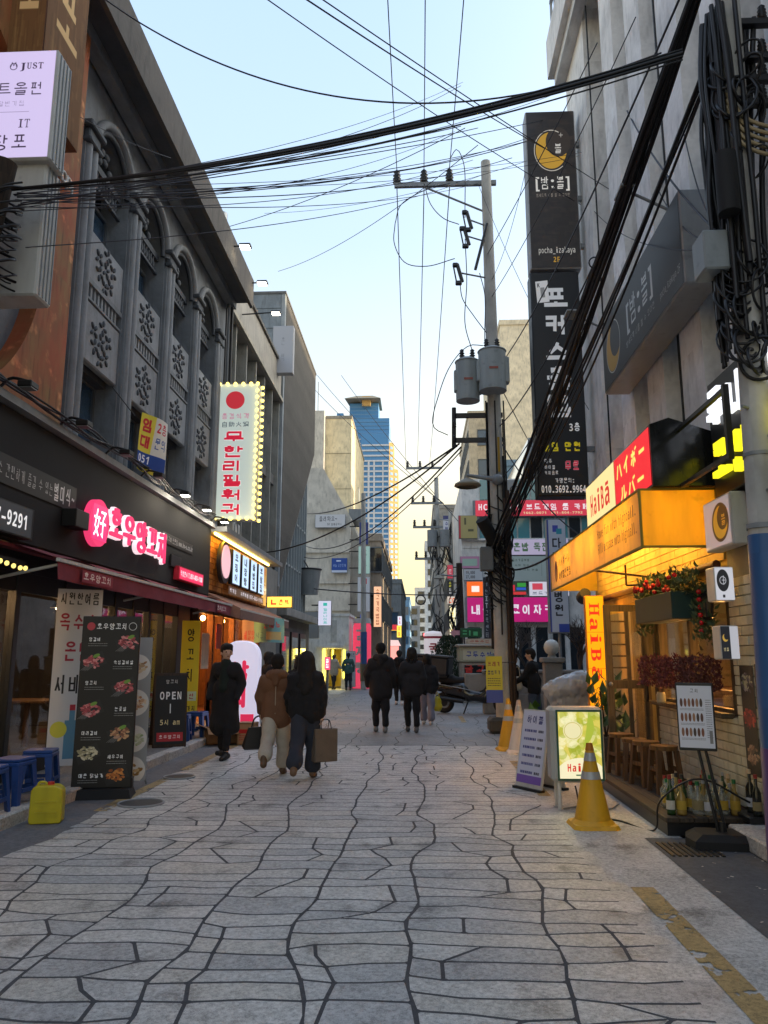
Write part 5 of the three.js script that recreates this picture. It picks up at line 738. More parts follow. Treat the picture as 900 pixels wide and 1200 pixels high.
{ // white pillar signs at the far kerb
  for (const [u, v, lab, col, em] of [[508, 792, 'white round pillar sign with red print at the far right kerb', 0xd8d2d2, .12]]) { const c = px(u, v, { z: -42 }), t = thing('white_pillar_sign', lab, 'sign', [c[0], 0, -42]); part(t, 'pillar', at(lathe([[0, 0], [.5, 0], [.5, 2.7], [.42, 2.85], [0, 2.9]], 18), c[0], 0, -42), M(col, { emissive: new THREE.Color(1, .9, .9), emissiveIntensity: em })); part(t, 'red_band', at(cyl(.51, .51, .12, 18), c[0], 2.55, -42), painted(0xc23a4a)); part(t, 'letter', [letterGeo('국', .5, .5, .08, .03).translate(c[0], 2.0, -41.5), letterGeo('밥', .5, .5, .08, .03).translate(c[0], 1.4, -41.5)], painted(0xc23a4a)); }
  const c = G(503, 744, -110), t = thing('traffic_light', 'small traffic light showing green far down the street', 'traffic light', [c[0], c[1] - .3, c[2]]); part(t, 'housing', bx(c[0] - 1.0, c[1] - .3, c[2] - .2, c[0] + 1.0, c[1] + .3, c[2]), K.black); part(t, 'lamp', at(new THREE.SphereGeometry(.26, 10, 8), c[0] + .6, c[1], c[2] + .05), M(0x30ff80, { emissive: new THREE.Color(.1, 1, .35), emissiveIntensity: 3 })); part(t, 'lamp', at(new THREE.SphereGeometry(.26, 10, 8), c[0] - .6, c[1], c[2] + .05), M(0xff3030, { emissive: new THREE.Color(1, .1, .1), emissiveIntensity: 1.5 })); part(t, 'post', rod([c[0] + .9, 0, c[2] - .1], [c[0] + .9, c[1] - .3, c[2] - .1], .09), K.grey);
}
{ // shoe repair kiosk
  const z = -27, A = px(537, 757, { z }), B = px(583, 806, { z }), k = thing('repair_kiosk', 'small grey metal repair kiosk with blue lettering on its sign', 'kiosk', [(A[0] + B[0]) / 2, 0, z]);
  const m = painted(0x9a9c98), x0 = A[0], x1 = B[0], yt = A[1];
  part(k, 'cabin', bx(x0 + .08, 0, z, x1 - .05, yt - .55, z - 1.6, .02), m); part(k, 'roof', bx(x0 - .05, yt - .02, z + .15, x1 + .05, yt + .06, z - 1.7, .02), painted(0xb4b2aa)); part(k, 'fascia', bx(x0 + .02, yt - .54, z + .05, x1, yt - .03, z - 1.65, .02), painted(0xa9b09c));
  face(k, 'name_plate', [(x0 + x1) / 2 + .05, yt - .29, z + .056], 1.1, .36, 0, canvasTex(240, 76, (g, w, h) => { fill(g, '#b4b8a4', 0, 0, w, h); text(g, '구두수선', 18, 14, 204, 50, '#3a4a9a', { wt: .15 }); }));
  const wn = part(k, 'window', [bx(x0 + .2, .75, z + .002, x1 - .15, .8, z + .06), bx(x0 + .2, yt - .65, z + .002, x1 - .15, yt - .6, z + .06)], K.steel); part(wn, 'pane', bx(x0 + .2, .8, z + .003, x1 - .15, yt - .65, z + .03), K.darkGlass);
  for (const [dx, str] of [[.35, 'ㅁ'], [.75, 'ㅁ']]) part(wn, 'red_letter', letterGeo(dx < .5 ? '금' : '교', .3, .32, .06, .02).translate(x0 + dx, 1.15, z + .035), painted(0xc23030));
  const s = thing('green_cafe_sign', 'dark green signboard with a pink arrow on the kiosk roof', 'sign', [x0 + .4, yt + .06, z - .3]); part(s, 'board', bx(x0 + .1, yt + .3, z - .4, x0 + .85, yt + .62, z - .3, .01), painted(0x1c5a38)); part(s, 'arrow', prismZ([[x0 - .28, yt + .46], [x0 - .1, yt + .62], [x0 - .1, yt + .54], [x0 + .08, yt + .54], [x0 + .08, yt + .38], [x0 - .1, yt + .38], [x0 - .1, yt + .3]], z - .36, z - .32), painted(0xd8a0b0)); part(s, 'letter', [bx(x0 + .18, yt + .4, z - .295, x0 + .32, yt + .44, z - .285), bx(x0 + .18, yt + .5, z - .295, x0 + .32, yt + .54, z - .285), bx(x0 + .4, yt + .36, z - .295, x0 + .45, yt + .54, z - .285), bx(x0 + .55, yt + .36, z - .295, x0 + .7, yt + .5, z - .285)], painted(0x5ac88a)); part(s, 'post', [rod([x0 + .2, yt + .06, z - .35], [x0 + .2, yt + .3, z - .35], .02), rod([x0 + .75, yt + .06, z - .35], [x0 + .75, yt + .3, z - .35], .02)], K.grey);
  const w2 = thing('roof_strip_sign', 'narrow cream strip sign on the kiosk roof edge', 'sign', [x0 + .7, yt + .06, z]); part(w2, 'board', bx(x0 + .25, yt + .065, z - .02, x1 - .1, yt + .25, z + .02), painted(0xb8b0a0)); face(w2, 'lettering', [(x0 + x1) / 2 + .08, yt + .157, z + .024], .8, .15, 0, canvasTex(160, 32, (g, w, h) => { fill(g, '#b8b0a0', 0, 0, w, h); text(g, '구두수선', 10, 5, 140, 22, '#a8402c'); }));
}
// bare garden trees: forking twigs, nothing else
function bareTree(label, x, z, h, spread, group) {
  const t = thing('bare_tree', label, 'tree', [x, 0, z], { local: true, group }), tw = [], bark = M(0x54483f, { map: TX.plaster, rough: .95 });
  part(t, 'trunk', rod([0, 0, 0], [rr(-.05, .05), h * .35, 0], .09, .06, 8), bark);
  const grow = (p, d, l, r, k) => { const e = [p[0] + d[0] * l, p[1] + d[1] * l, p[2] + d[2] * l]; tw.push(rod(p, e, r, r * .65, k > 2 ? 5 : 3)); if (k === 0) return; const n = k > 3 ? 4 : 3; for (let i = 0; i < n; i++) { const v = V(d[0] + rr(-spread, spread), d[1] + rr(-.15, .4), d[2] + rr(-spread, spread)).normalize(); grow(e, [v.x, v.y, v.z], l * rr(.62, .85), r * .62, k - 1); } };
  for (let i = 0; i < 4; i++) { const v = V(rr(-.7, .7), 1, rr(-.7, .7)).normalize(); grow([0, h * .34, 0], [v.x, v.y, v.z], h * .2, .045, 4); }
  part(t, 'crown', tw, bark); return t;
}
bareTree('bare twiggy garden tree behind the stone gate pillar', px(618, 800, { z: -30 })[0], -30, 3.2, .75, 'bare garden trees');
bareTree('bare twiggy garden tree beside the clinic banner', px(680, 800, { z: -27 })[0], -27, 3.0, .75, 'bare garden trees');
bareTree('bare twiggy garden tree near the utility pole', px(600, 800, { z: -33 })[0], -33, 3.0, .7, 'bare garden trees');
{ // clipped evergreen by the kiosk
  const c = px(527, 806, { z: -30 }), t = thing('evergreen_shrub', 'dense dark green rounded evergreen shrub beside the kiosk', 'shrub', [c[0], 0, -30]);
  part(t, 'trunk', rod([c[0], 0, -30], [c[0], .8, -30], .07), K.darkWood); const lf = leafGeo(.11, .025); const out = []; for (let i = 0; i < 4200; i++) { const a = rr(0, 6.3), y = rnd(), r = (.9 * Math.sqrt(Math.max(0.02, 1 - Math.pow(y * 2 - 1, 2) * .9)) * (1 - y * .35)) * Math.pow(rnd(), .35) * (1 + .18 * Math.sin(a * 5 + y * 9)); const g = lf.clone(); g.rotateX(rr(-1.2, 1.2)); g.rotateY(rr(0, 6.3)); out.push(g.translate(c[0] + Math.cos(a) * r, .25 + y * 2.05, -30 + Math.sin(a) * r)); } part(t, 'foliage', out, M([.022, .045, .02], { rough: .8 }));
}
{ // stone gate pillar, garden wall, globe lamp
  const st = concrete(0x8d8c88), c = px(648, 800, { z: -20 }), w = thing('garden_wall', 'low grey stone garden wall across the crossing', 'wall', [6, 0, -22]);
  for (let i = 0; i < 6; i++) { const x = c[0] - 1.6 + i * 1.5; part(w, 'stone_block', bx(x, 0, -22, x + 1.48, .55 + rr(-.01, .01), -22.35, .02), st); part(w, 'stone_block', bx(x + .7 - 1.2, .56, -22.02, x + 2.1 - 1.22, 1.1, -22.33, .02), st); part(w, 'coping', bx(x, 1.11, -21.95, x + 1.49, 1.2, -22.4, .02), st); }
  const p = thing('gate_pillar', 'grey stone gate pillar topped by a white globe lamp', 'pillar', [c[0], 0, -20]); part(p, 'shaft', bx(c[0] - .22, 0, -20.2, c[0] + .22, 1.42, -19.8, .02), st); part(p, 'cap', bx(c[0] - .28, 1.42, -20.28, c[0] + .28, 1.55, -19.72, .02), st); part(p, 'lamp_globe', at(new THREE.SphereGeometry(.2, 16, 12), c[0], 1.8, -20), M(0xd8dad6, { rough: .25, map: TX.metal })); part(p, 'lamp_base', at(cyl(.08, .12, .1, 12), c[0], 1.6, -20), K.grey);
}
// ================================================================ RIGHT: GREY PIER BUILDING
const XR = 3.3;
{
  const b = thing('grey_pier_building', 'pale grey office building with deep vertical piers and slot windows', 'building', [4, 0, -8]);
  const g1 = concrete(0xf8f8f8, { rough: .8 }), g2 = concrete(0xdfe2e5, { rough: .8 });
  const top = px(697, 40, { z: -15 })[1], eave = px(696, 84, { z: -15 })[1];
  part(b, 'wall', bx(3.95, 3.2, 4, 9, top - .5, -14.98), g2); part(b, 'end_wall', bx(3.3, 3.2, -13.3, 3.948, eave, -15.0), g1);
  part(b, 'ground_wall', bx(5.6, 0, 4, 9, 3.2, -15), g2); part(b, 'slab', bx(3.25, 3.05, 4, 5.6, 3.2, -15), g2);
  part(b, 'roof_slab', bx(2.95, eave, 4, 9, top, -15.2), g1); part(b, 'cornice', bx(3.08, eave - .25, 4, 3.3, eave - .002, -15.1), g2);
  for (let z = 3; z > -15.2; z -= .42) part(b, 'railing_post', bx(3.05, top, z, 3.1, top + .9, z - .05), K.grey); part(b, 'railing', bx(3.04, top + .9, 4, 3.11, top + .97, -15.1), K.grey);
  const piers = [-11.35, -9.95, -8.55, -7.15, -5.75, -4.35, -2.95, -1.5, 0];
  for (const z of piers) part(b, 'pier', bx(3.3, 3.2, z, 3.949, eave, z - .72), g1);
  const bays = [[-12.07, -13.3], ...piers.slice(0, -1).map((z, i) => [piers[i + 1] - .72, z]).map(([a, c]) => [a, c])];
  for (const [a, c] of bays) for (let f = 0; f < 4; f++) {
    const y = 3.9 + f * 2.75; if (y + 2 > eave) continue; const z0 = Math.max(a, c) - .002, z1 = Math.min(a, c) + .002;
    part(b, 'spandrel', bx(3.75, y - .68, z0, 3.949, y - .02, z1), g2);
    const w = part(b, 'window', [bx(3.86, y, z0, 3.94, y + .07, z1), bx(3.86, y + 1.9, z0, 3.94, y + 1.97, z1), bx(3.86, y + .07, z0, 3.94, y + 1.9, z0 - .06), bx(3.86, y + .07, z1 + .06, 3.94, y + 1.9, z1), bx(3.87, y + 1.2, z0 - .06, 3.93, y + 1.25, z1 + .06)], painted(0x83898f));
    part(w, 'pane', bx(3.9, y + .07, z0 - .06, 3.91, y + 1.9, z1 + .06), K.darkGlass); if ((f + a * 3 | 0) % 3 === 0) part(w, 'blind', bx(3.92, y + .6, z0 - .06, 3.93, y + 1.9, z1 + .06), fabric(0xb9bab4));
  }
  for (const [z, d] of [[-9.3, 0], [-12.9, .02]]) part(b, 'conduit', rod([3.29, 4, z], [3.29, eave - .3, z - d], .015), K.cable);
}
{ // the long dark fascia sign high on the piers
  const s = thing('moon_fascia_sign', 'long dark glossy fascia sign with a gold crescent high on the grey piers', 'sign', [2.95, 5.55, -9.7]);
  part(s, 'case', bx(2.9, 5.56, -7.85, 3.28, 6.68, -11.5, .015), painted(0xaab0b6, { rough: .35, metal: .4 }));
  face(s, 'sign_face', [2.896, 6.12, -9.675], 3.6, 1.08, -Math.PI / 2, canvasTex(900, 270, (g, w, h) => { fill(g, '#3a3836', 0, 0, w, h); g.fillStyle = '#c99a3a'; g.beginPath(); g.arc(150, 140, 92, 0, 7); g.fill(); g.fillStyle = '#3a3836'; g.beginPath(); g.arc(190, 110, 78, 0, 7); g.fill(); g.strokeStyle = '#c9c4b8'; g.lineWidth = 5; g.beginPath(); g.arc(150, 140, 96, 0, 7); g.stroke(); text(g, '[밤:볼]', 330, 60, 320, 110, '#d8d8d4', { wt: .11 }); text(g, '밤새도록 나를 볼 수 있다면', 320, 196, 330, 26, '#b8b6b0', { wt: .09 }); text(g, 'pocha_izakaya 2F', 700, 200, 180, 26, '#b8b6b0', { thin: 1 }); }), { rough: .5 });
  for (const z of [-8.3, -11.6]) { const l = part(s, 'arm_lamp', [rod([2.95, 6.7, z], [2.5, 6.95, z], .018), bx(2.36, 6.93, z - .16, 2.52, 6.97, z + .16, .01)], K.steel); }
}
{ // blade signs
  const z = -13.9;
  const A = px(615, 131, { z }), B = px(682, 314, { z }), s = thing('crescent_blade_sign', 'tall brown blade sign with a gold crescent moon and white lettering', 'sign', [(A[0] + B[0]) / 2, B[1], z]);
  part(s, 'case', bx(A[0], B[1], z - .4, B[0], A[1], z, .02), painted(0xa8a8aa)); const w = B[0] - A[0], h = A[1] - B[1];
  face(s, 'sign_face', [(A[0] + B[0]) / 2, (A[1] + B[1]) / 2, z + .004], w - .04, h - .04, 0, canvasTex(340, 920, (g, W, H) => { fill(g, '#2a2726', 0, 0, W, H); for (let i = 0; i < 500; i++) fill(g, `rgba(${rnd() < .5 ? '90,72,58' : '20,20,26'},.10)`, rr(0, W), rr(0, H), rr(10, 80), rr(4, 30)); g.fillStyle = '#d2a136'; g.beginPath(); g.arc(170, 235, 110, 0, 7); g.fill(); g.fillStyle = '#3a322d'; g.beginPath(); g.arc(222, 185, 88, 0, 7); g.fill(); g.strokeStyle = '#e5ddcd'; g.lineWidth = 5; g.beginPath(); g.arc(172, 235, 122, .9, 5.2); g.stroke(); text(g, '볼', 190, 190, 60, 66, '#efeae0', { wt: .1 }); g.strokeStyle = '#efeae0'; g.lineWidth = 3; lines(g, [[.5, 0, .5, 1], [0, .5, 1, .5]], 230, 130, 28, 28); text(g, '[밤:볼]', 40, 385, 260, 84, '#efeae0', { wt: .12 }); text(g, '밤새도록 나를 볼 수 있다면', 50, 490, 240, 22, '#b8aa9a', { wt: .1 }); text(g, 'pocha_izakaya', 50, 800, 260, 40, '#e8e4da', { thin: 1 }); text(g, '2F', 150, 856, 50, 36, '#d2a136'); }), { rough: .35, glow: .12 });
  part(s, 'bracket', [0.15, .45, .8].map((t) => bx(B[0], B[1] + h * t, z - .25, 3.3, B[1] + h * t + .09, z - .15)), K.steel);
  const C = px(621, 319, { z }), D = px(691, 581, { z }), t = thing('holdem_blade_sign', 'tall black blade sign with large white letters and a phone number', 'sign', [(C[0] + D[0]) / 2, D[1], z]);
  part(t, 'case', bx(C[0], D[1], z - .4, D[0], C[1], z, .02), K.frame); const w2 = D[0] - C[0], h2 = C[1] - D[1];
  face(t, 'sign_face', [(C[0] + D[0]) / 2, (C[1] + D[1]) / 2, z + .004], w2 - .04, h2 - .04, 0, canvasTex(340, 1280, (g, W, H) => {
    fill(g, '#14161a', 0, 0, W, H); g.save(); g.translate(70, 110); g.rotate(-.08); fill(g, '#dcdcdc', -38, -60, 90, 130); text(g, 'K', -30, -52, 24, 30, '#222'); fill(g, '#8a8a8a', -6, -20, 30, 60); g.restore();
    text(g, '포커스홀덤', 62, 80, 220, 780, '#d4d7da', { vert: 1, wt: .17, gap: .08 }); text(g, '3층', 225, 880, 84, 50, '#e8e8e8', { wt: .14 }); text(g, '홀덤 만원', 30, 985, 280, 56, '#d2c21e', { wt: .17 }); text(g, '맥주', 40, 1080, 60, 28, '#ddd'); text(g, '하이볼', 40, 1114, 80, 26, '#ddd'); text(g, '커피음료', 40, 1146, 100, 24, '#ddd'); text(g, '무료', 180, 1090, 110, 64, '#d83a52', { wt: .17, out: '#f0e0e4', ow: .05 }); text(g, '가맹문의:', 110, 1186, 140, 30, '#ddd'); text(g, '010.3692.9964', 14, 1224, 312, 46, '#f0f0f0');
  }), { rough: .4, glow: .1 });
  part(t, 'bracket', [.2, .75].map((q) => bx(D[0], D[1] + h2 * q, z - .25, 3.3, D[1] + h2 * q + .09, z - .15)), K.steel);
}
// ================================================================ RIGHT: THE BAR WITH THE YELLOW AWNING
const creamM = [0xcfc8ae, 0xc6bfa6, 0xd6cfb8].map((c) => M(c, { map: TX.plaster, bump: TX.plasterBump, bs: .003, rough: .8 }));
function brickWall(parent, x, z0, z1, y0, y1, bl = .3, bh = .095) { // facing -x, real courses
  let r = 0; for (let y = y0; y < y1 - .03; y += bh, r++) for (let z = z0 + (r % 2 ? bl / 2 : 0); z > z1; z -= bl) { const a = Math.min(z, z0), c = Math.max(z - bl + .008, z1); if (a - c < .03) continue; part(parent, 'brick', bx(x - rr(.012, .02), y + .004, a, x + .03, Math.min(y + bh - .004, y1), c, .005), creamM[(rnd() * 3) | 0]); }
}
{
  const b = thing('highball_bar', 'cream brick highball bar with an open timber door and wide window', 'shop front', [3.2, 0, -10]);
  const mort = concrete(0x9a947f), wd = M(0x6d6552, { map: TX.wood, rough: .7 }), dkw = M(0x34291f, { map: TX.wood, rough: .7 });
  part(b, 'plinth_wall', bx(3.12, .0, -7.9, 3.3, 1.0, -10.45), mort); brickWall(b, 3.115, -7.9, -10.45, .17, .99);
  part(b, 'pier', bx(3.12, 0, -7.2, 3.3, 3.0, -7.9), mort); brickWall(b, 3.115, -7.2, -7.9, .17, 2.35);
  part(b, 'upper_wall', bx(3.12, 2.25, -7.9, 3.3, 3.6, -13.8), M(0xd9b44a, { map: TX.plaster, rough: .8 }));
  for (let r = 0; r < 9; r++) for (let i = 0; i < 12; i++) { const z = -7.92 - i * .5 - (r % 2) * .24; if (z - .48 < -13.8) continue; part(b, 'brick', bx(3.1, 2.36 + r * .1, z, 3.14, 2.45 + r * .1, z - .485), M([.66, .47, .13], { map: TX.plaster, rough: .85 })); }
  part(b, 'lintel', bx(3.0, 2.24, -7.9, 3.119, 2.34, -10.6, .01), dkw);
  part(b, 'far_wall', bx(3.12, 0, -11.55, 3.3, 2.25, -13.8), mort); part(b, 'end_wall', bx(3.31, 0, -13.7, 5.6, 3.05, -13.8), mort);
  // ledge beam slanting under the awning
  part(b, 'wooden_rail', rod([3.05, 2.52, -8.0], [3.05, 2.52, -13.2], .045), M(0x6b3a1c, { map: TX.wood, rough: .6 }));
  // window
  const w = part(b, 'window', [bx(3.14, 1.0, -8.0, 3.24, 2.24, -8.08), bx(3.14, 1.0, -9.2, 3.24, 2.24, -9.28), bx(3.14, 1.0, -10.37, 3.24, 2.24, -10.45), bx(3.14, 1.0, -8.08, 3.24, 1.06, -10.37), bx(3.14, 2.18, -8.08, 3.24, 2.24, -10.37)], wd);
  part(w, 'pane', bx(3.185, 1.06, -8.08, 3.192, 2.18, -9.2), K.glass); part(w, 'pane', bx(3.185, 1.06, -9.28, 3.192, 2.18, -10.37), K.glass); part(b, 'sill', bx(2.98, .98, -8.0, 3.119, 1.03, -10.45, .01), wd);
  // the door, standing open across the pavement
  const zd = -10.75, x0 = 2.52, x1 = 3.1, d = part(b, 'door', [bx(x0, .2, zd - .025, x0 + .09, 2.28, zd + .025), bx(x1 - .09, .2, zd - .025, x1, 2.28, zd + .025), bx(x0 + .09, 2.19, zd - .024, x1 - .09, 2.28, zd + .024), bx(x0 + .09, 1.16, zd - .024, x1 - .09, 1.27, zd + .024), bx(x0 + .09, .2, zd - .024, x1 - .09, .34, zd + .024), bx(x0 + .28, .34, zd - .02, x0 + .33, 2.19, zd + .02)], wd);
  for (let k = 1; k < 6; k++) part(d, 'glazing_bar', bx(x0 + .09, 1.27 + k * .155, zd - .015, x0 + .28, 1.29 + k * .155, zd + .015), wd);
  part(d, 'pane', bx(x0 + .09, 1.27, zd - .004, x0 + .28, 2.19, zd + .004), K.glass); part(d, 'pane', bx(x0 + .33, 1.27, zd - .004, x1 - .09, 2.19, zd + .004), K.glass); part(d, 'pane', bx(x0 + .09, .34, zd - .004, x0 + .28, 1.16, zd + .004), K.glass); part(d, 'pane', bx(x0 + .33, .34, zd - .004, x1 - .09, 1.16, zd + .004), K.glass);
  part(d, 'handle', tube([[x1 - .06, 1.0, zd + .03], [x1 - .06, 1.05, zd + .07], [x1 - .06, 1.3, zd + .07], [x1 - .06, 1.35, zd + .03]], .014, 10), K.black); part(d, 'lock', at(new THREE.SphereGeometry(.03, 10, 8), x0 + .045, 1.22, zd + .04), K.steel);
  for (const z of [-10.5, -11.5]) part(b, 'door_post', bx(3.1, .17, z - .05, 3.24, 2.28, z + .05), wd);
  // room behind
  const rm = concrete(0x4f4334); part(b, 'room_wall', bx(5.5, .1, -7.2, 5.6, 3.0, -13.6), rm); part(b, 'room_wall', bx(3.31, .1, -7.0, 5.5, 3.0, -7.1), rm); part(b, 'room_floor', bx(3.1, .05, -7.1, 5.5, .16, -13.6), K.darkWood); part(b, 'bar_counter', bx(4.1, .16, -8.0, 4.6, 1.15, -12.2, .02), K.darkWood); part(b, 'room_ceiling', bx(3.31, 2.98, -7.1, 5.5, 3.04, -13.69), rm);
  for (const z of [-8.7, -9.9, -11.2]) { const l = part(b, 'pendant_lamp', [rod([3.9, 1.75, z], [3.9, 2.98, z], .007), at(cyl(.03, .1, .1, 12), 3.9, 1.72, z)], K.black); part(l, 'bulb', at(new THREE.SphereGeometry(.04, 8, 6), 3.9, 1.65, z), M(0xffcf80, { emissive: new THREE.Color(1, .66, .25), emissiveIntensity: 10 })); lampPoint(0xffb560, 1.6, [3.9, 1.57, z], 2.2); }
  for (let i = 0; i < 10; i++) part(b, 'shelf_bottle', at(lathe([[0, 0], [.035, 0], [.035, .17], [.012, .22], [.012, .28], [0, .28]], 8), 5.3, 1.3 + (i % 2) * .5, -8.2 - i * .45), M([[.1, .25, .1], [.4, .25, .08], [.5, .5, .45]][i % 3], { rough: .15 }));
  for (const y of [1.28, 1.78]) part(b, 'shelf', bx(5.1, y - .03, -8, 5.499, y - .001, -13), K.darkWood);
}
{ // yellow vinyl awning lit from inside
  const a = thing('yellow_awning', 'boxy yellow vinyl awning glowing from lamps inside, over the bar', 'awning', [2.7, 2.7, -10.7]);
  const vin = M(0xf6c42a, { physical: true, transmission: .5, thickness: 0, rough: 1, map: TX.metal });
  const x0 = 2.3, x1 = 3.09, y0 = 2.7, y1 = 3.3, z0 = -7.96, z1 = -13.5;
  part(a, 'street_panel', at(new THREE.PlaneGeometry(z0 - z1, y1 - y0, 20, 2).rotateY(-Math.PI / 2), x0, (y0 + y1) / 2, (z0 + z1) / 2), vin);
  part(a, 'end_panel', at(new THREE.PlaneGeometry(x1 - x0, y1 - y0), (x0 + x1) / 2, (y0 + y1) / 2, z0), vin); part(a, 'end_panel', at(new THREE.PlaneGeometry(x1 - x0, y1 - y0), (x0 + x1) / 2, (y0 + y1) / 2, z1), vin);
  part(a, 'roof_panel', new THREE.PlaneGeometry(x1 - x0, z0 - z1).rotateX(-Math.PI / 2).translate((x0 + x1) / 2, y1, (z0 + z1) / 2), vin);
  const seam = M(0x8a7a1e, { rough: .6 });
  part(a, 'frame', [bx(x0 - .012, y0 - .015, z0 + .012, x0 + .012, y1 + .012, z0 - .012), bx(x0 - .012, y0 - .015, z1 + .012, x0 + .012, y1 + .012, z1 - .012), bx(x0 - .01, y0 - .013, z0 - .012, x0 + .01, y0 + .013, z1 + .012), bx(x0 - .01, y1 - .01, z0 - .012, x0 + .01, y1 + .014, z1 + .012), bx(x0 + .012, y0 - .012, z0 - .01, x1, y0 + .012, z0 + .011), bx(x0 + .012, y1 - .009, z0 - .01, x1, y1 + .013, z0 + .011), bx(x1 - .02, y0, z0 - .01, x1 + .005, y1, z0 + .011)], seam);
  part(a, 'inner_strut', rod([x0, y0, -10.2], [x1, y0 - .1, -10.2], .015), K.darkWood); part(a, 'inner_strut', [rod([x0 + .25, y0 - .25, -9.6], [x0 + .25, y0, -9.6], .012), rod([x0 + .25, y0 - .25, -9.6], [x1, y0 - .25, -9.6], .012)], K.darkWood);
  for (const z of [-9, -10.7, -12.4]) { part(a, 'tube_lamp', rod([2.62, 3.18, z + .6], [2.62, 3.18, z - .6], .018), M(0xffe0a0, { emissive: new THREE.Color(1, .72, .28), emissiveIntensity: 9 })); for (const dz of [-.4, .4]) lampPoint(0xffc860, .5, [2.62, 3.1, z + dz], 2); }
  face(a, 'lettering', [2.294, 3.02, -9.0], 1.9, .42, -Math.PI / 2, canvasTex(420, 96, (g, w, h) => { g.clearRect(0, 0, w, h); text(g, 'Have fun with highball.', 10, 8, 400, 34, '#5d3a10', { thin: 1 }); text(g, 'Fill a space with highball.', 10, 52, 400, 34, '#5d3a10', { thin: 1 }); }), { mat: null });
  const m = a.children[a.children.length - 1].material; m.transparent = true; m.alphaTest = .3;
  const t2 = canvasTex(240, 96, (g, w, h) => { g.clearRect(0, 0, w, h); text(g, 'ハイボール', 70, 6, 150, 36, '#33200c', { wt: .14 }); text(g, '하이볼전문점', 70, 54, 160, 32, '#33200c', { wt: .13 }); g.fillStyle = '#8a3a2a'; g.beginPath(); g.ellipse(32, 48, 20, 38, 0, 0, 7); g.fill(); g.fillStyle = '#d9a85e'; g.beginPath(); g.ellipse(32, 58, 9, 20, 0, 0, 7); g.fill(); });
  face(a, 'lettering', [2.293, 2.98, -12.4], 1.5, .44, -Math.PI / 2, t2, {}); const m2 = a.children[a.children.length - 1].material; m2.transparent = true; m2.alphaTest = .3;
  part(a, 'speaker', at(cyl(.09, .12, .2, 14), 2.75, 2.58, -13.0, 0, 1.2), K.black);
}
{ // red and cream light sign above the awning
  const s = thing('highball_light_sign', 'red and cream lit box sign with bold lettering standing on the yellow awning', 'sign', [2.6, 3.3, -9.4]);
  part(s, 'case', prismZ([[2.42, 3.32], [2.42, 3.98], [2.62, 4.05], [3.05, 3.9], [3.05, 3.32]], -11.0, -7.86), painted(0x2b2d30, { rough: .15, metal: .5 }));
  face(s, 'red_face', [2.415, 3.65, -8.62], 1.46, .62, -Math.PI / 2, canvasTex(440, 200, (g, w, h) => { fill(g, '#e01826', 0, 0, w, h); text(g, 'ハイボー', 20, 16, 380, 84, '#ffdc6a', { wt: .17 }); text(g, 'ルバー', 60, 112, 320, 80, '#ffdc6a', { wt: .17 }); }), { glow: .42, dim: .5 });
  face(s, 'cream_face', [2.415, 3.65, -10.17], 1.6, .62, -Math.PI / 2, canvasTex(440, 180, (g, w, h) => { fill(g, '#ffe39a', 0, 0, w, h); text(g, 'HaiB\u0101', 60, 36, 320, 106, '#d81c1c', { wt: .2 }); }), { glow: .36, dim: .5 });
  part(s, 'bracket', [bx(2.7, 3.9, -7.86, 2.74, 3.94, -6.64), bx(2.7, 3.3, -7.86, 2.74, 3.34, -6.64), bx(2.695, 3.28, -6.65, 2.745, 3.96, -6.6)], K.black);
}
{ // orange vertical light banner
  const z = -12.4, A = px(685, 698, { z }), B = px(714, 832, { z }), cx = (A[0] + B[0]) / 2, s = thing('orange_light_banner', 'glowing orange upright sign with red sideways lettering beside the bar door', 'sign', [cx, 0, z]);
  part(s, 'case', bx(A[0], B[1], z - .12, B[0], A[1], z, .012), painted(0xd8860e)); part(s, 'post', rod([cx, 0, z - .06], [cx, B[1], z - .06], .03), K.black);
  face(s, 'sign_face', [cx, (A[1] + B[1]) / 2, z + .004], B[0] - A[0] - .02, A[1] - B[1] - .02, 0, canvasTex(120, 560, (g, w, h) => { fill(g, '#ff9c08', 0, 0, w, h); g.save(); g.translate(w, 20); g.rotate(Math.PI / 2); text(g, 'HaiB\u0101', 10, 22, 420, 82, '#cc1414', { serif: 1, gap: .06 }); g.restore(); fill(g, '#c06a06', 0, 180, w, 3); fill(g, '#c06a06', 0, 360, w, 3); for (let i = 0; i < 20; i++) { g.strokeStyle = '#3a2a10'; g.lineWidth = 3; g.beginPath(); g.arc(rr(20, 100), rr(470, 540), rr(6, 20), 0, 5); g.stroke(); } }), { glow: .42, dim: .5 });
  areaLight('banner_glow', 0xff9a20, 1.5, .4, 1.8, [cx, 1.7, z + .08], [cx, 1.5, z + 3]);
}
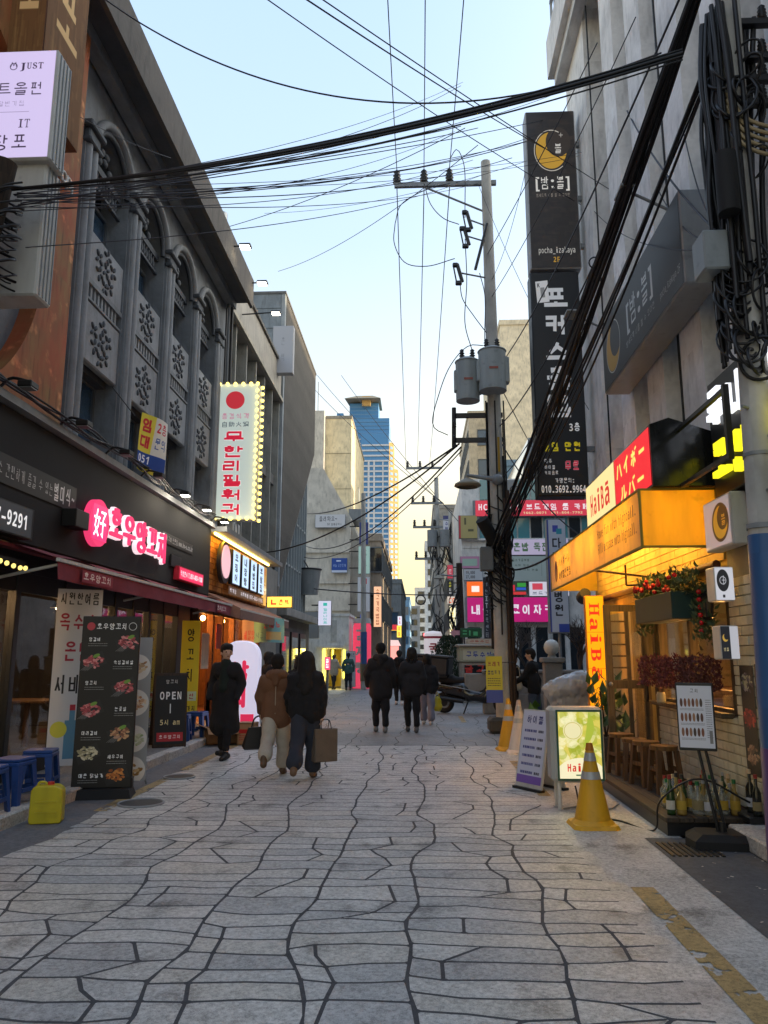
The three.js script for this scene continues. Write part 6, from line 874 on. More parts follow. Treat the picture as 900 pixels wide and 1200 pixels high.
{ // planter with a garland
  const t = thing('garland_planter', 'dark green window box wrapped in a garland of leaves with red baubles', 'planter', [2.85, 1.98, -8.9]);
  part(t, 'box', bx(2.68, 1.98, -8.35, 2.98, 2.28, -9.75, .01), M(0x123a36, { rough: .6, map: TX.metal })); part(t, 'bracket', [bx(2.98, 2.0, -8.6, 3.12, 2.05, -8.65), bx(2.98, 2.0, -9.5, 3.12, 2.05, -9.55)], K.black);
  const lf = [], leaf = new THREE.BufferGeometry(); leaf.setAttribute('position', new THREE.Float32BufferAttribute([0, 0, 0, .018, .03, .004, 0, .075, 0, 0, 0, 0, 0, .075, 0, -.018, .03, .004], 3)); leaf.computeVertexNormals();
  const put = (x, y, z, r, n) => { for (let i = 0; i < n; i++) { const g = leaf.clone(); g.scale(rr(.7, 1.3), rr(.7, 1.3), 1); g.rotateX(rr(-1.4, 1.4)); g.rotateY(rr(0, 6.3)); g.rotateZ(rr(-1, 1)); lf.push(g.translate(x + rr(-r, r), y + rr(-r, r), z + rr(-r, r))); } };
  for (let i = 0; i < 34; i++) put(2.83, 2.36 + .05 * Math.sin(i * .7), -8.2 - i * .05, .12, 26);
  for (let i = 0; i < 16; i++) put(2.95, 2.3 - i * .035, -8.2 + .02 * Math.sin(i), .09, 22);
  for (let i = 0; i < 8; i++) put(2.8, 2.25 - i * .05, -9.8, .08, 22);
  part(t, 'foliage', lf, M([.05, .085, .035], { rough: .7 }));
  for (let i = 0; i < 22; i++) { const k = i < 16; part(t, 'bauble', at(new THREE.SphereGeometry(.026, 9, 7), k ? 2.68 + rr(-.04, .03) : 2.9, k ? 2.34 + rr(-.06, .12) : 2.25 - (i - 16) * .08, k ? -8.25 - (i / 16) * 1.6 : -8.14), M(0xb3141c, { rough: .25 })); }
  for (const z of [-8.75, -9.15, -9.7]) part(t, 'bow', [0, 1, 2, 3, 4].map((q) => at(new THREE.SphereGeometry(.024, 6, 4).scale(.6, 1.3, .5), 2.67, 2.4 + .03 * Math.sin(q * 1.26), z + .03 * Math.cos(q * 1.26), 0, q)), M(0x9c1418, { rough: .6 }));
}
{ // wall lantern
  const c = px(828, 712, { x: 2.98 }), t = thing('wall_lantern', 'small black carriage lantern on the bar wall', 'lantern', [c[0], c[1] - .15, c[2]]);
  part(t, 'cap', at(cyl(.01, .1, .07, 6), c[0], c[1] + .12, c[2]), K.black); part(t, 'cage', [0, 1, 2, 3, 4, 5].map((i) => rod([c[0] + .075 * Math.cos(i), c[1] + .09, c[2] + .075 * Math.sin(i)], [c[0] + .055 * Math.cos(i), c[1] - .1, c[2] + .055 * Math.sin(i)], .008)), K.black); part(t, 'glass', at(cyl(.06, .045, .18, 8), c[0], c[1], c[2]), M(0x6a5f4a, { rough: .2 })); part(t, 'base', at(cyl(.06, .04, .03, 6), c[0], c[1] - .115, c[2]), K.black); part(t, 'arm', tube([[c[0], c[1] + .16, c[2]], [c[0] + .02, c[1] + .2, c[2]], [3.12, c[1] + .1, c[2]]], .012, 8), K.black);
}
function boxSign(name, label, u0, v0, u1, v1, z, dep, draw, cw, chh, glow) { const A = px(u0, v0, { z }), B = px(u1, v1, { z }), s = thing(name, label, 'sign', [(A[0] + B[0]) / 2, B[1], z]); part(s, 'case', bx(A[0], B[1], z - dep, B[0], A[1], z, .012), K.white); face(s, 'sign_face', [(A[0] + B[0]) / 2, (A[1] + B[1]) / 2, z + .004], (B[0] - A[0]) * .94, (A[1] - B[1]) * .95, 0, canvasTex(cw, chh, draw), { glow, dim: glow ? .6 : undefined }); return s; }
boxSign('round_logo_box', 'white square box sign with a round dark logo above the moon box', 836, 664, 862, 704, -7.5, .22, (g, w, h) => { fill(g, '#c9cad2', 0, 0, w, h); g.fillStyle = '#24262a'; g.beginPath(); g.ellipse(w * .42, h * .4, w * .34, h * .34, 0, 0, 7); g.fill(); g.strokeStyle = '#c9cad2'; g.lineWidth = 3; g.beginPath(); g.arc(w * .42, h * .4, 16, 0, 7); g.stroke(); lines(g, [[.5, 0, .5, 1], [.2, .5, .8, .5]], w * .3, h * .25, 30, 40); fill(g, '#24262a', w * .36, h * .84, 12, 12); }, 96, 140, .3);
boxSign('moon_box', 'small white box sign with a gold crescent on black, below the round logo box', 843, 733, 868, 773, -7.4, .2, (g, w, h) => { fill(g, '#c3c4cc', 0, 0, w, h); fill(g, '#26282e', 0, 0, w * .52, h); g.fillStyle = '#c9a24a'; g.beginPath(); g.arc(24, 46, 16, 0, 7); g.fill(); g.fillStyle = '#26282e'; g.beginPath(); g.arc(31, 40, 14, 0, 7); g.fill(); text(g, '밤볼', 10, 84, 30, 16, '#c9b98a'); }, 96, 130, .25);
{ // next front: white wall with an arch, poster strip, black fascia with lit letters
  const b = thing('white_arch_front', 'white rendered shop front with an arched panel and food posters', 'shop front', [3.2, 0, -5]);
  const wm = concrete(0xcbc9c2), xw = 3.08;
  part(b, 'wall', bx(xw, .0, -1, 3.3, 3.05, -7.18), wm);
  const arch = new THREE.Shape(); arch.moveTo(-.42, .2); arch.lineTo(-.42, 2.0); arch.absarc(0, 2.0, .42, Math.PI, 0, true); arch.lineTo(.42, .2); part(b, 'arch_panel', at(new THREE.ExtrudeGeometry(arch, { depth: .02, bevelEnabled: false }), xw - .021, 0, -6.3, -Math.PI / 2).rotateY(0), concrete(0x9da09c));
  part(b, 'kerb_step', bx(2.7, 0, -1, 3.07, .14, -7.3, .015), slabM);
  const p = (z, w, y0, y1, fn, cw, chh) => face(b, 'poster', [xw - (z < -7.18 ? -.012 : .006), (y0 + y1) / 2, z], w, y1 - y0, -Math.PI / 2, canvasTex(cw, chh, fn), { rough: .5 });
  p(-7.6, .3, .5, 1.5, (g, w, h) => { fill(g, '#16161a', 0, 0, w, h); foodBlob(g, 60, 60, 46, ['#6d7a5a', '#8d8a96', '#4a4452', '#a9a98e'], 60); foodBlob(g, 60, 190, 48, ['#a8282a', '#7d1c22', '#c24a3a', '#5c1420'], 70); foodBlob(g, 60, 320, 48, ['#8d6a55', '#5e4a3e', '#a98a70'], 60); }, 120, 390);
  p(-7.28, .26, 1.1, 1.52, (g, w, h) => { fill(g, '#1a1814', 0, 0, w, h); foodBlob(g, 50, 30, 30, ['#9a8a5a', '#6d5c34'], 30); foodBlob(g, 50, 78, 30, ['#8a7a52', '#57482e'], 30); foodBlob(g, 50, 126, 30, ['#7a6844', '#4c3c26', '#b8b06a'], 30); }, 100, 150);
  const s = thing('black_letter_fascia', 'black fascia with white and yellow lit letters above the white arch front', 'sign', [3, 3.2, -6]);
  part(s, 'board', bx(3.0, 3.15, -1, 3.24, 4.35, -7.75, .01), K.frame);
  const yl = M(0xfff01a, { emissive: new THREE.Color(1, .9, .02), emissiveIntensity: .4 }), wh = M(0xf2f4ff, { emissive: new THREE.Color(.92, .95, 1), emissiveIntensity: .4 });
  const row = (str, z, y, h, m) => [...str].forEach((c, i) => part(s, 'letter', letterGeo(c, .44, h, .06, .05, false).rotateY(-Math.PI / 2).translate(2.995, y, z + i * .5), m));
  row('루나', -7.5, 4.02, .46, wh); row('코인노래', -7.45, 3.48, .44, yl); row('연습장', -6.2, 4.02, .44, wh);
  const c = px(864, 600, { x: 2.92 }), m = thing('moon_disc_sign', 'pale square sign with a gold crescent in a brown disc on the bar corner', 'sign', [2.95, c[1] - .35, c[2]]);
  part(m, 'case', bx(2.92, 2.62, -7.2, 3.07, 3.12, -7.9, .01), K.white); face(m, 'sign_face', [2.914, 2.87, -7.55], .64, .46, -Math.PI / 2, canvasTex(190, 150, (g, w, h) => { fill(g, '#c9c2c6', 0, 0, w, h); g.fillStyle = '#4a3a2a'; g.beginPath(); g.arc(120, 76, 62, 0, 7); g.fill(); g.fillStyle = '#d2a23c'; g.beginPath(); g.arc(120, 76, 52, 0, 7); g.fill(); g.fillStyle = '#4a3a2a'; g.beginPath(); g.arc(138, 62, 40, 0, 7); g.fill(); text(g, '볼', 124, 50, 36, 40, '#d2a23c', { wt: .1 }); }), { glow: .12 });
}
// ---- terrace
{
  const t = thing('timber_terrace', 'low dark plank terrace step along the bar front', 'terrace', [2.65, 0, -10]);
  const pm = [0x50483e, 0x585046, 0x463f37].map((c) => M(c, { map: TX.wood, rough: .75, bump: TX.wood, bs: .002 })), wood = pm[1];
  part(t, 'base', bx(2.22, .0, -7.45, 3.1, .115, -13.4), K.frame); for (let i = 0; i < 7; i++) part(t, 'plank', bx(2.2 + i * .129, .117, -7.42, 2.2 + i * .129 + .122, .16, -13.4, .005), pm[i % 3]);
}
function woodStool(label, x, z, ry, sc = 1) { const t = thing('wooden_stool', label, 'stool', [x, .16, z], { local: true, ry }), m = M(0x7d5c36, { map: TX.wood, rough: .7 }); t.scale.setScalar(sc); part(t, 'seat', at(cyl(.15, .145, .045, 20), 0, .46, 0), M(0x94703f, { map: TX.wood, rough: .6 })); for (const a of [-1, 1]) for (const b of [-1, 1]) part(t, 'leg', new ConvexGeometry([V(a * .07, .44, b * .07), V(a * .12, .44, b * .07), V(a * .07, .44, b * .12), V(a * .12, .44, b * .12), V(a * .11, 0, b * .11), V(a * .155, 0, b * .11), V(a * .11, 0, b * .155), V(a * .155, 0, b * .155)]), m); for (const a of [-1, 1]) { part(t, 'stretcher', bx(-.1, .16, a * .12 - .01, .1, .2, a * .12 + .01), m); part(t, 'stretcher', bx(a * .12 - .01, .22, -.1, a * .12 + .01, .26, .1), m); } return t; }
woodStool('round wooden stool on the terrace, next to the bottles', 2.62, -8.75, .1);
woodStool('round wooden stool on the terrace, second from the bottles', 2.56, -9.2, .3);
woodStool('round wooden stool on the terrace, third from the bottles', 2.54, -9.62, -.2, .97);
woodStool('round wooden stool on the terrace, last of the row towards the open door', 2.5, -10.05, .2);
{ // bottles
  const kinds = [ // profile, colour
    [[[0, 0], [.036, 0], [.038, .02], [.038, .19], [.014, .25], [.013, .31], [0, .31]], [.03, .08, .02], 'green glass wine bottle'],
    [[[0, 0], [.045, 0], [.048, .02], [.048, .15], [.018, .19], [.016, .25], [0, .25]], [.75, .78, .74], 'clear glass spirit bottle'],
    [[[0, 0], [.04, 0], [.042, .02], [.042, .13], [.03, .17], [.014, .2], [.014, .27], [0, .27]], [.42, .28, .07], 'amber glass whisky bottle'],
    [[[0, 0], [.036, 0], [.038, .02], [.038, .2], [.015, .25], [.014, .33], [0, .33]], [.012, .014, .012], 'black glass wine bottle']];
  const mats = kinds.map((k, i) => i === 1 ? M(k[1], { physical: true, transmission: .85, thickness: 0, rough: .08 }) : M(k[1], { physical: true, transmission: i === 3 ? 0 : .35, thickness: 0, rough: .1 }));
  const caps = [0x8a1c1c, 0x1c1c1e, 0x1d6b3a, 0xc9b08a, 0x9a9a9a].map((c) => M(c, { rough: .4 })), labels = [0xd8d4c6, 0xc9a53a, 0xcfcfd2, 0x9a8a60].map((c) => M(c, { map: TX.cloth, rough: .8 }));
  const proto = kinds.map(([pr]) => lathe(pr, 14));
  let n = 0;
  const put = (k, x, y, z, lab, grp) => { const t = thing('bottle', lab, 'bottle', [x, y, z], { local: true, ry: rr(0, .8) - .9, group: grp }); t.scale.setScalar(rr(.92, 1.1)); const pr = kinds[k][0], R = pr[2][0] + .0012, H = pr[pr.length - 1][1]; part(t, 'glass', proto[k].clone(), mats[k]); part(t, 'label', new THREE.CylinderGeometry(R, R, .075, 12, 1, true, -1.1, 2.6).translate(0, .085, 0), labels[(n * 7 + k) % 4]); part(t, 'cap', at(cyl(.017, .017, .035, 10), 0, H + .005, 0), caps[(n++ * 3 + k) % 5]); };
  const spots = []; for (let r = 0; r < 4; r++) for (let i = 0; i < 6; i++) spots.push([2.30 + i * .115 + rr(-.025, .025) + r * .03, -7.56 - r * .16 + rr(-.03, .03)]);
  spots.forEach(([x, z], i) => { const k = i === 0 ? 0 : [1, 2, 1, 0, 1, 2, 1, 1][(i * 5) % 8]; put(k, x, .16, z, kinds[k][2] + ' in the crowd of empties on the terrace corner', k === 0 ? 'green bottles on the terrace' : k === 1 ? 'clear bottles on the terrace' : 'amber bottles on the terrace'); });
  for (const [x, z, y] of [[2.98, -7.32, .2], [3.0, -7.5, .2]]) put(3, x, y, z, 'black glass wine bottle on the step by the cream brick pier', 'black bottles by the brick pier');
  solo('step_block', 'low dark step block under the black wine bottles', 'step', [2.98, 0, -7.35], bx(2.88, 0.141, -7.25, 3.07, .2, -7.6, .01), K.frame);
}
{ // stand with menu board
  const c = px(848, 992, { y: 0 }), t = thing('menu_stand', 'white photo menu board on a slanted black pole stand', 'menu board', [c[0], 0, c[2]], { local: true, ry: -.12 });
  part(t, 'base', new ConvexGeometry([[-.27, -.2], [.27, -.2], [.31, 0], [.27, .2], [-.27, .2], [-.31, 0]].flatMap(([x, z]) => [V(x, 0, z), V(x * .98, .07, z * .98), V(x * .72, .12, z * .72)])), K.rubber);
  part(t, 'pole', [rod([.03, .1, 0], [-.09, .82, -.02], .014), rod([-.03, .1, 0], [-.15, .82, -.02], .014), rod([.0, .1, 0], [-.0, .2, 0], .03)], K.black);
  part(t, 'board', at(bx(-.155, -.28, -.03, .155, .3, .0, .006), -.15, 1.06, -.0, -.25), K.black);
  face(t, 'print', [-.152, 1.07, .006], .285, .53, -.25, canvasTex(220, 400, (g, w, h) => { fill(g, '#d2d3da', 0, 0, w, h); text(g, '고치', 80, 18, 60, 30, '#666'); for (let r = 0; r < 3; r++) { for (let i = 0; i < 6; i++) { g.fillStyle = ['#5a3428', '#7a4632', '#8a5a40', '#6d3a2a', '#94684a', '#42302a'][(i + r) % 6]; g.beginPath(); g.ellipse(24 + i * 25, 110 + r * 95, 9, 28, 0, 0, 7); g.fill(); } fine(g, '#777', 14, 148 + r * 95, 150, 2, 8, .4); } fine(g, '#777', 176, 90, 36, 18, 14, .35); fill(g, '#777', 190, 290, 20, 80); }), { rough: .35 });
  solo('power_cable', 'black cable looping from the light box across the terrace bottles', 'cable', [2.2, 0, -8], tube([[1.62, .25, -8.55], [1.66, .03, -8.4], [1.95, .012, -8.0], [2.15, .02, -7.6], [2.17, .3, -7.45], [2.5, .5, -7.4], [2.95, .3, -7.4]], .009, 60, 6), K.cable);
  solo('power_cable', 'grey cable lying on the pavement behind the traffic cone', 'cable', [1.8, 0, -8.6], tube([[1.5, .012, -8.6], [1.7, .012, -8.75], [1.95, .012, -8.6], [2.15, .012, -8.9]], .008, 40, 6), K.grey);
}
{ // light box sign on legs
  const z = -8.55, A = px(644, 829, { z }), B = px(711, 918, { z }), cx = (A[0] + B[0]) / 2, s = thing('light_box_sign', 'white light box on legs showing a glowing lime drink picture', 'sign', [cx, 0, z], {});
  const xs0 = A[0], xs1 = B[0];
  part(s, 'case', bx(xs0, B[1], z - .32, xs1, A[1], z, .035), painted(0xb4b9b8, { rough: .4 })); const fx = cx + .02, fw = xs1 - xs0 - .12, fh = A[1] - B[1] - .09, fy = (A[1] + B[1]) / 2;
  part(s, 'green_rim', [bx(fx - fw / 2 - .02, fy - fh / 2 - .02, z + .001, fx + fw / 2 + .02, fy - fh / 2, z + .014), bx(fx - fw / 2 - .02, fy + fh / 2, z + .001, fx + fw / 2 + .02, fy + fh / 2 + .02, z + .014), bx(fx - fw / 2 - .02, fy - fh / 2, z + .001, fx - fw / 2, fy + fh / 2, z + .014), bx(fx + fw / 2, fy - fh / 2, z + .001, fx + fw / 2 + .02, fy + fh / 2, z + .014)], painted(0x245c46));
  face(s, 'picture', [fx, fy, z + .006], fw, fh, 0, canvasTex(260, 420, (g, w, h) => { fill(g, '#d8c95a', 0, 0, w, h); for (let i = 0; i < 90; i++) { g.fillStyle = ['rgba(240,235,180,.5)', 'rgba(190,190,60,.5)', 'rgba(250,245,210,.45)', 'rgba(150,165,40,.45)'][(rnd() * 4) | 0]; g.beginPath(); g.ellipse(rr(0, w), rr(0, 300), rr(8, 46), rr(8, 36), rr(0, 3), 0, 7); g.fill(); } g.fillStyle = '#a9b83c'; g.beginPath(); g.moveTo(190, 0); g.quadraticCurveTo(270, 120, 150, 230); g.quadraticCurveTo(180, 100, 190, 0); g.fill(); g.fillStyle = '#eae2b0'; g.beginPath(); g.arc(90, 120, 60, 0, 7); g.fill(); g.strokeStyle = '#c4b85e'; g.lineWidth = 4; g.beginPath(); g.arc(90, 120, 52, 0, 7); g.stroke(); g.fillStyle = '#f4ecc4'; g.beginPath(); g.ellipse(130, 440, 170, 150, 0, 0, 7); g.fill(); text(g, 'HaiB\u0101', 44, 322, 176, 58, '#d82018', {}); fill(g, '#2c5c3c', 100, 394, 50, 8); }), { glow: .32, dim: .5 });
  for (const x of [xs0 + .08, xs1 - .08]) for (const dz of [-.06, -.26]) part(s, 'leg', rod([x, 0, z + dz], [x, B[1] + .01, z + dz], .022), K.white);
  areaLight('light_box_glow', 0xffe9a0, 1.6, fw, fh, [fx, fy, z + .03], [fx, fy - .3, z + 3]);
  const c2 = px(640, 935, { y: 0 }), a = thing('price_board', 'white and blue A-board price list leaning behind the light box', 'sign', [c2[0] - .05, 0, c2[2] - .55], { local: true, ry: -1.0 });
  part(a, 'panel', at(bx(-.24, .03, -.012, .24, .95, .012), 0, 0, .1, 0, -.2), K.white); part(a, 'panel', at(bx(-.24, .03, -.012, .24, .95, .012), 0, 0, -.28, 0, .2), K.white); part(a, 'foot', [bx(-.25, 0, .06, .25, .03, .14), bx(-.25, 0, -.32, .25, .03, -.24)], K.black);
  face(a, 'print', [0, .5, .016], .44, .86, 0, canvasTex(140, 280, (g, w, h) => { fill(g, '#c6cadb', 0, 0, w, h); text(g, '하이볼', 20, 16, 100, 36, '#27306a'); for (let i = 0; i < 6; i++) { fine(g, '#3a4280', 16, 74 + i * 32, 70, 1, 14, .7); fine(g, '#33364a', 96, 74 + i * 32, 30, 1, 14, .7); } fill(g, '#7a5cae', 0, 250, w, 30); }), { rx: -.2, rough: .5 });
}
function cone(label, x, z, h, body, band, tip) { const t = thing('traffic_cone', label, 'traffic cone', [x, 0, z], { local: true, ry: rr(-.3, .3) }), r = (y) => .155 * h / .75 * (1 - y / h) + .028; const seg = (y0, y1, d = 0) => lathe([[r(y0) + d, y0], [r(y1) + d, y1]], 22);
  part(t, 'base', new ConvexGeometry([[-1, -1], [1, -1], [1, 1], [-1, 1]].flatMap(([a, b]) => [V(a * .22, 0, b * .17), V(a * .17, 0, b * .22), V(a * .2, .035, b * .155), V(a * .155, .035, b * .2)])), body); part(t, 'body', [seg(.03, h), lathe([[r(.03) + .03, .034], [r(.06), .07]], 22), at(cyl(r(h), r(h), .01, 16), 0, h, 0)], body);
  for (const [a, b] of [[.58, .67], [.8, .9]]) part(t, 'reflective_band', seg(h * a, h * b, .003), band); part(t, 'tip', seg(h * .93, h + .012, .004), tip); return t; }
const coneY = M(0xe8ac1a, { map: TX.metal, rough: .55 }), coneB = M(0xb9bbbd, { map: TX.metal, rough: .35, metal: .2 });
{ const c = px(695, 968, { y: 0 }); cone('dirty yellow traffic cone in front of the light box sign', c[0], c[2], .75, coneY, coneB, M(0xb06a12, { rough: .6 })); const d = px(597, 879, { y: 0 }), e = px(608, 883, { y: 0 }); cone('yellow traffic cone beside the foot of the utility pole', d[0], d[2], .85, M(0xecaa1a, { map: TX.metal, rough: .6 }), coneB, coneY); cone('bleached pale pink traffic cone beside the yellow one', e[0] + .02, e[2], .85, M(0xe2d8d0, { map: TX.metal, rough: .7 }), coneB, M(0xb9a59a, { rough: .7 })); }
// plants in front of the bar
function leafCloud(n, leaf, fn) { const out = []; for (let i = 0; i < n; i++) { const p = fn(i); const g = leaf.clone(); const s = p[3] || 1; g.scale(s, s, s); g.rotateX(rr(-1.3, 1.3)); g.rotateY(rr(0, 6.3)); g.rotateZ(rr(-.7, .7)); out.push(g.translate(p[0], p[1], p[2])); } return out; }
function leafGeo(l, w) { const g = new THREE.BufferGeometry(); g.setAttribute('position', new THREE.Float32BufferAttribute([0, 0, 0, w, l * .4, w * .2, 0, l, 0, 0, 0, 0, 0, l, 0, -w, l * .4, w * .2], 3)); g.computeVertexNormals(); return g; }
{
  const small = leafGeo(.05, .014);
  for (const [i, x, z, col, lab] of [[0, 2.93, -9.0, [.13, .035, .04], 'reddish dried shrub in a jar on the window ledge, behind the stools'], [1, 2.93, -9.75, [.15, .045, .05], 'reddish dried shrub in a jar on the window ledge, next to the open door'], [2, 2.95, -8.3, [.09, .03, .03], 'dark reddish dried shrub in a jar behind the menu stand']]) {
    const t = thing('dried_shrub', lab, 'plant', [x, 1.03, z]); part(t, 'jar', at(lathe([[0, 0], [.05, 0], [.055, .02], [.055, .1], [.045, .12], [.045, .13]], 14), x, 1.03, z), M(0xa9a68e, { rough: .3 }));
    const st = []; for (let k = 0; k < 14; k++) { const a = rr(0, 6.3), r = rr(.1, .3); st.push(tube([[x, 1.13, z], [x + Math.cos(a) * r * .4, 1.3, z + Math.sin(a) * r * .6], [x - .06 + Math.cos(a) * r * .6, 1.3 + rr(.05, .28), z + Math.sin(a) * r]], .003, 5, 3)); } part(t, 'stem', st, M([.08, .04, .03]));
    part(t, 'foliage', leafCloud(900, small, () => { const a = rr(0, 6.3), r = .3 * Math.cbrt(rnd()); return [x - .05 + Math.cos(a) * r * .62, 1.38 + rr(-.2, .24) * (1 - r), z + Math.sin(a) * r * 1.15]; }), M(col, { rough: .9 }));
  }
  const big = leafGeo(.22, .06), c = [2.45, 0, -11.3], t = thing('broadleaf_plant', 'leafy dark green pot plant behind the open bar door', 'plant', c);
  part(t, 'pot', at(lathe([[0, 0], [.15, 0], [.19, .3], [.2, .3], [.2, .33], [.16, .33]], 16), 2.6, .16, -11.3), concrete(0x5a5550)); part(t, 'stem', [rod([2.6, .45, -11.3], [2.55, 1.1, -11.3], .015), rod([2.6, .45, -11.3], [2.7, .95, -11.25], .012)], K.darkWood);
  part(t, 'foliage', leafCloud(70, big, () => [2.6 + rr(-.28, .28), .75 + rr(-.3, .5), -11.3 + rr(-.25, .25)]), M([.035, .09, .025], { rough: .45 }));
  const d = px(630, 860, { y: 0 }), u = thing('rubber_plant', 'low plant with bright rounded green leaves beside the folded board', 'plant', [d[0], 0, d[2]]); part(u, 'pot', at(lathe([[0, 0], [.1, 0], [.13, .18], [.11, .18]], 14), d[0], 0, d[2]), K.rubber); part(u, 'foliage', leafCloud(16, leafGeo(.24, .09), () => [d[0] + rr(-.15, .15), .22 + rr(0, .3), d[2] + rr(-.15, .15), rr(.7, 1.1)]), M([.07, .17, .03], { rough: .4 }));
}
// ================================================================ POLES AND WIRES
function insulator(x, y, z, s = 1) { return at(lathe([[.02, 0], [.07, .02], [.03, .05], [.07, .08], [.03, .11], [.065, .14], [.03, .17], [.055, .2], [.02, .24]].map(([a, b]) => [a * s, b * s]), 10), x, y, z); }
const PZ = -16.9, pb = px(590, 856, { y: 0 }), pt = px(569, 190, { z: PZ }), onPole = (y) => pb[0] + (pt[0] - pb[0]) * y / pt[1];
const armY = px(520, 213, { z: PZ })[1], armX = [465, 497, 527].map((u) => px(u, 212, { z: PZ })[0]);
{
  const t = thing('utility_pole', 'tall concrete utility pole with crossarm, transformers and a street lamp', 'utility pole', [pb[0], 0, PZ]);
  part(t, 'shaft', rod([pb[0], 0, PZ], [pt[0], pt[1], PZ], .19, .115, 16), K.pole);
  const X0 = px(462, 213, { z: PZ })[0]; part(t, 'crossarm', bx(X0, armY - .06, PZ - .14, pt[0] + .25, armY + .05, PZ - .05), K.grey); part(t, 'brace', rod([px(497, 216, { z: PZ })[0], armY - .06, PZ - .1], [onPole(10), px(566, 247, { z: PZ })[1], PZ - .1], .025), K.grey);
  for (const x of armX) part(t, 'insulator', insulator(x, armY + .05, PZ - .1, 1.5), K.frame);
  for (const [u, v] of [[546, 258], [543, 277], [535, 320]]) { const c = px(u, v, { z: PZ + .3 }); part(t, 'fuse_cutout', [bx(c[0] - .03, c[1] - .3, c[2] - .05, c[0] + .12, c[1] - .2, c[2] + .05, .02), bx(c[0] - .09, c[1] + .15, c[2] - .05, c[0] + .04, c[1] + .25, c[2] + .05, .02), rod([c[0] + .02, c[1] + .22, c[2]], [c[0] + .13, c[1] - .22, c[2]], .045), rod([c[0] - .07, c[1] + .18, c[2]], [c[0], c[1] - .25, c[2]], .018)], K.frame); part(t, 'cutout_arm', rod([c[0] + .1, c[1], c[2]], [onPole(c[1]), c[1], PZ], .02), K.grey); }
  const k0 = px(571, 262, { z: PZ + .2 }), k1 = px(557, 316, { z: PZ + .2 }); part(t, 'cutout_rail', rod(k0, k1, .035), K.frame);
  const tm = painted(0xa4acae, { rough: .5 });
  for (const [u, v, r, dz] of [[548, 447, .27, .1], [577, 435, .31, .35]]) { const c = px(u, v, { z: PZ + dz }); const q = part(t, 'transformer', [at(cyl(r, r, .95, 20), ...c), at(cyl(r * .55, r * 1.03, .09, 20), c[0], c[1] + .51, c[2]), at(new THREE.TorusGeometry(r, .02, 6, 22).rotateX(Math.PI / 2), c[0], c[1] + .46, c[2]), bx(c[0] + r * .7, c[1] - .3, c[2] - .12, c[0] + r * 1.2, c[1] + .3, c[2] + .12, .02), bx(c[0] - r * 1.15, c[1] - .25, c[2] - .1, c[0] - r * .8, c[1] + .25, c[2] + .1, .02)], tm); part(q, 'bushing', [insulator(c[0] - .12, c[1] + .54, c[2]), insulator(c[0] + .12, c[1] + .54, c[2])], K.frame); part(q, 'red_stencil', bx(c[0] - .1, c[1] - .05, c[2] + r, c[0] + .1, c[1] + .0, c[2] + r + .006), painted(0xa85a4c)); }
  for (const v of [485, 514]) { const a = px(532, v, { z: PZ }); part(t, 'secondary_arm', bx(a[0], a[1] - .05, PZ - .2, onPole(a[1]) + .2, a[1] + .05, PZ - .1), K.frame); }
  const ra = px(532, 478, { z: PZ }), rb = px(532, 524, { z: PZ }); part(t, 'secondary_rack', [rod(ra, rb, .05), insulator(ra[0] - .02, rb[1] + .1, PZ + .06, .7), insulator(ra[0], rb[1] + .45, PZ + .06, .7)], K.frame);
  const la = px(583, 562, { z: PZ + .2 }), lb = px(547, 557, { z: PZ + .2 }), lc = px(548, 569, { z: PZ + .2 }); part(t, 'lamp_arm', [rod(la, lb, .06, .035), at(new THREE.SphereGeometry(.13, 10, 8), ...la)], K.grey); part(t, 'lamp_shade', at(lathe([[.03, .14], [.1, .1], [.28, .0], [.3, -.05], [.24, -.08]], 18), lc[0], lc[1] + .04, lc[2]), M(0x8a7f6a, { rough: .5 }));
  const mb = px(571, 655, { z: PZ + .25 }); part(t, 'meter_box', bx(mb[0] - .15, mb[1] - .26, PZ + .1, mb[0] + .13, mb[1] + .26, PZ + .34, .02), painted(0x6b7276)); const sp = px(572, 622, { z: PZ + .4 }); part(t, 'splice_case', at(cyl(.14, .14, .6, 12), ...sp, 0, .5, .5), K.rubber);
  part(t, 'tape_mark', bx(onPole(6) + .02, px(585, 540, { z: PZ })[1] - .3, PZ + .19, onPole(6) + .07, px(585, 540, { z: PZ })[1] + .5, PZ + .2), painted(0xb08a1c));
  part(t, 'conduit', [rod([pb[0] + .2, 0, PZ + .1], [onPole(5.2) + .2, 5.2, PZ + .1], .06), rod([pb[0] + .13, 0, PZ + .22], [onPole(5) + .13, 5, PZ + .22], .04)], K.darkWood);
  // tangle of cable strapped round the shaft
  const tg = []; for (let i = 0; i < 34; i++) { const y = rr(3.2, 5.0), a0 = rr(0, 6.3), p = []; for (let k = 0; k < 7; k++) { const a = a0 + k * rr(.5, 1.1), r = rr(.18, .34); p.push([onPole(y) + Math.cos(a) * r, y - .5 + k * rr(.1, .22) - .3, PZ + Math.sin(a) * r]); } tg.push(tube(p, rr(.009, .024), 18, 5)); } for (let i = 0; i < 16; i++) { const a = rr(0, 6.3); tg.push(rod([onPole(2.5) + Math.cos(a) * .22, rr(1.6, 2.8), PZ + Math.sin(a) * .22], [onPole(6) + Math.cos(a) * .2, rr(5, 7.5), PZ + Math.sin(a) * .2], .018, .018, 5)); } part(t, 'cable_tangle', tg, K.cable);
  part(t, 'footing', bx(pb[0] - .36, 0, PZ - .3, pb[0] + .3, .32, PZ + .36, .06), concrete(0x4a4640));
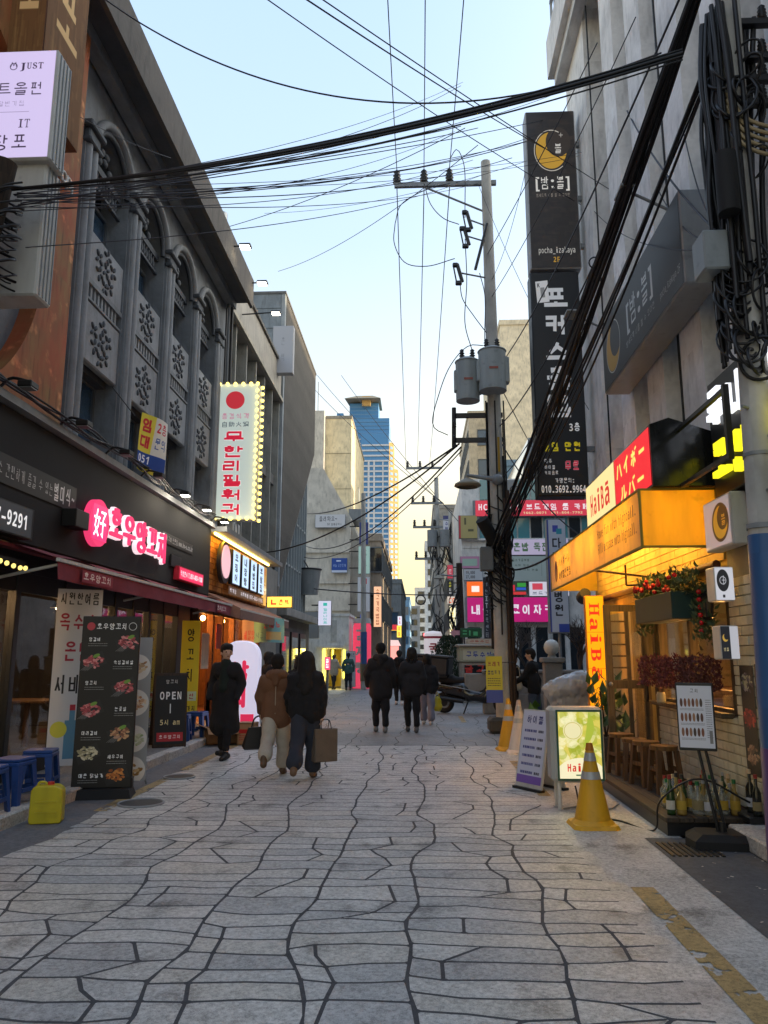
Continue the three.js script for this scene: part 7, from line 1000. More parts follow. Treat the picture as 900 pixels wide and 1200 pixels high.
  const yb = px(586, 799, { z: PZ + .4 }), s = thing('pole_notice', 'yellow and blue notice sheet tied to the utility pole', 'notice', [yb[0] - .1, yb[1] - .5, PZ + .4]); face(s, 'sheet', [yb[0] - .12, yb[1] + .05, PZ + .42], .34, .95, -.15, canvasTex(80, 220, (g, w, h) => { fill(g, '#cfc03e', 0, 0, w, h); fill(g, '#4a5aa0', 0, 160, w, 60); text(g, '쓰레기', 8, 24, 64, 26, '#8a3a3a'); text(g, '불법투기', 8, 66, 64, 22, '#3a3a5a'); fine(g, '#55503a', 8, 104, 62, 4, 11); }), { rough: .7 }); part(s, 'string', at(new THREE.TorusGeometry(.24, .008, 5, 18).rotateX(Math.PI / 2), yb[0] + .1, yb[1] + .4, PZ + .2), K.cable);
}
// near pole on the right, thick with cables
const NZ = -6.25, nb0 = px(908, 800, { z: NZ }), nt = px(852, 0, { z: NZ }), nP = (y) => nb0[0] + (nt[0] - nb0[0]) * (y - nb0[1]) / (nt[1] - nb0[1]);
{
  const t = thing('cable_pole', 'concrete pole wrapped in masses of black cable, painted blue below', 'utility pole', [nP(0), 0, NZ]);
  part(t, 'shaft', rod([nP(0), 0, NZ], [nP(9.5), 9.5, NZ], .125, .1, 16), K.pole); part(t, 'blue_wrap', rod([nP(.9), .9, NZ], [nP(2.55), 2.55, NZ], .132, .128, 16), painted(0x2c5f96)); part(t, 'purple_band', rod([nP(0), 0, NZ], [nP(.899), .899, NZ], .134, .134, 16), painted(0x6a4a86));
  part(t, 'collar', [rod([nP(2.6), 2.6, NZ], [nP(2.64), 2.64, NZ], .14), rod([nP(3.2), 3.2, NZ], [nP(3.23), 3.23, NZ], .13)], K.grey); for (const [y, a] of [[3.35, 1.2], [3.6, 2.5], [3.9, .8], [2.9, 1.6]]) part(t, 'step_bolt', rod([nP(y), y, NZ], [nP(y) + .2 * Math.cos(a), y, NZ + .2 * Math.sin(a)], .014), K.grey);
  const up = []; for (let i = 0; i < 42; i++) { const a = rr(1.2, 6.0), r = rr(.14, .26), y0 = rr(4.0, 4.9), p = []; for (let k = 0; k < 6; k++) { const y = y0 + (7.4 - y0) * k / 5; p.push([nP(y) + Math.cos(a + k * .08) * (r + rr(-.03, .05)), y, NZ + Math.sin(a + k * .08) * r]); } up.push(tube(p, rr(.012, .03), 16, 5)); } part(t, 'riser_cables', up, K.cable);
  const lp = []; for (let i = 0; i < 46; i++) { const y = rr(3.95, 4.9) + (i % 3 === 0 ? rr(1.4, 2.4) : 0), R = rr(.08, .22), a = rr(0, 6.3), c = [nP(y) + Math.cos(a) * .14, y, NZ + Math.abs(Math.sin(a)) * .16], p = []; for (let k = 0; k <= 9; k++) { const b = k / 9 * 6.28; p.push([c[0] + Math.cos(b) * R * .75, c[1] + Math.sin(b) * R, c[2] + Math.sin(b + a) * .1]); } lp.push(tube(p, rr(.008, .016), 22, 5)); } part(t, 'cable_loops', lp, K.cable);
  const jb = px(838, 295, { z: NZ + .1 }); part(t, 'junction_box', bx(jb[0] - .1, jb[1] - .16, NZ - .15, jb[0] + .12, jb[1] + .2, NZ + .12, .015), painted(0x8f979c)); const sc = px(852, 215, { z: NZ + .25 }); part(t, 'splice_case', at(cyl(.09, .09, .55, 12), ...sc), K.rubber);
  for (const [v, w] of [[26, .5], [66, .6], [92, .5], [120, .7]]) { const c = px(878, v, { z: NZ }); part(t, 'rack_arm', bx(c[0] - .2, c[1] - .03, NZ - .05, c[0] + w, c[1] + .03, NZ + .02), K.frame); part(t, 'insulator', insulator(c[0] + .12, c[1] + .03, NZ, .6), K.frame); }
  const co = []; for (let i = 0; i < 5; i++) { const c = px(884, 150 + i * 8, { z: NZ }); co.push(tube([[c[0] - .25, c[1] + .35, NZ + .1], [c[0] - .15, c[1], NZ + .15], [c[0] + .15, c[1] - .12, NZ + .15], [c[0] + .6, c[1] - .05, NZ + .1]], .018, 16, 5)); } part(t, 'armoured_cables', co, M(0x9a8a6a, { rough: .5 }));
}
{ // heavy bundle between the two poles
  const t = thing('cable_bundle', 'heavy black bundle of cables sloping between the two poles', 'cable', [2.3, 4, -11]);
  const A = px(822, 10, { z: NZ }), B = px(583, 640, { z: PZ + .2 });
  for (let i = 0; i < 20; i++) { const o = [rr(-.07, .07), rr(-.07, .07), rr(-.07, .07)], e = [rr(-.16, .16), rr(-.3, .3), rr(-.1, .1)], s = sag([A[0] + o[0], A[1] + o[1] + .25, A[2] + o[2]], [B[0] + e[0], B[1] + e[1], B[2] + e[2]], .12 + rr(-.05, .1), 8); for (let k = 1; k < 8; k++) { s[k][0] += rr(-.02, .02); s[k][1] += rr(-.03, .03); } part(t, 'cable', tube(s, i < 5 ? .024 : rr(.008, .018), 30, 6), K.cable); }
  for (const q of [.3, .45, .62, .8]) { const s = sag([A[0], A[1] + .25, A[2]], B, .12, 10), p = s[Math.round(q * 10)]; part(t, 'tie_loop', at(new THREE.TorusGeometry(.08, .01, 5, 14), p[0] - .06, p[1] + .1, p[2] + .1), K.cable); }
  const s2 = thing('cable_bundle', 'thinner black cable bundle running beside the heavy one to the pole', 'cable', [2.2, 4, -11]), A2 = px(838, 60, { z: NZ }), B2 = px(597, 600, { z: PZ + .1 });
  for (let i = 0; i < 6; i++) part(s2, 'cable', tube(sag([A2[0] + rr(-.04, .04), A2[1] + rr(-.05, .05), A2[2]], [B2[0], B2[1] + rr(-.2, .2), B2[2]], .2 + rr(0, .25), 8), rr(.01, .017), 30, 5), K.cable);
}
// timber pole stub with a knot of cables on the left
const LZ = -6.9, lp0 = px(6, 240, { z: LZ });
{
  const t = thing('cable_stub_pole', 'dark timber pole end knotted with black cables against the white sign', 'utility pole', [lp0[0], 3.6, LZ]), a = px(6, 190, { z: LZ }), b = px(4, 350, { z: LZ });
  part(t, 'shaft', rod([px(-60, 420, { z: LZ })[0], px(-60, 420, { z: LZ })[1], LZ - .1], [a[0], a[1], LZ], .13, .12, 12), M(0x4a4038, { map: TX.wood, rough: .9 })); const tg = []; for (let i = 0; i < 22; i++) { const y = a[1] - rr(.2, 1.2), p = [], a0 = rr(0, 6.3); for (let k = 0; k < 6; k++) { const an = a0 + k * .9, r = rr(.12, .18); p.push([lp0[0] + Math.cos(an) * r, y - k * .07, LZ + Math.sin(an) * r]); } tg.push(tube(p, rr(.008, .016), 14, 5)); } part(t, 'cable_tangle', tg, K.cable);
}
// overhead lines: [u0, v0, z0, u1, v1, z1, sag, radius, label]
{
  const NPz = NZ, W2 = 'thin wire strung across the street from the timber stub', W3 = 'thin catenary wire high above the street', W4 = 'black cable from the left buildings to the utility pole', W5 = 'thin wire fanning out from the utility pole';
  const more = []; for (let i = 0; i < 12; i++) more.push([16 + rr(0, 12), 219 + i * 2.6, LZ, rr(520, 700), rr(95, 190), -13.5 - rr(0, 1), rr(.08, .4), rr(.004, .007), W2]);
  const L = [...more, 
    [16, 222, LZ, 540, 148, -13, .12, .008, W2], [16, 228, LZ, 560, 150, -14, .12, .008, W2], [20, 231, LZ, 620, 165, -14, .3, .008, W2], [24, 238, LZ, 640, 140, -14, .1, .007, W2], [16, 242, LZ, 690, 90, -13.5, .2, .007, W2], [20, 226, LZ, 600, 185, -14, .35, .007, W2], [18, 234, LZ, 560, 215, PZ, .3, .006, W2], [30, 290, LZ, 565, 205, PZ, .3, .006, W2],
    [96, -20, -7.5, 775, 62, -6.6, 1.0, .009, W3], [300, -10, -7, 690, 245, -14.5, .1, .007, W3], [345, -10, -6.5, 640, 175, -14, .05, .009, W3], [370, -6, -6.4, 760, 250, -14, .05, .007, W3], [90, 135, -9, 200, 185, -12, .05, .005, W3],
    [232, 275, -18.6, 545, 150, -14.5, .25, .009, W3], [326, 318, -26.5, 560, 170, -15, .4, .009, W3], [310, 250, -22, 700, 160, -14.5, .4, .006, W3],
    [308, 648, -24.5, 536, 522, PZ, .5, .022, W4], [360, 602, -37, 538, 520, PZ, .45, .024, W4], [358, 640, -37, 540, 524, PZ, .9, .02, W4], [352, 652, -36, 541, 528, PZ, .9, .014, W4], [368, 690, -34, 530, 697, -40, .1, .03, 'black cable strung low across the far street'],
    [360, 447, -60, 520, 590, -44, .4, .02, W3], [372, 440, -60, 530, 600, -44, .4, .02, W3], [400, 440, -60, 545, 620, -44, .3, .02, W3],
    [600, 668, PZ, 661, 640, -13.6, .1, .022, 'black drop cable from the utility pole to the yellow awning'], [570, 300, PZ, 700, 50, -10, .1, .009, W5], [575, 350, PZ, 745, 20, -9, .2, .008, W5], [592, 420, PZ, 800, -10, -6, .25, .012, W5], [585, 500, PZ, 800, 60, -7, .5, .012, W5], [588, 560, PZ, 780, 120, -7.5, .6, .01, W5], [560, 215, PZ, 690, 480, -14, .3, .006, W5], [575, 330, PZ, 618, 190, -14, .3, .006, W5], [590, 460, PZ, 660, 570, -40, .4, .012, W5], [588, 520, PZ, 700, 640, -13.5, .3, .014, W5],
    [838, 270, NZ, 735, 130, -11, .15, .012, 'wire running from the cable pole to the grey piers'], [842, 285, NZ, 770, 220, -9.5, .2, .008, 'wire running from the cable pole to the grey piers'], [840, 292, NZ, 690, 240, -14, .3, .006, 'wire running from the cable pole to the grey piers'], [836, 260, NZ, 800, 150, -8, .2, .007, 'wire running from the cable pole to the grey piers']];
  for (const [u0, v0, z0, u1, v1, z1, s, r, lab] of L) { const a = px(u0, v0, { z: z0 }), b = px(u1, v1, { z: z1 }); solo('overhead_wire', lab, 'wire', a, tube(sag(a, b, s, 8), r, 40, 5), r > .015 ? K.cable : K.wire, { group: lab }); }
  { const t = thing('service_cable', 'thick black service cables crossing the street from the timber stub to the cable pole', 'cable', lp0); for (const [v, s, r] of [[62, .2, .019], [66, .21, .013], [58, .19, .011], [70, .27, .008]]) part(t, 'cable', tube(sag(px(14, 222, { z: LZ }), px(800, v, { z: NZ }), s, 8), r, 40, 6), K.cable); }
  // the three primary lines: over our heads to the crossarm, then on to the far pole
  [0, 1, 2].forEach((i) => { const x = armX[i], y = armY + .4, n = px([455, 498, 542][i], 0, { y: armY + .3 }), f = px([476, 489, 503][i], 548, { z: -52 }), d = V(n[0] - x, 0, n[2] - (PZ - .1)), e = [x + d.x * 3, y - .2, PZ + d.z * 3]; const lab = 'primary power line running along the street over the crossarm'; solo('power_line', lab, 'wire', [x, y, PZ], [tube(sag([x, y, PZ - .1], e, .3, 8), .011, 30, 5), tube(sag([x, y - .45, PZ - .1], f, .4, 8), .013, 30, 5)], K.wire, { group: 'primary power lines' }); });
  const jl = 'looped jumper lead hanging between crossarm and fuse cutouts'; for (const P of [[[463, 262], [462, 285], [475, 308], [500, 312], [533, 303]], [[497, 215], [505, 240], [520, 256], [538, 263]], [[528, 185], [535, 175], [543, 190], [545, 255]], [[539, 332], [542, 350], [555, 370], [570, 390]], [[527, 215], [505, 220], [470, 240], [463, 262]], [[566, 405], [550, 405], [530, 425], [515, 460], [508, 500], [525, 510]], [[545, 280], [547, 330], [545, 380], [553, 410]], [[562, 320], [568, 345], [568, 390], [568, 402]]]) solo('jumper_lead', jl, 'wire', px(...P[0], { z: PZ + .2 }), tube(P.map(([u, v]) => px(u, v, { z: PZ + .2 })), .011, 24, 5), K.wire, { group: 'jumper leads on the utility pole' });
  solo('cable_coil', 'coil of spare black cable hanging on the far wire', 'cable', px(493, 703, { z: -40 }), at(new THREE.TorusGeometry(.24, .035, 6, 20), ...px(493, 703, { z: -40 })), K.cable);
}
// far poles
for (const [u, v, z, vt, lab] of [[514, 800, -46, 560, 'far concrete utility pole with three crossarms and hanging insulators'], [540, 812, -34, 660, 'short dark street pole with a lamp beside the kiosk'], [530, 806, -52, 600, 'slim far utility pole behind the yellow lit sign column']]) {
  const b = [px(u, 700, { z })[0], 0, z], T = px(u, vt, { z }), t = thing('utility_pole', lab, 'utility pole', b); part(t, 'shaft', rod(b, [b[0] - .05, T[1], z], .2, .13, 12), z === -34 ? M(0x4a3e34, { map: TX.wood, rough: .9 }) : K.pole);
  if (z === -46) { for (const [va, w] of [[549, 1.9], [590, 1.6], [618, 1.5], [655, 1.4]]) { const y = px(u, va, { z })[1]; part(t, 'crossarm', bx(b[0] - w, y - .07, z + .1, b[0] + .3, y + .07, z + .2), K.grey); for (const k of [.2, .6, 1]) part(t, 'insulator', insulator(b[0] - w * k + .1, y + .07, z + .15, 1.6), K.frame); } const y = px(u, 632, { z })[1]; for (const dx of [-.35, .4]) part(t, 'transformer', at(cyl(.3, .3, 1, 14), b[0] + dx, y, z + .35), K.grey); const tg = []; for (let i = 0; i < 26; i++) { const a = rr(0, 6), yy = rr(2, 9); tg.push(tube([[b[0] + Math.cos(a) * .25, yy, z + .2], [b[0] + rr(-.6, .6), yy - .5, z + .3], [b[0] + rr(-.4, .4), yy - rr(1, 2), z + .25]], .025, 10, 4)); } part(t, 'cable_tangle', tg, K.cable); }
  else { const y = T[1] - .6; part(t, 'lamp_arm', rod([b[0], y, z], [b[0] - .9, y + .1, z], .035), K.grey); part(t, 'lamp_head', at(cyl(.08, .26, .16, 12), b[0] - .95, y, z), M(0x8a8272)); const tg = []; for (let i = 0; i < 12; i++) tg.push(tube([[b[0], y - rr(0, 2), z + .15], [b[0] - rr(.1, .6), y - rr(1, 2.6), z + .2], [b[0] + .05, y - 3, z + .15]], .02, 10, 4)); part(t, 'cable_tangle', tg, K.cable); }
}
// ================================================================ PEOPLE: distance fields of tapered limbs, meshed with surface nets
function netMesh(prims, cell, k = .03, wob = 0, wf = 9) {
  let lo = [1e9, 1e9, 1e9], hi = [-1e9, -1e9, -1e9]; for (const p of prims) { const R = Math.max(p.r0, p.r1) + cell * 2.5 + wob; for (let i = 0; i < 3; i++) { lo[i] = Math.min(lo[i], p.a[i] - R, p.b[i] - R); hi[i] = Math.max(hi[i], p.a[i] + R, p.b[i] + R); } }
  const n = lo.map((v, i) => Math.ceil((hi[i] - v) / cell) + 1), N = n[0] * n[1] * n[2], F = new Float32Array(N);
  const dist = (x, y, z) => { let d = 1e9; for (const p of prims) { const f = p.f || 1, bx_ = p.b[0] - p.a[0], by = p.b[1] - p.a[1], bz = (p.b[2] - p.a[2]) * f, ax = x - p.a[0], ay = y - p.a[1], az = (z - p.a[2]) * f, L = bx_ * bx_ + by * by + bz * bz, t = L > 0 ? Math.max(0, Math.min(1, (ax * bx_ + ay * by + az * bz) / L)) : 0, q = Math.hypot(ax - bx_ * t, ay - by * t, az - bz * t) - (p.r0 + (p.r1 - p.r0) * t); if (d > 1e8) d = q; else { const h = Math.max(k - Math.abs(d - q), 0) / k; d = Math.min(d, q) - h * h * k * .25; } } if (wob && d < .08) d += wob * ((n3(x * wf + 20, y * wf * .7 + 20, z * wf + 20) - .5) * 2 + (n3(x * wf * 2.3 + 50, y * wf * 1.4 + 20, z * wf * 2 + 33) - .5)); return d; };
  for (let z = 0, i = 0; z < n[2]; z++) for (let y = 0; y < n[1]; y++) for (let x = 0; x < n[0]; x++, i++) F[i] = dist(lo[0] + x * cell, lo[1] + y * cell, lo[2] + z * cell);
  const id = new Int32Array(N).fill(-1), P = [], I = [], sx = 1, sy = n[0], sz = n[0] * n[1];
  for (let z = 0; z < n[2] - 1; z++) for (let y = 0; y < n[1] - 1; y++) for (let x = 0; x < n[0] - 1; x++) {
    const o = x + y * sy + z * sz; let m = 0, c = [0, 0, 0], e = 0; const v = []; for (let q = 0; q < 8; q++) { v[q] = F[o + (q & 1) + (q >> 1 & 1) * sy + (q >> 2) * sz]; if (v[q] < 0) m++; } if (m === 0 || m === 8) continue;
    for (let q = 0; q < 8; q++) for (const s of [1, 2, 4]) { if (q & s) continue; const r = q | s; if ((v[q] < 0) === (v[r] < 0)) continue; const t = v[q] / (v[q] - v[r]); c[0] += (q & 1) + (s === 1 ? t : 0); c[1] += (q >> 1 & 1) + (s === 2 ? t : 0); c[2] += (q >> 2) + (s === 4 ? t : 0); e++; }
    id[o] = P.length / 3; P.push(lo[0] + (x + c[0] / e) * cell, lo[1] + (y + c[1] / e) * cell, lo[2] + (z + c[2] / e) * cell);
  }
  for (let z = 1; z < n[2] - 1; z++) for (let y = 1; y < n[1] - 1; y++) for (let x = 1; x < n[0] - 1; x++) { const o = x + y * sy + z * sz, a = F[o] < 0; for (const [s, p, q] of [[sx, sy, sz], [sy, sz, sx], [sz, sx, sy]]) { const b = F[o + s] < 0; if (a === b) continue; const i0 = id[o], i1 = id[o - p], i2 = id[o - p - q], i3 = id[o - q]; if (i0 < 0 || i1 < 0 || i2 < 0 || i3 < 0) continue; if (a) I.push(i0, i1, i2, i0, i2, i3); else I.push(i0, i2, i1, i0, i3, i2); } }
  const g = new THREE.BufferGeometry(); g.setAttribute('position', new THREE.Float32BufferAttribute(P, 3)); g.setIndex(I); g.computeVertexNormals(); return g;
}
const S = (a, b, r0, r1 = r0, f) => ({ a, b, r0, r1, f });
// local axes: x right, y up, walks towards -z
function person(label, pos, ry, c) {
  const t = thing('person', label, 'person', pos, { local: true, ry, group: c.group }), h = c.h / 1.75, far = c.cell || .014, k = (x, y, z) => [x * h, y * h, z * h], R = (r) => r * h;
  const hipY = .92, J = {}, dir = (a) => [0, -Math.cos(a), -Math.sin(a)], add = (p, d, l) => [p[0] + d[0] * l, p[1] + d[1] * l, p[2] + d[2] * l], lean = c.lean || 0, up = (x, y, z = 0) => [x, hipY + (y - hipY) * Math.cos(lean), z - (y - hipY) * Math.sin(lean)];
  const legs = [-1, 1].map((s, i) => { const [a, b] = c.legs[i], hip = [s * .085, hipY, 0], kn = add(hip, dir(a), .42), an = add(kn, dir(a - b), .4); kn[0] += s * .01; an[0] += s * (c.out || .01); return { hip, kn, an, b: a - b, s }; });
  const low = Math.min(...legs.map((l) => l.an[1] - .08)); for (const l of legs) for (const p of [l.hip, l.kn, l.an]) p[1] -= low; const DY = -low; const U = (x, y, z = 0) => { const q = up(x, y, z); q[1] += DY; return q; };
  const arms = [-1, 1].map((s, i) => { const [a, b, o = .12] = c.arms[i], sh = U(s * (c.sw || .185), 1.42), el = add(sh, [s * Math.sin(o), -Math.cos(a) * Math.cos(o), -Math.sin(a)], .28), wr = add(el, [-s * (c.inn || .02), -Math.cos(a + b), -Math.sin(a + b)], .25); return { sh, el, wr, s }; });
  const sc = (p) => p.map((v) => v * h), C = (a, b, r0, r1, f) => S(sc(a), sc(b), R(r0), R(r1 ?? r0), f);
  const skin = M(c.skin || [.55, .36, .27], { rough: .55 }), turn = c.turn || 0, hc = U(0, 1.625, -.02), hd = (x, y, z) => [hc[0] + x * Math.cos(turn) + z * Math.sin(turn), hc[1] + y, hc[2] - x * Math.sin(turn) + z * Math.cos(turn)];
  // body: one continuous skin figure
  const body = [C(U(0, 1.05), U(0, 1.3), .1, .12, 1.3), C(U(0, 1.4), hd(0, -.06, .01), .052, .05), C(hd(0, .035, .01), hd(0, .035, -.005), .083), C(hd(0, -.03, -.02), hd(0, -.06, -.035), .06, .045), C(hd(0, -.005, -.085), hd(0, -.025, -.1), .011, .016), C(hd(-.08, 0, .01), hd(-.085, -.02, .01), .016), C(hd(.08, 0, .01), hd(.085, -.02, .01), .016)];
  for (const l of legs) body.push(C(l.hip, l.kn, .07, .05), C(l.kn, l.an, .048, .035)); for (const a of arms) { body.push(C(U(a.s * .08, 1.36), [a.sh[0] * .9, a.sh[1] - .04, a.sh[2]], .045, .036), C([a.sh[0] * .9, a.sh[1] - .04, a.sh[2]], a.el, .036, .034), C(a.el, a.wr, .033, .025)); }
  const geos = [netMesh(body, far * (c.face ? .9 : 1.4), R(.03))];
  arms.forEach((a, i) => { if (c.pocket && c.pocket[i]) return; const d = V(a.wr[0] - a.el[0], a.wr[1] - a.el[1], a.wr[2] - a.el[2]).normalize(), P = (f, s, o) => [a.wr[0] + d.x * f + o * .02 * -a.s, a.wr[1] + d.y * f - Math.abs(o) * .0, a.wr[2] + d.z * f + s], pr = [C(P(.01, 0, 0), P(.07, 0, 0), .024, .03)]; [-.03, -.01, .01, .03].forEach((s, q) => { const l = [.06, .075, .07, .055][q]; pr.push(C(P(.08, s, 0), P(.08 + l * .55, s, .3), .0095, .009), C(P(.08 + l * .55, s, .3), P(.08 + l * .9, s * .9, 1.2), .009, .0075)); }); pr.push(C(P(.03, -.03, 0), P(.07, -.055, .4), .011, .009), C(P(.07, -.055, .4), P(.1, -.05, 1), .009, .008)); geos.push(netMesh(pr, Math.max(.006, far * .45), R(.008))); });
  const bm = part(t, 'body', geos, skin);
  // face
  if (c.face) { part(bm, 'eye', [at(new THREE.SphereGeometry(.011 * h, 8, 6), ...sc(hd(-.032, .012, -.077))), at(new THREE.SphereGeometry(.011 * h, 8, 6), ...sc(hd(.032, .012, -.077)))], M(0x1a1412, { rough: .3 })); part(bm, 'mouth', rod(sc(hd(-.022, -.055, -.084)), sc(hd(.022, -.055, -.084)), .005), M(0x7a3a34, { rough: .5 })); }
  // trousers, shoes
  const tr = [C(U(-.05, .95), U(.05, .95), .125, .125, 1.15)]; for (const l of legs) tr.push(C(l.hip, l.kn, c.tw || .095, (c.tw || .095) * .82), C(l.kn, [l.an[0] + (l.kn[0] - l.an[0]) * .2, l.an[1] + (l.kn[1] - l.an[1]) * .2, l.an[2] + (l.kn[2] - l.an[2]) * .2], (c.tw || .095) * .8, (c.tw || .095) * (c.flare || .75) * .9)); part(t, 'trousers', netMesh(tr, far, R(.04), .012, 8), fabric(c.trouser, { rough: .95 }));
  legs.forEach((l) => { const f = [0, -Math.sin(l.b * .9 + .0), -Math.cos(l.b * .9)], dn = l.b < -.35 ? [0, -Math.cos(l.b + .2) * .07, -Math.sin(l.b + .2) * .07 + .0] : [0, -.05, 0], an = [l.an[0], l.an[1] + dn[1] * .6, l.an[2]], hl = add(an, f, -.05), to = add(an, f, .16); part(t, 'shoe', netMesh([C(hl, add(an, f, .06), .047, .046), C(add(an, f, .05), [to[0] + l.s * .01, to[1] - .008, to[2]], .047, .037), C(an, [an[0], an[1] + .05, an[2]], .042, .04)], Math.max(.009, far * .7), R(.02)), M(c.shoe, { rough: .6 })); });
  // upper garment
  const gm = fabric(c.coat, { rough: .92 }), th = c.th || 1, up1 = [C(U(-.08, 1.34), U(.08, 1.34), .125 * th, .125 * th, 1.2), C(U(-.04, 1.12), U(.04, 1.12), .135 * th, .135 * th, 1.15), C(U(-.1, 1.42), U(.1, 1.42), .062 * th, .062 * th), C(U(0, 1.46, .01), U(0, 1.38, .01), .07, .09)]; const hem = c.hem ?? .88; up1.push(C(U(-.06, 1.05), U(-.07, hem), .135 * th, (c.hw || .13) * th, 1.1), C(U(.06, 1.05), U(.07, hem), .135 * th, (c.hw || .13) * th, 1.1));
  for (const a of arms) { const e = c.pocket && c.pocket[a.s < 0 ? 0 : 1]; up1.push(C([a.sh[0] * .93, a.sh[1] - .02, a.sh[2]], a.el, .068 * th, .06 * th), C(a.el, e ? a.wr : add(a.el, [(a.wr[0] - a.el[0]), a.wr[1] - a.el[1], a.wr[2] - a.el[2]], .92), .059 * th, .05 * th)); }
  if (c.puff) for (let y = hem + .06; y < 1.42; y += .12) up1.push(C(U(-.09, y), U(.09, y), .125 * th, .125 * th, 1.1)); const coat = part(t, c.coatName || 'jacket', netMesh(up1, far, R(c.puff ? .02 : .035), c.puff ? .02 : .018, c.puff ? 12 : 8), gm);
  if (c.hood) part(coat, 'hood', netMesh([C(U(-.08, 1.47, .05), U(.08, 1.47, .05), .085, .085), C(U(0, 1.47, .1), U(0, 1.36, .13), .09, .05)], far, R(.03), .006), gm);
  if (c.collar) part(coat, 'collar', netMesh([...Array(9)].map((_, i) => { const a = i / 8 * 6.28; const p = U(Math.cos(a) * .1, 1.475 - .02 * Math.sin(a), Math.sin(a) * .08); return C(p, [p[0], p[1] + .03, p[2]], .03); }), Math.max(.009, far * .8), R(.02), .006, 30), fabric(c.collar));
  if (c.seam) part(coat, 'seam', tube([U(0, 1.4, .125), U(0, 1.2, .152), U(0, .92, .145)].map(sc), .007, 10), fabric(c.seam));
  if (c.shirt) part(t, 'sweater', netMesh([C(U(0, 1.46, -.03), U(0, 1.1, -.07), .085, .095, 1.1)], far, R(.03)), fabric(c.shirt));
  // hair or hat
  const hr = c.hat ? [C(hd(0, .06, .012), hd(0, .05, .012), .103, .103), C(hd(0, .02, .04), hd(0, -.02, .05), .085, .07)] : [C(hd(0, .055, .02), hd(0, .05, .02), .1, .1), C(hd(-.03, .085, -.045), hd(.03, .085, -.045), .05, .05), C(hd(0, .0, .06), hd(0, -.06, .055), .075, .055)];
  if (c.hair === 'long') hr.push(C(hd(-.04, .02, .05), hd(-.06, -.34, .12), .08, .06), C(hd(.04, .02, .05), hd(.06, -.36, .12), .08, .06), C(hd(0, 0, .07), hd(0, -.4, .14), .08, .07), C(hd(-.075, .02, .01), hd(-.1, -.22, .03), .04, .05), C(hd(.075, .02, .01), hd(.1, -.22, .03), .04, .05)); if (c.hair === 'bob') hr.push(C(hd(-.06, .02, .02), hd(-.07, -.1, .03), .05, .05), C(hd(.06, .02, .02), hd(.07, -.1, .03), .05, .05));
  part(t, c.hat ? 'knit_hat' : 'hair', netMesh(hr, Math.max(.009, far * .75), R(.025), .005, 26), c.hat ? fabric(c.hat) : M(c.hairC || [.012, .01, .009], { rough: .85, map: TX.cloth }));
  if (c.mask) part(bm, 'mask', netMesh([C(hd(-.03, -.045, -.07), hd(.03, -.045, -.07), .035)], .01, .02), fabric(0xcfcfcf));
  t.userData.hand = undefined; delete t.userData.hand; t.arms = arms.map((a) => sc(a.wr)); return t;
}
const W = (p, w) => { const v = V(...w).applyAxisAngle(V(0, 1, 0), p.rotation.y); return [p.position.x + v.x, p.position.y + v.y, p.position.z + v.z]; };
const navy = 0x14161c, blk = 0x222226;
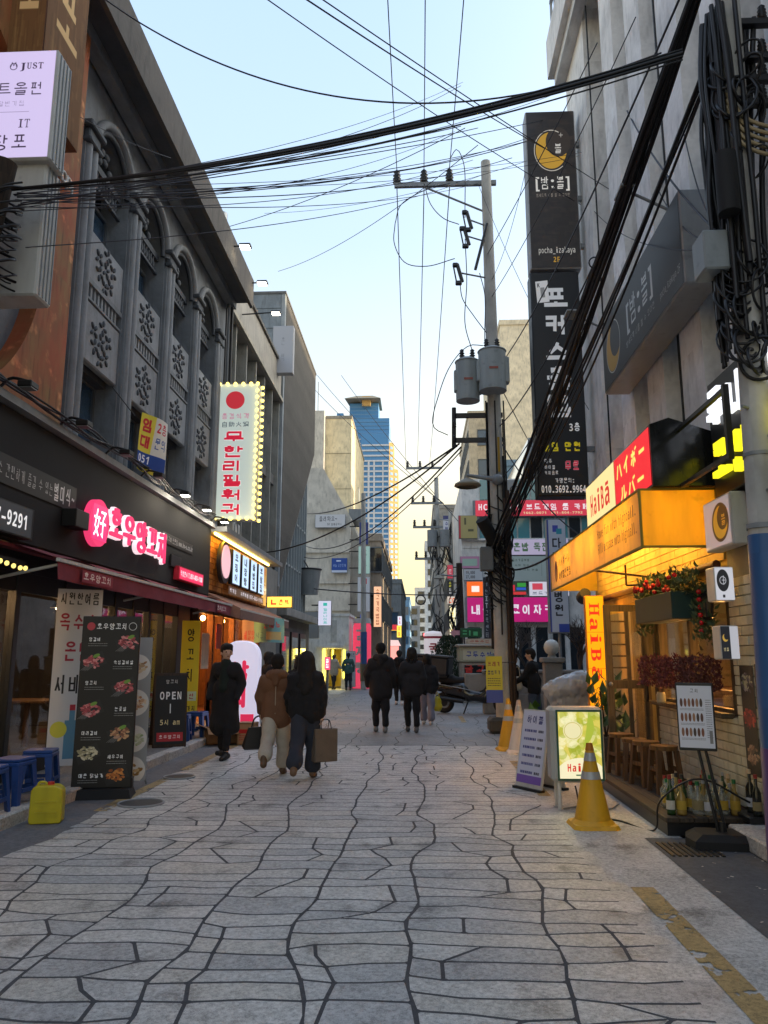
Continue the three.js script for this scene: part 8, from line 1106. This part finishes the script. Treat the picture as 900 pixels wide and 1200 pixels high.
{
  const a = px(262, 889, { y: 0 }); person('man in a long black coat with hands in pockets, looking aside', [a[0], 0, a[2]], Math.PI * .93, { h: 1.8, legs: [[.2, .1], [-.12, .12]], arms: [[-.15, .75, .22], [-.2, .8, .22]], pocket: [1, 1], coat: 0x202024, coatName: 'long_coat', hem: .52, hw: .155, th: 1.08, trouser: 0x1c1d22, tw: .085, shoe: 0x0b0b0c, shirt: 0x1f2c28, turn: .75, face: 1, cell: .013 });
  const b = px(322, 909, { y: 0 }), B = person('woman in a brown shearling jacket and cream trousers with a black handbag', [b[0], 0, b[2]], .06, { h: 1.63, legs: [[-.42, .62], [.25, .05]], arms: [[.1, .35, .25], [.1, .7, .12]], coat: 0x80593f, hem: .86, th: 1.22, hood: 1, collar: 0xcfc4b0, seam: 0xb8a48c, trouser: 0xc9bfae, tw: .12, flare: .9, shoe: 0x55402f, hat: 0x1b1612, cell: .012 });
  const c = px(357, 913, { y: 0 }), Cc = person('woman with long black hair in a black puffer jacket and dark jeans', [c[0], 0, c[2]], .02, { h: 1.67, legs: [[-.32, .5], [.2, .04]], arms: [[.05, .5, .2], [-.05, .12, .16]], coat: 0x1c1c20, puff: 1, hem: .93, th: 1.25, trouser: 0x363b47, tw: .125, flare: 1.0, shoe: 0x6a523c, hair: 'long', cell: .012 });
  const hb = W(B, B.arms[0]), bag = thing('handbag', 'slouchy black handbag held by the woman in brown', 'bag', [hb[0] - .03, hb[1] - .5, hb[2]], { local: true, ry: .4 }); part(bag, 'body', new ConvexGeometry([[-.2, .02, .06], [.2, .02, .06], [-.18, 0, 0], [.18, 0, 0], [-.21, .05, -.06], [.2, .04, -.06], [-.13, .3, .03], [.13, .31, .03], [-.13, .3, -.03], [.13, .31, -.03]].map((p) => V(...p))), M(0x141213, { rough: .5 })); part(bag, 'strap', tube([[-.09, .3, 0], [-.05, .42, 0], [.02, .45, 0], [.07, .4, 0], [.09, .3, 0]], .012, 16), M(0x141213, { rough: .5 }));
  const hc = W(Cc, Cc.arms[1]), pg = thing('paper_bag', 'brown paper carrier bag held by the woman in black', 'bag', [hc[0] + .04, hc[1] - .6, hc[2] - .02], { local: true, ry: .5 }); part(pg, 'body', bx(-.16, 0, -.07, .16, .42, .07, .01), M(0x77695a, { map: TX.cloth, rough: .85 })); part(pg, 'side_fold', bx(.161, .02, -.01, .164, .4, .01), M(0x665a4c, { rough: .9 })); part(pg, 'handle', [tube([[-.07, .42, .06], [-.05, .53, .02], [.05, .53, .02], [.07, .42, .06]], .006, 12), tube([[-.07, .42, -.06], [-.05, .53, 0], [.05, .53, 0], [.07, .42, -.06]], .006, 12)], K.frame);
  const W2 = (u, v) => { const q = px(u, v, { y: 0 }); return [q[0], 0, q[2]]; };
  person('tall man in a black hooded parka and knit hat walking away', W2(446, 858), .02, { h: 1.86, legs: [[.1, .04], [-.1, .1]], arms: [[-.1, .6, .25], [-.1, .5, .25]], pocket: [1, 1], coat: blk, hem: .78, th: 1.25, hood: 1, trouser: 0x1c1d22, tw: .1, shoe: 0x6a6a68, hat: 0x0d0d0e, cell: .015, sw: .2 });
  person('man in a dark leather jacket and flat cap walking away', W2(483, 858), -.04, { h: 1.78, legs: [[.16, .05], [-.1, .15]], arms: [[-.05, .5, .18], [-.1, .4, .18]], pocket: [1, 1], coat: 0x27282d, hem: .86, th: 1.15, trouser: 0x17181d, tw: .095, shoe: 0x4a4a4a, collar: 0x0f0f10, hair: 'bob', cell: .015 });
  const f = person('woman in a black puffer and pale lilac trousers carrying a yellow bag', W2(501, 849), -.05, { h: 1.64, legs: [[.14, .05], [-.14, .1]], arms: [[0, .4, .15], [0, .15, .16]], coat: 0x202024, puff: 1, hem: .88, th: 1.2, trouser: 0x8a8a9a, tw: .11, flare: .95, shoe: 0xb4b0ac, hair: 'bob', cell: .016 }), fh = W(f, f.arms[1]); const yb = thing('shopping_bag', 'yellow plastic shopping bag carried by the woman in lilac trousers', 'bag', [fh[0] + .03, fh[1] - .5, fh[2]], { local: true, ry: .3 }); part(yb, 'body', netMesh([S([0, .1, 0], [0, .25, 0], .12, .08, 1.6)], .014, .04, .015, 18), M(0xb0a01c, { rough: .4 })); part(yb, 'handle', tube([[-.05, .3, 0], [0, .42, 0], [.05, .3, 0]], .01, 8), M(0xb0a01c, { rough: .4 }));
  person('person in a dark hooded coat walking far ahead in the middle of the street', W2(468, 826), 0, { h: 1.78, legs: [[.2, .05], [-.2, .2]], arms: [[.1, .2, .15], [-.1, .2, .15]], coat: navy, hem: .8, th: 1.2, hood: 1, trouser: 0x202228, shoe: 0xb8b8b8, cell: .022 });
  person('person in a teal shirt and dark trousers walking near the corner shop', W2(408, 809), .1, { h: 1.72, legs: [[.05, .02], [-.1, .1]], arms: [[0, .3, .25], [0, .3, .25]], pocket: [1, 1], coat: 0x4a6e68, hem: .88, trouser: 0x2a2e36, tw: .1, shoe: 0x2a2420, cell: .024 });
  person('person in a cream padded jacket standing by the lit doorway', W2(391, 808), -.6, { h: 1.64, legs: [[.12, .05], [-.12, .15]], arms: [[.5, .9, .2], [.4, .9, .2]], coat: 0xc9bda9, puff: 1, hem: .85, th: 1.25, trouser: 0x2c3038, shoe: 0x2a2420, hairC: [.12, .08, .05], cell: .024 });
  const j = W2(628, 857); person('man in a black jacket and blue jeans standing by the utility pole, head bowed', [j[0], 0, j[2]], 1.1, { h: 1.76, legs: [[.06, .03], [-.06, .05]], arms: [[.35, .7, .1], [.3, .8, .1]], coat: 0x14151b, hem: .9, th: 1.12, trouser: 0x41506a, tw: .1, shoe: 0x1a1a1c, turn: .2, face: 1, cell: .016, lean: .08 });
  const kk = [j[0] - .48, 0, j[2] - .25]; person('person in a dark padded coat with a white tote, beside the man in jeans', kk, -1.2, { h: 1.66, legs: [[.05, .02], [-.05, .05]], arms: [[.3, .9, .12], [.3, .7, .12]], coat: 0x18181d, puff: 1, hem: .7, th: 1.15, trouser: 0x22252d, shoe: 0x2a2a2c, hair: 'bob', cell: .017, lean: .12 });
  const tb = thing('tote_bag', 'small white tote bag slung on the person in the dark padded coat', 'bag', [kk[0] + .12, .85, kk[2] + .28], { local: true }); part(tb, 'body', netMesh([S([0, .1, 0], [0, .22, 0], .11, .08, 1.8)], .015, .03, .012, 16), fabric(0xc4c2bc)); part(tb, 'strap', tube([[-.06, .28, 0], [-.02, .5, -.06], [.03, .5, -.06], [.06, .28, 0]], .01, 10), fabric(0xc4c2bc));
  person('person in a dark coat half hidden behind the glowing pillar sign', [-3.2, 0, -16.4], -1.0, { h: 1.68, legs: [[.1, .05], [-.1, .1]], arms: [[.6, .6, .15], [.3, .5, .15]], coat: 0x17171c, hem: .7, th: 1.15, trouser: 0x1a1c22, shoe: 0x111111, hair: 'bob', cell: .018 });
  person('dark haired person in black half hidden behind the two women', [-2.35, 0, -15.2], -.2, { h: 1.6, legs: [[.1, .05], [-.1, .1]], arms: [[.1, .3, .15], [.1, .3, .15]], coat: 0x121216, hem: .8, th: 1.15, trouser: 0x1a1c22, shoe: 0x111111, hair: 'bob', cell: .018 });
}
// ================================================================ SCOOTER AND BUNDLES
{
  const a = px(529, 833, { y: 0 }), b = px(583, 840, { y: 0 }), cx = (a[0] + b[0]) / 2, cz = (a[2] + b[2]) / 2, t = thing('motor_scooter', 'black delivery scooter with a windscreen and a large rear box', 'scooter', [cx, 0, cz], { local: true, ry: -.25 }), bk = M(0x0d0e11, { rough: .22, physical: true, clearcoat: .8, clearcoatRoughness: .1 });
  for (const x of [-.72, .74]) { const w = part(t, 'wheel', at(new THREE.TorusGeometry(.19, .065, 10, 24), x, .255, 0), K.rubber); part(w, 'rim', at(cyl(.14, .14, .06, 18).rotateX(Math.PI / 2), x, .255, 0), K.steel); part(w, 'brake_disc', at(cyl(.09, .09, .09, 16).rotateX(Math.PI / 2), x, .255, 0), K.frame); }
  part(t, 'body', netMesh([S([-.85, .62, 0], [-.2, .6, 0], .1, .17, .8), S([-.2, .48, 0], [.3, .4, 0], .16, .15, .8), S([.3, .4, 0], [.62, .82, 0], .14, .15, .75), S([.55, .75, 0], [.82, .6, 0], .15, .09, .8), S([-.6, .5, 0], [-.1, .42, 0], .12, .14, .8)], .02, .08), bk);
  part(t, 'seat', netMesh([S([-.75, .8, 0], [-.1, .77, 0], .09, .1, .9), S([-.8, .86, 0], [-.5, .84, 0], .07, .08, .9)], .018, .05), K.rubber); part(t, 'front_mudguard', netMesh([S([.58, .45, 0], [.9, .42, 0], .07, .05, .9)], .015, .04), bk); part(t, 'fork', [rod([.6, .75, .08], [.74, .26, .08], .028), rod([.6, .75, -.08], [.74, .26, -.08], .028)], K.frame);
  part(t, 'windscreen', new THREE.CylinderGeometry(.26, .3, .5, 14, 1, true, .5, 2.1).rotateZ(.45).translate(.42, 1.12, 0), M(0xaab4b8, { physical: true, transmission: .7, thickness: 0, rough: .1 })); part(t, 'handlebar', tube([[.38, 1.02, -.36], [.46, 1.0, -.12], [.46, 1.0, .12], [.38, 1.02, .36]], .018, 14), K.black); for (const s of [-1, 1]) part(t, 'mirror', [rod([.44, 1.02, s * .25], [.46, 1.2, s * .36], .008), at(new THREE.SphereGeometry(.06, 10, 8).scale(.4, .8, 1.2), .46, 1.22, s * .38)], K.black);
  part(t, 'headlight', at(new THREE.SphereGeometry(.09, 12, 8).scale(.6, .7, 1.3), .84, .72, 0), K.steel); part(t, 'tail_light', bx(-.97, .66, -.12, -.9, .72, .12, .01), M(0x8a1216, { rough: .3 })); part(t, 'exhaust', rod([-.2, .3, .2], [-.85, .38, .22], .05, .065, 12), K.frame); part(t, 'side_trim', tube([[-.8, .7, .2], [-.3, .62, .23], [.2, .52, .2]], .012, 12), K.steel); part(t, 'stand', rod([-.1, .3, .1], [-.2, .0, .22], .018), K.frame);
  const tb = part(t, 'rear_box', at(bx(-.42, 0, -.3, .42, .46, .3, .05), -.98, .92, 0, 0, 0, -.08), painted(0x24272b, { rough: .4 })); part(tb, 'lid', at(bx(-.43, .44, -.31, .43, .5, .31, .02), -.98, .92, 0, 0, 0, -.08), painted(0x2f3236)); part(t, 'rack', bx(-1.3, .86, -.2, -.6, .9, .2), K.frame);
  t.scale.setScalar(1.14);
  const pl = M(0xdfe2e4, { physical: true, transmission: .6, thickness: 0, rough: .22, clearcoat: 1, clearcoatRoughness: .1 });
  const g1 = px(668, 812, { z: -15.8 }), w1 = thing('wrapped_bundle', 'large bundle wrapped in wrinkled clear plastic beyond the bar', 'bundle', [g1[0], 0, -15.8], { local: true }); part(w1, 'wrap', netMesh([S([-.3, 1.1, 0], [.3, 1.25, 0], .3, .34), S([-.2, .8, 0], [.4, .8, 0], .3, .3), S([-.55, 1.15, 0], [-.4, 1.0, 0], .12, .2)], .018, .05, .022, 10), pl); part(w1, 'goods', [bx(-.4, .6, -.15, .1, 1.1, .15, .03), bx(.15, .55, -.18, .5, 1.3, .16, .03)], K.darkWood); w1.scale.setScalar(.82); part(w1, 'support', [bx(-.5, 0, -.2, .6, .52, .2, .02)], concrete(0x6a6a68));
}
{ // flower pots / crates at the foot of the pole and by the lit box
  const t = thing('plastic_crate', 'black plastic crate beside the foot of the utility pole', 'crate', [2.35, 0, -16.3], { local: true, ry: .1 }), m = K.rubber; part(t, 'base', bx(-.3, 0, -.2, .3, .02, .2), m); for (const s of [-1, 1]) { for (let k = 0; k < 3; k++) { part(t, 'side_slat', bx(-.3, .04 + k * .09, s * .2 - .01, .3, .1 + k * .09, s * .2 + .01), m); part(t, 'end_slat', bx(s * .3 - .01, .04 + k * .09, -.19, s * .3 + .01, .1 + k * .09, .19), m); } for (const q of [-1, 1]) part(t, 'corner', bx(s * .29 - .02, 0, q * .19 - .02, s * .29 + .02, .32, q * .19 + .02), m); }
}
scene.updateMatrixWorld(true);
renderer.render(scene, camera);
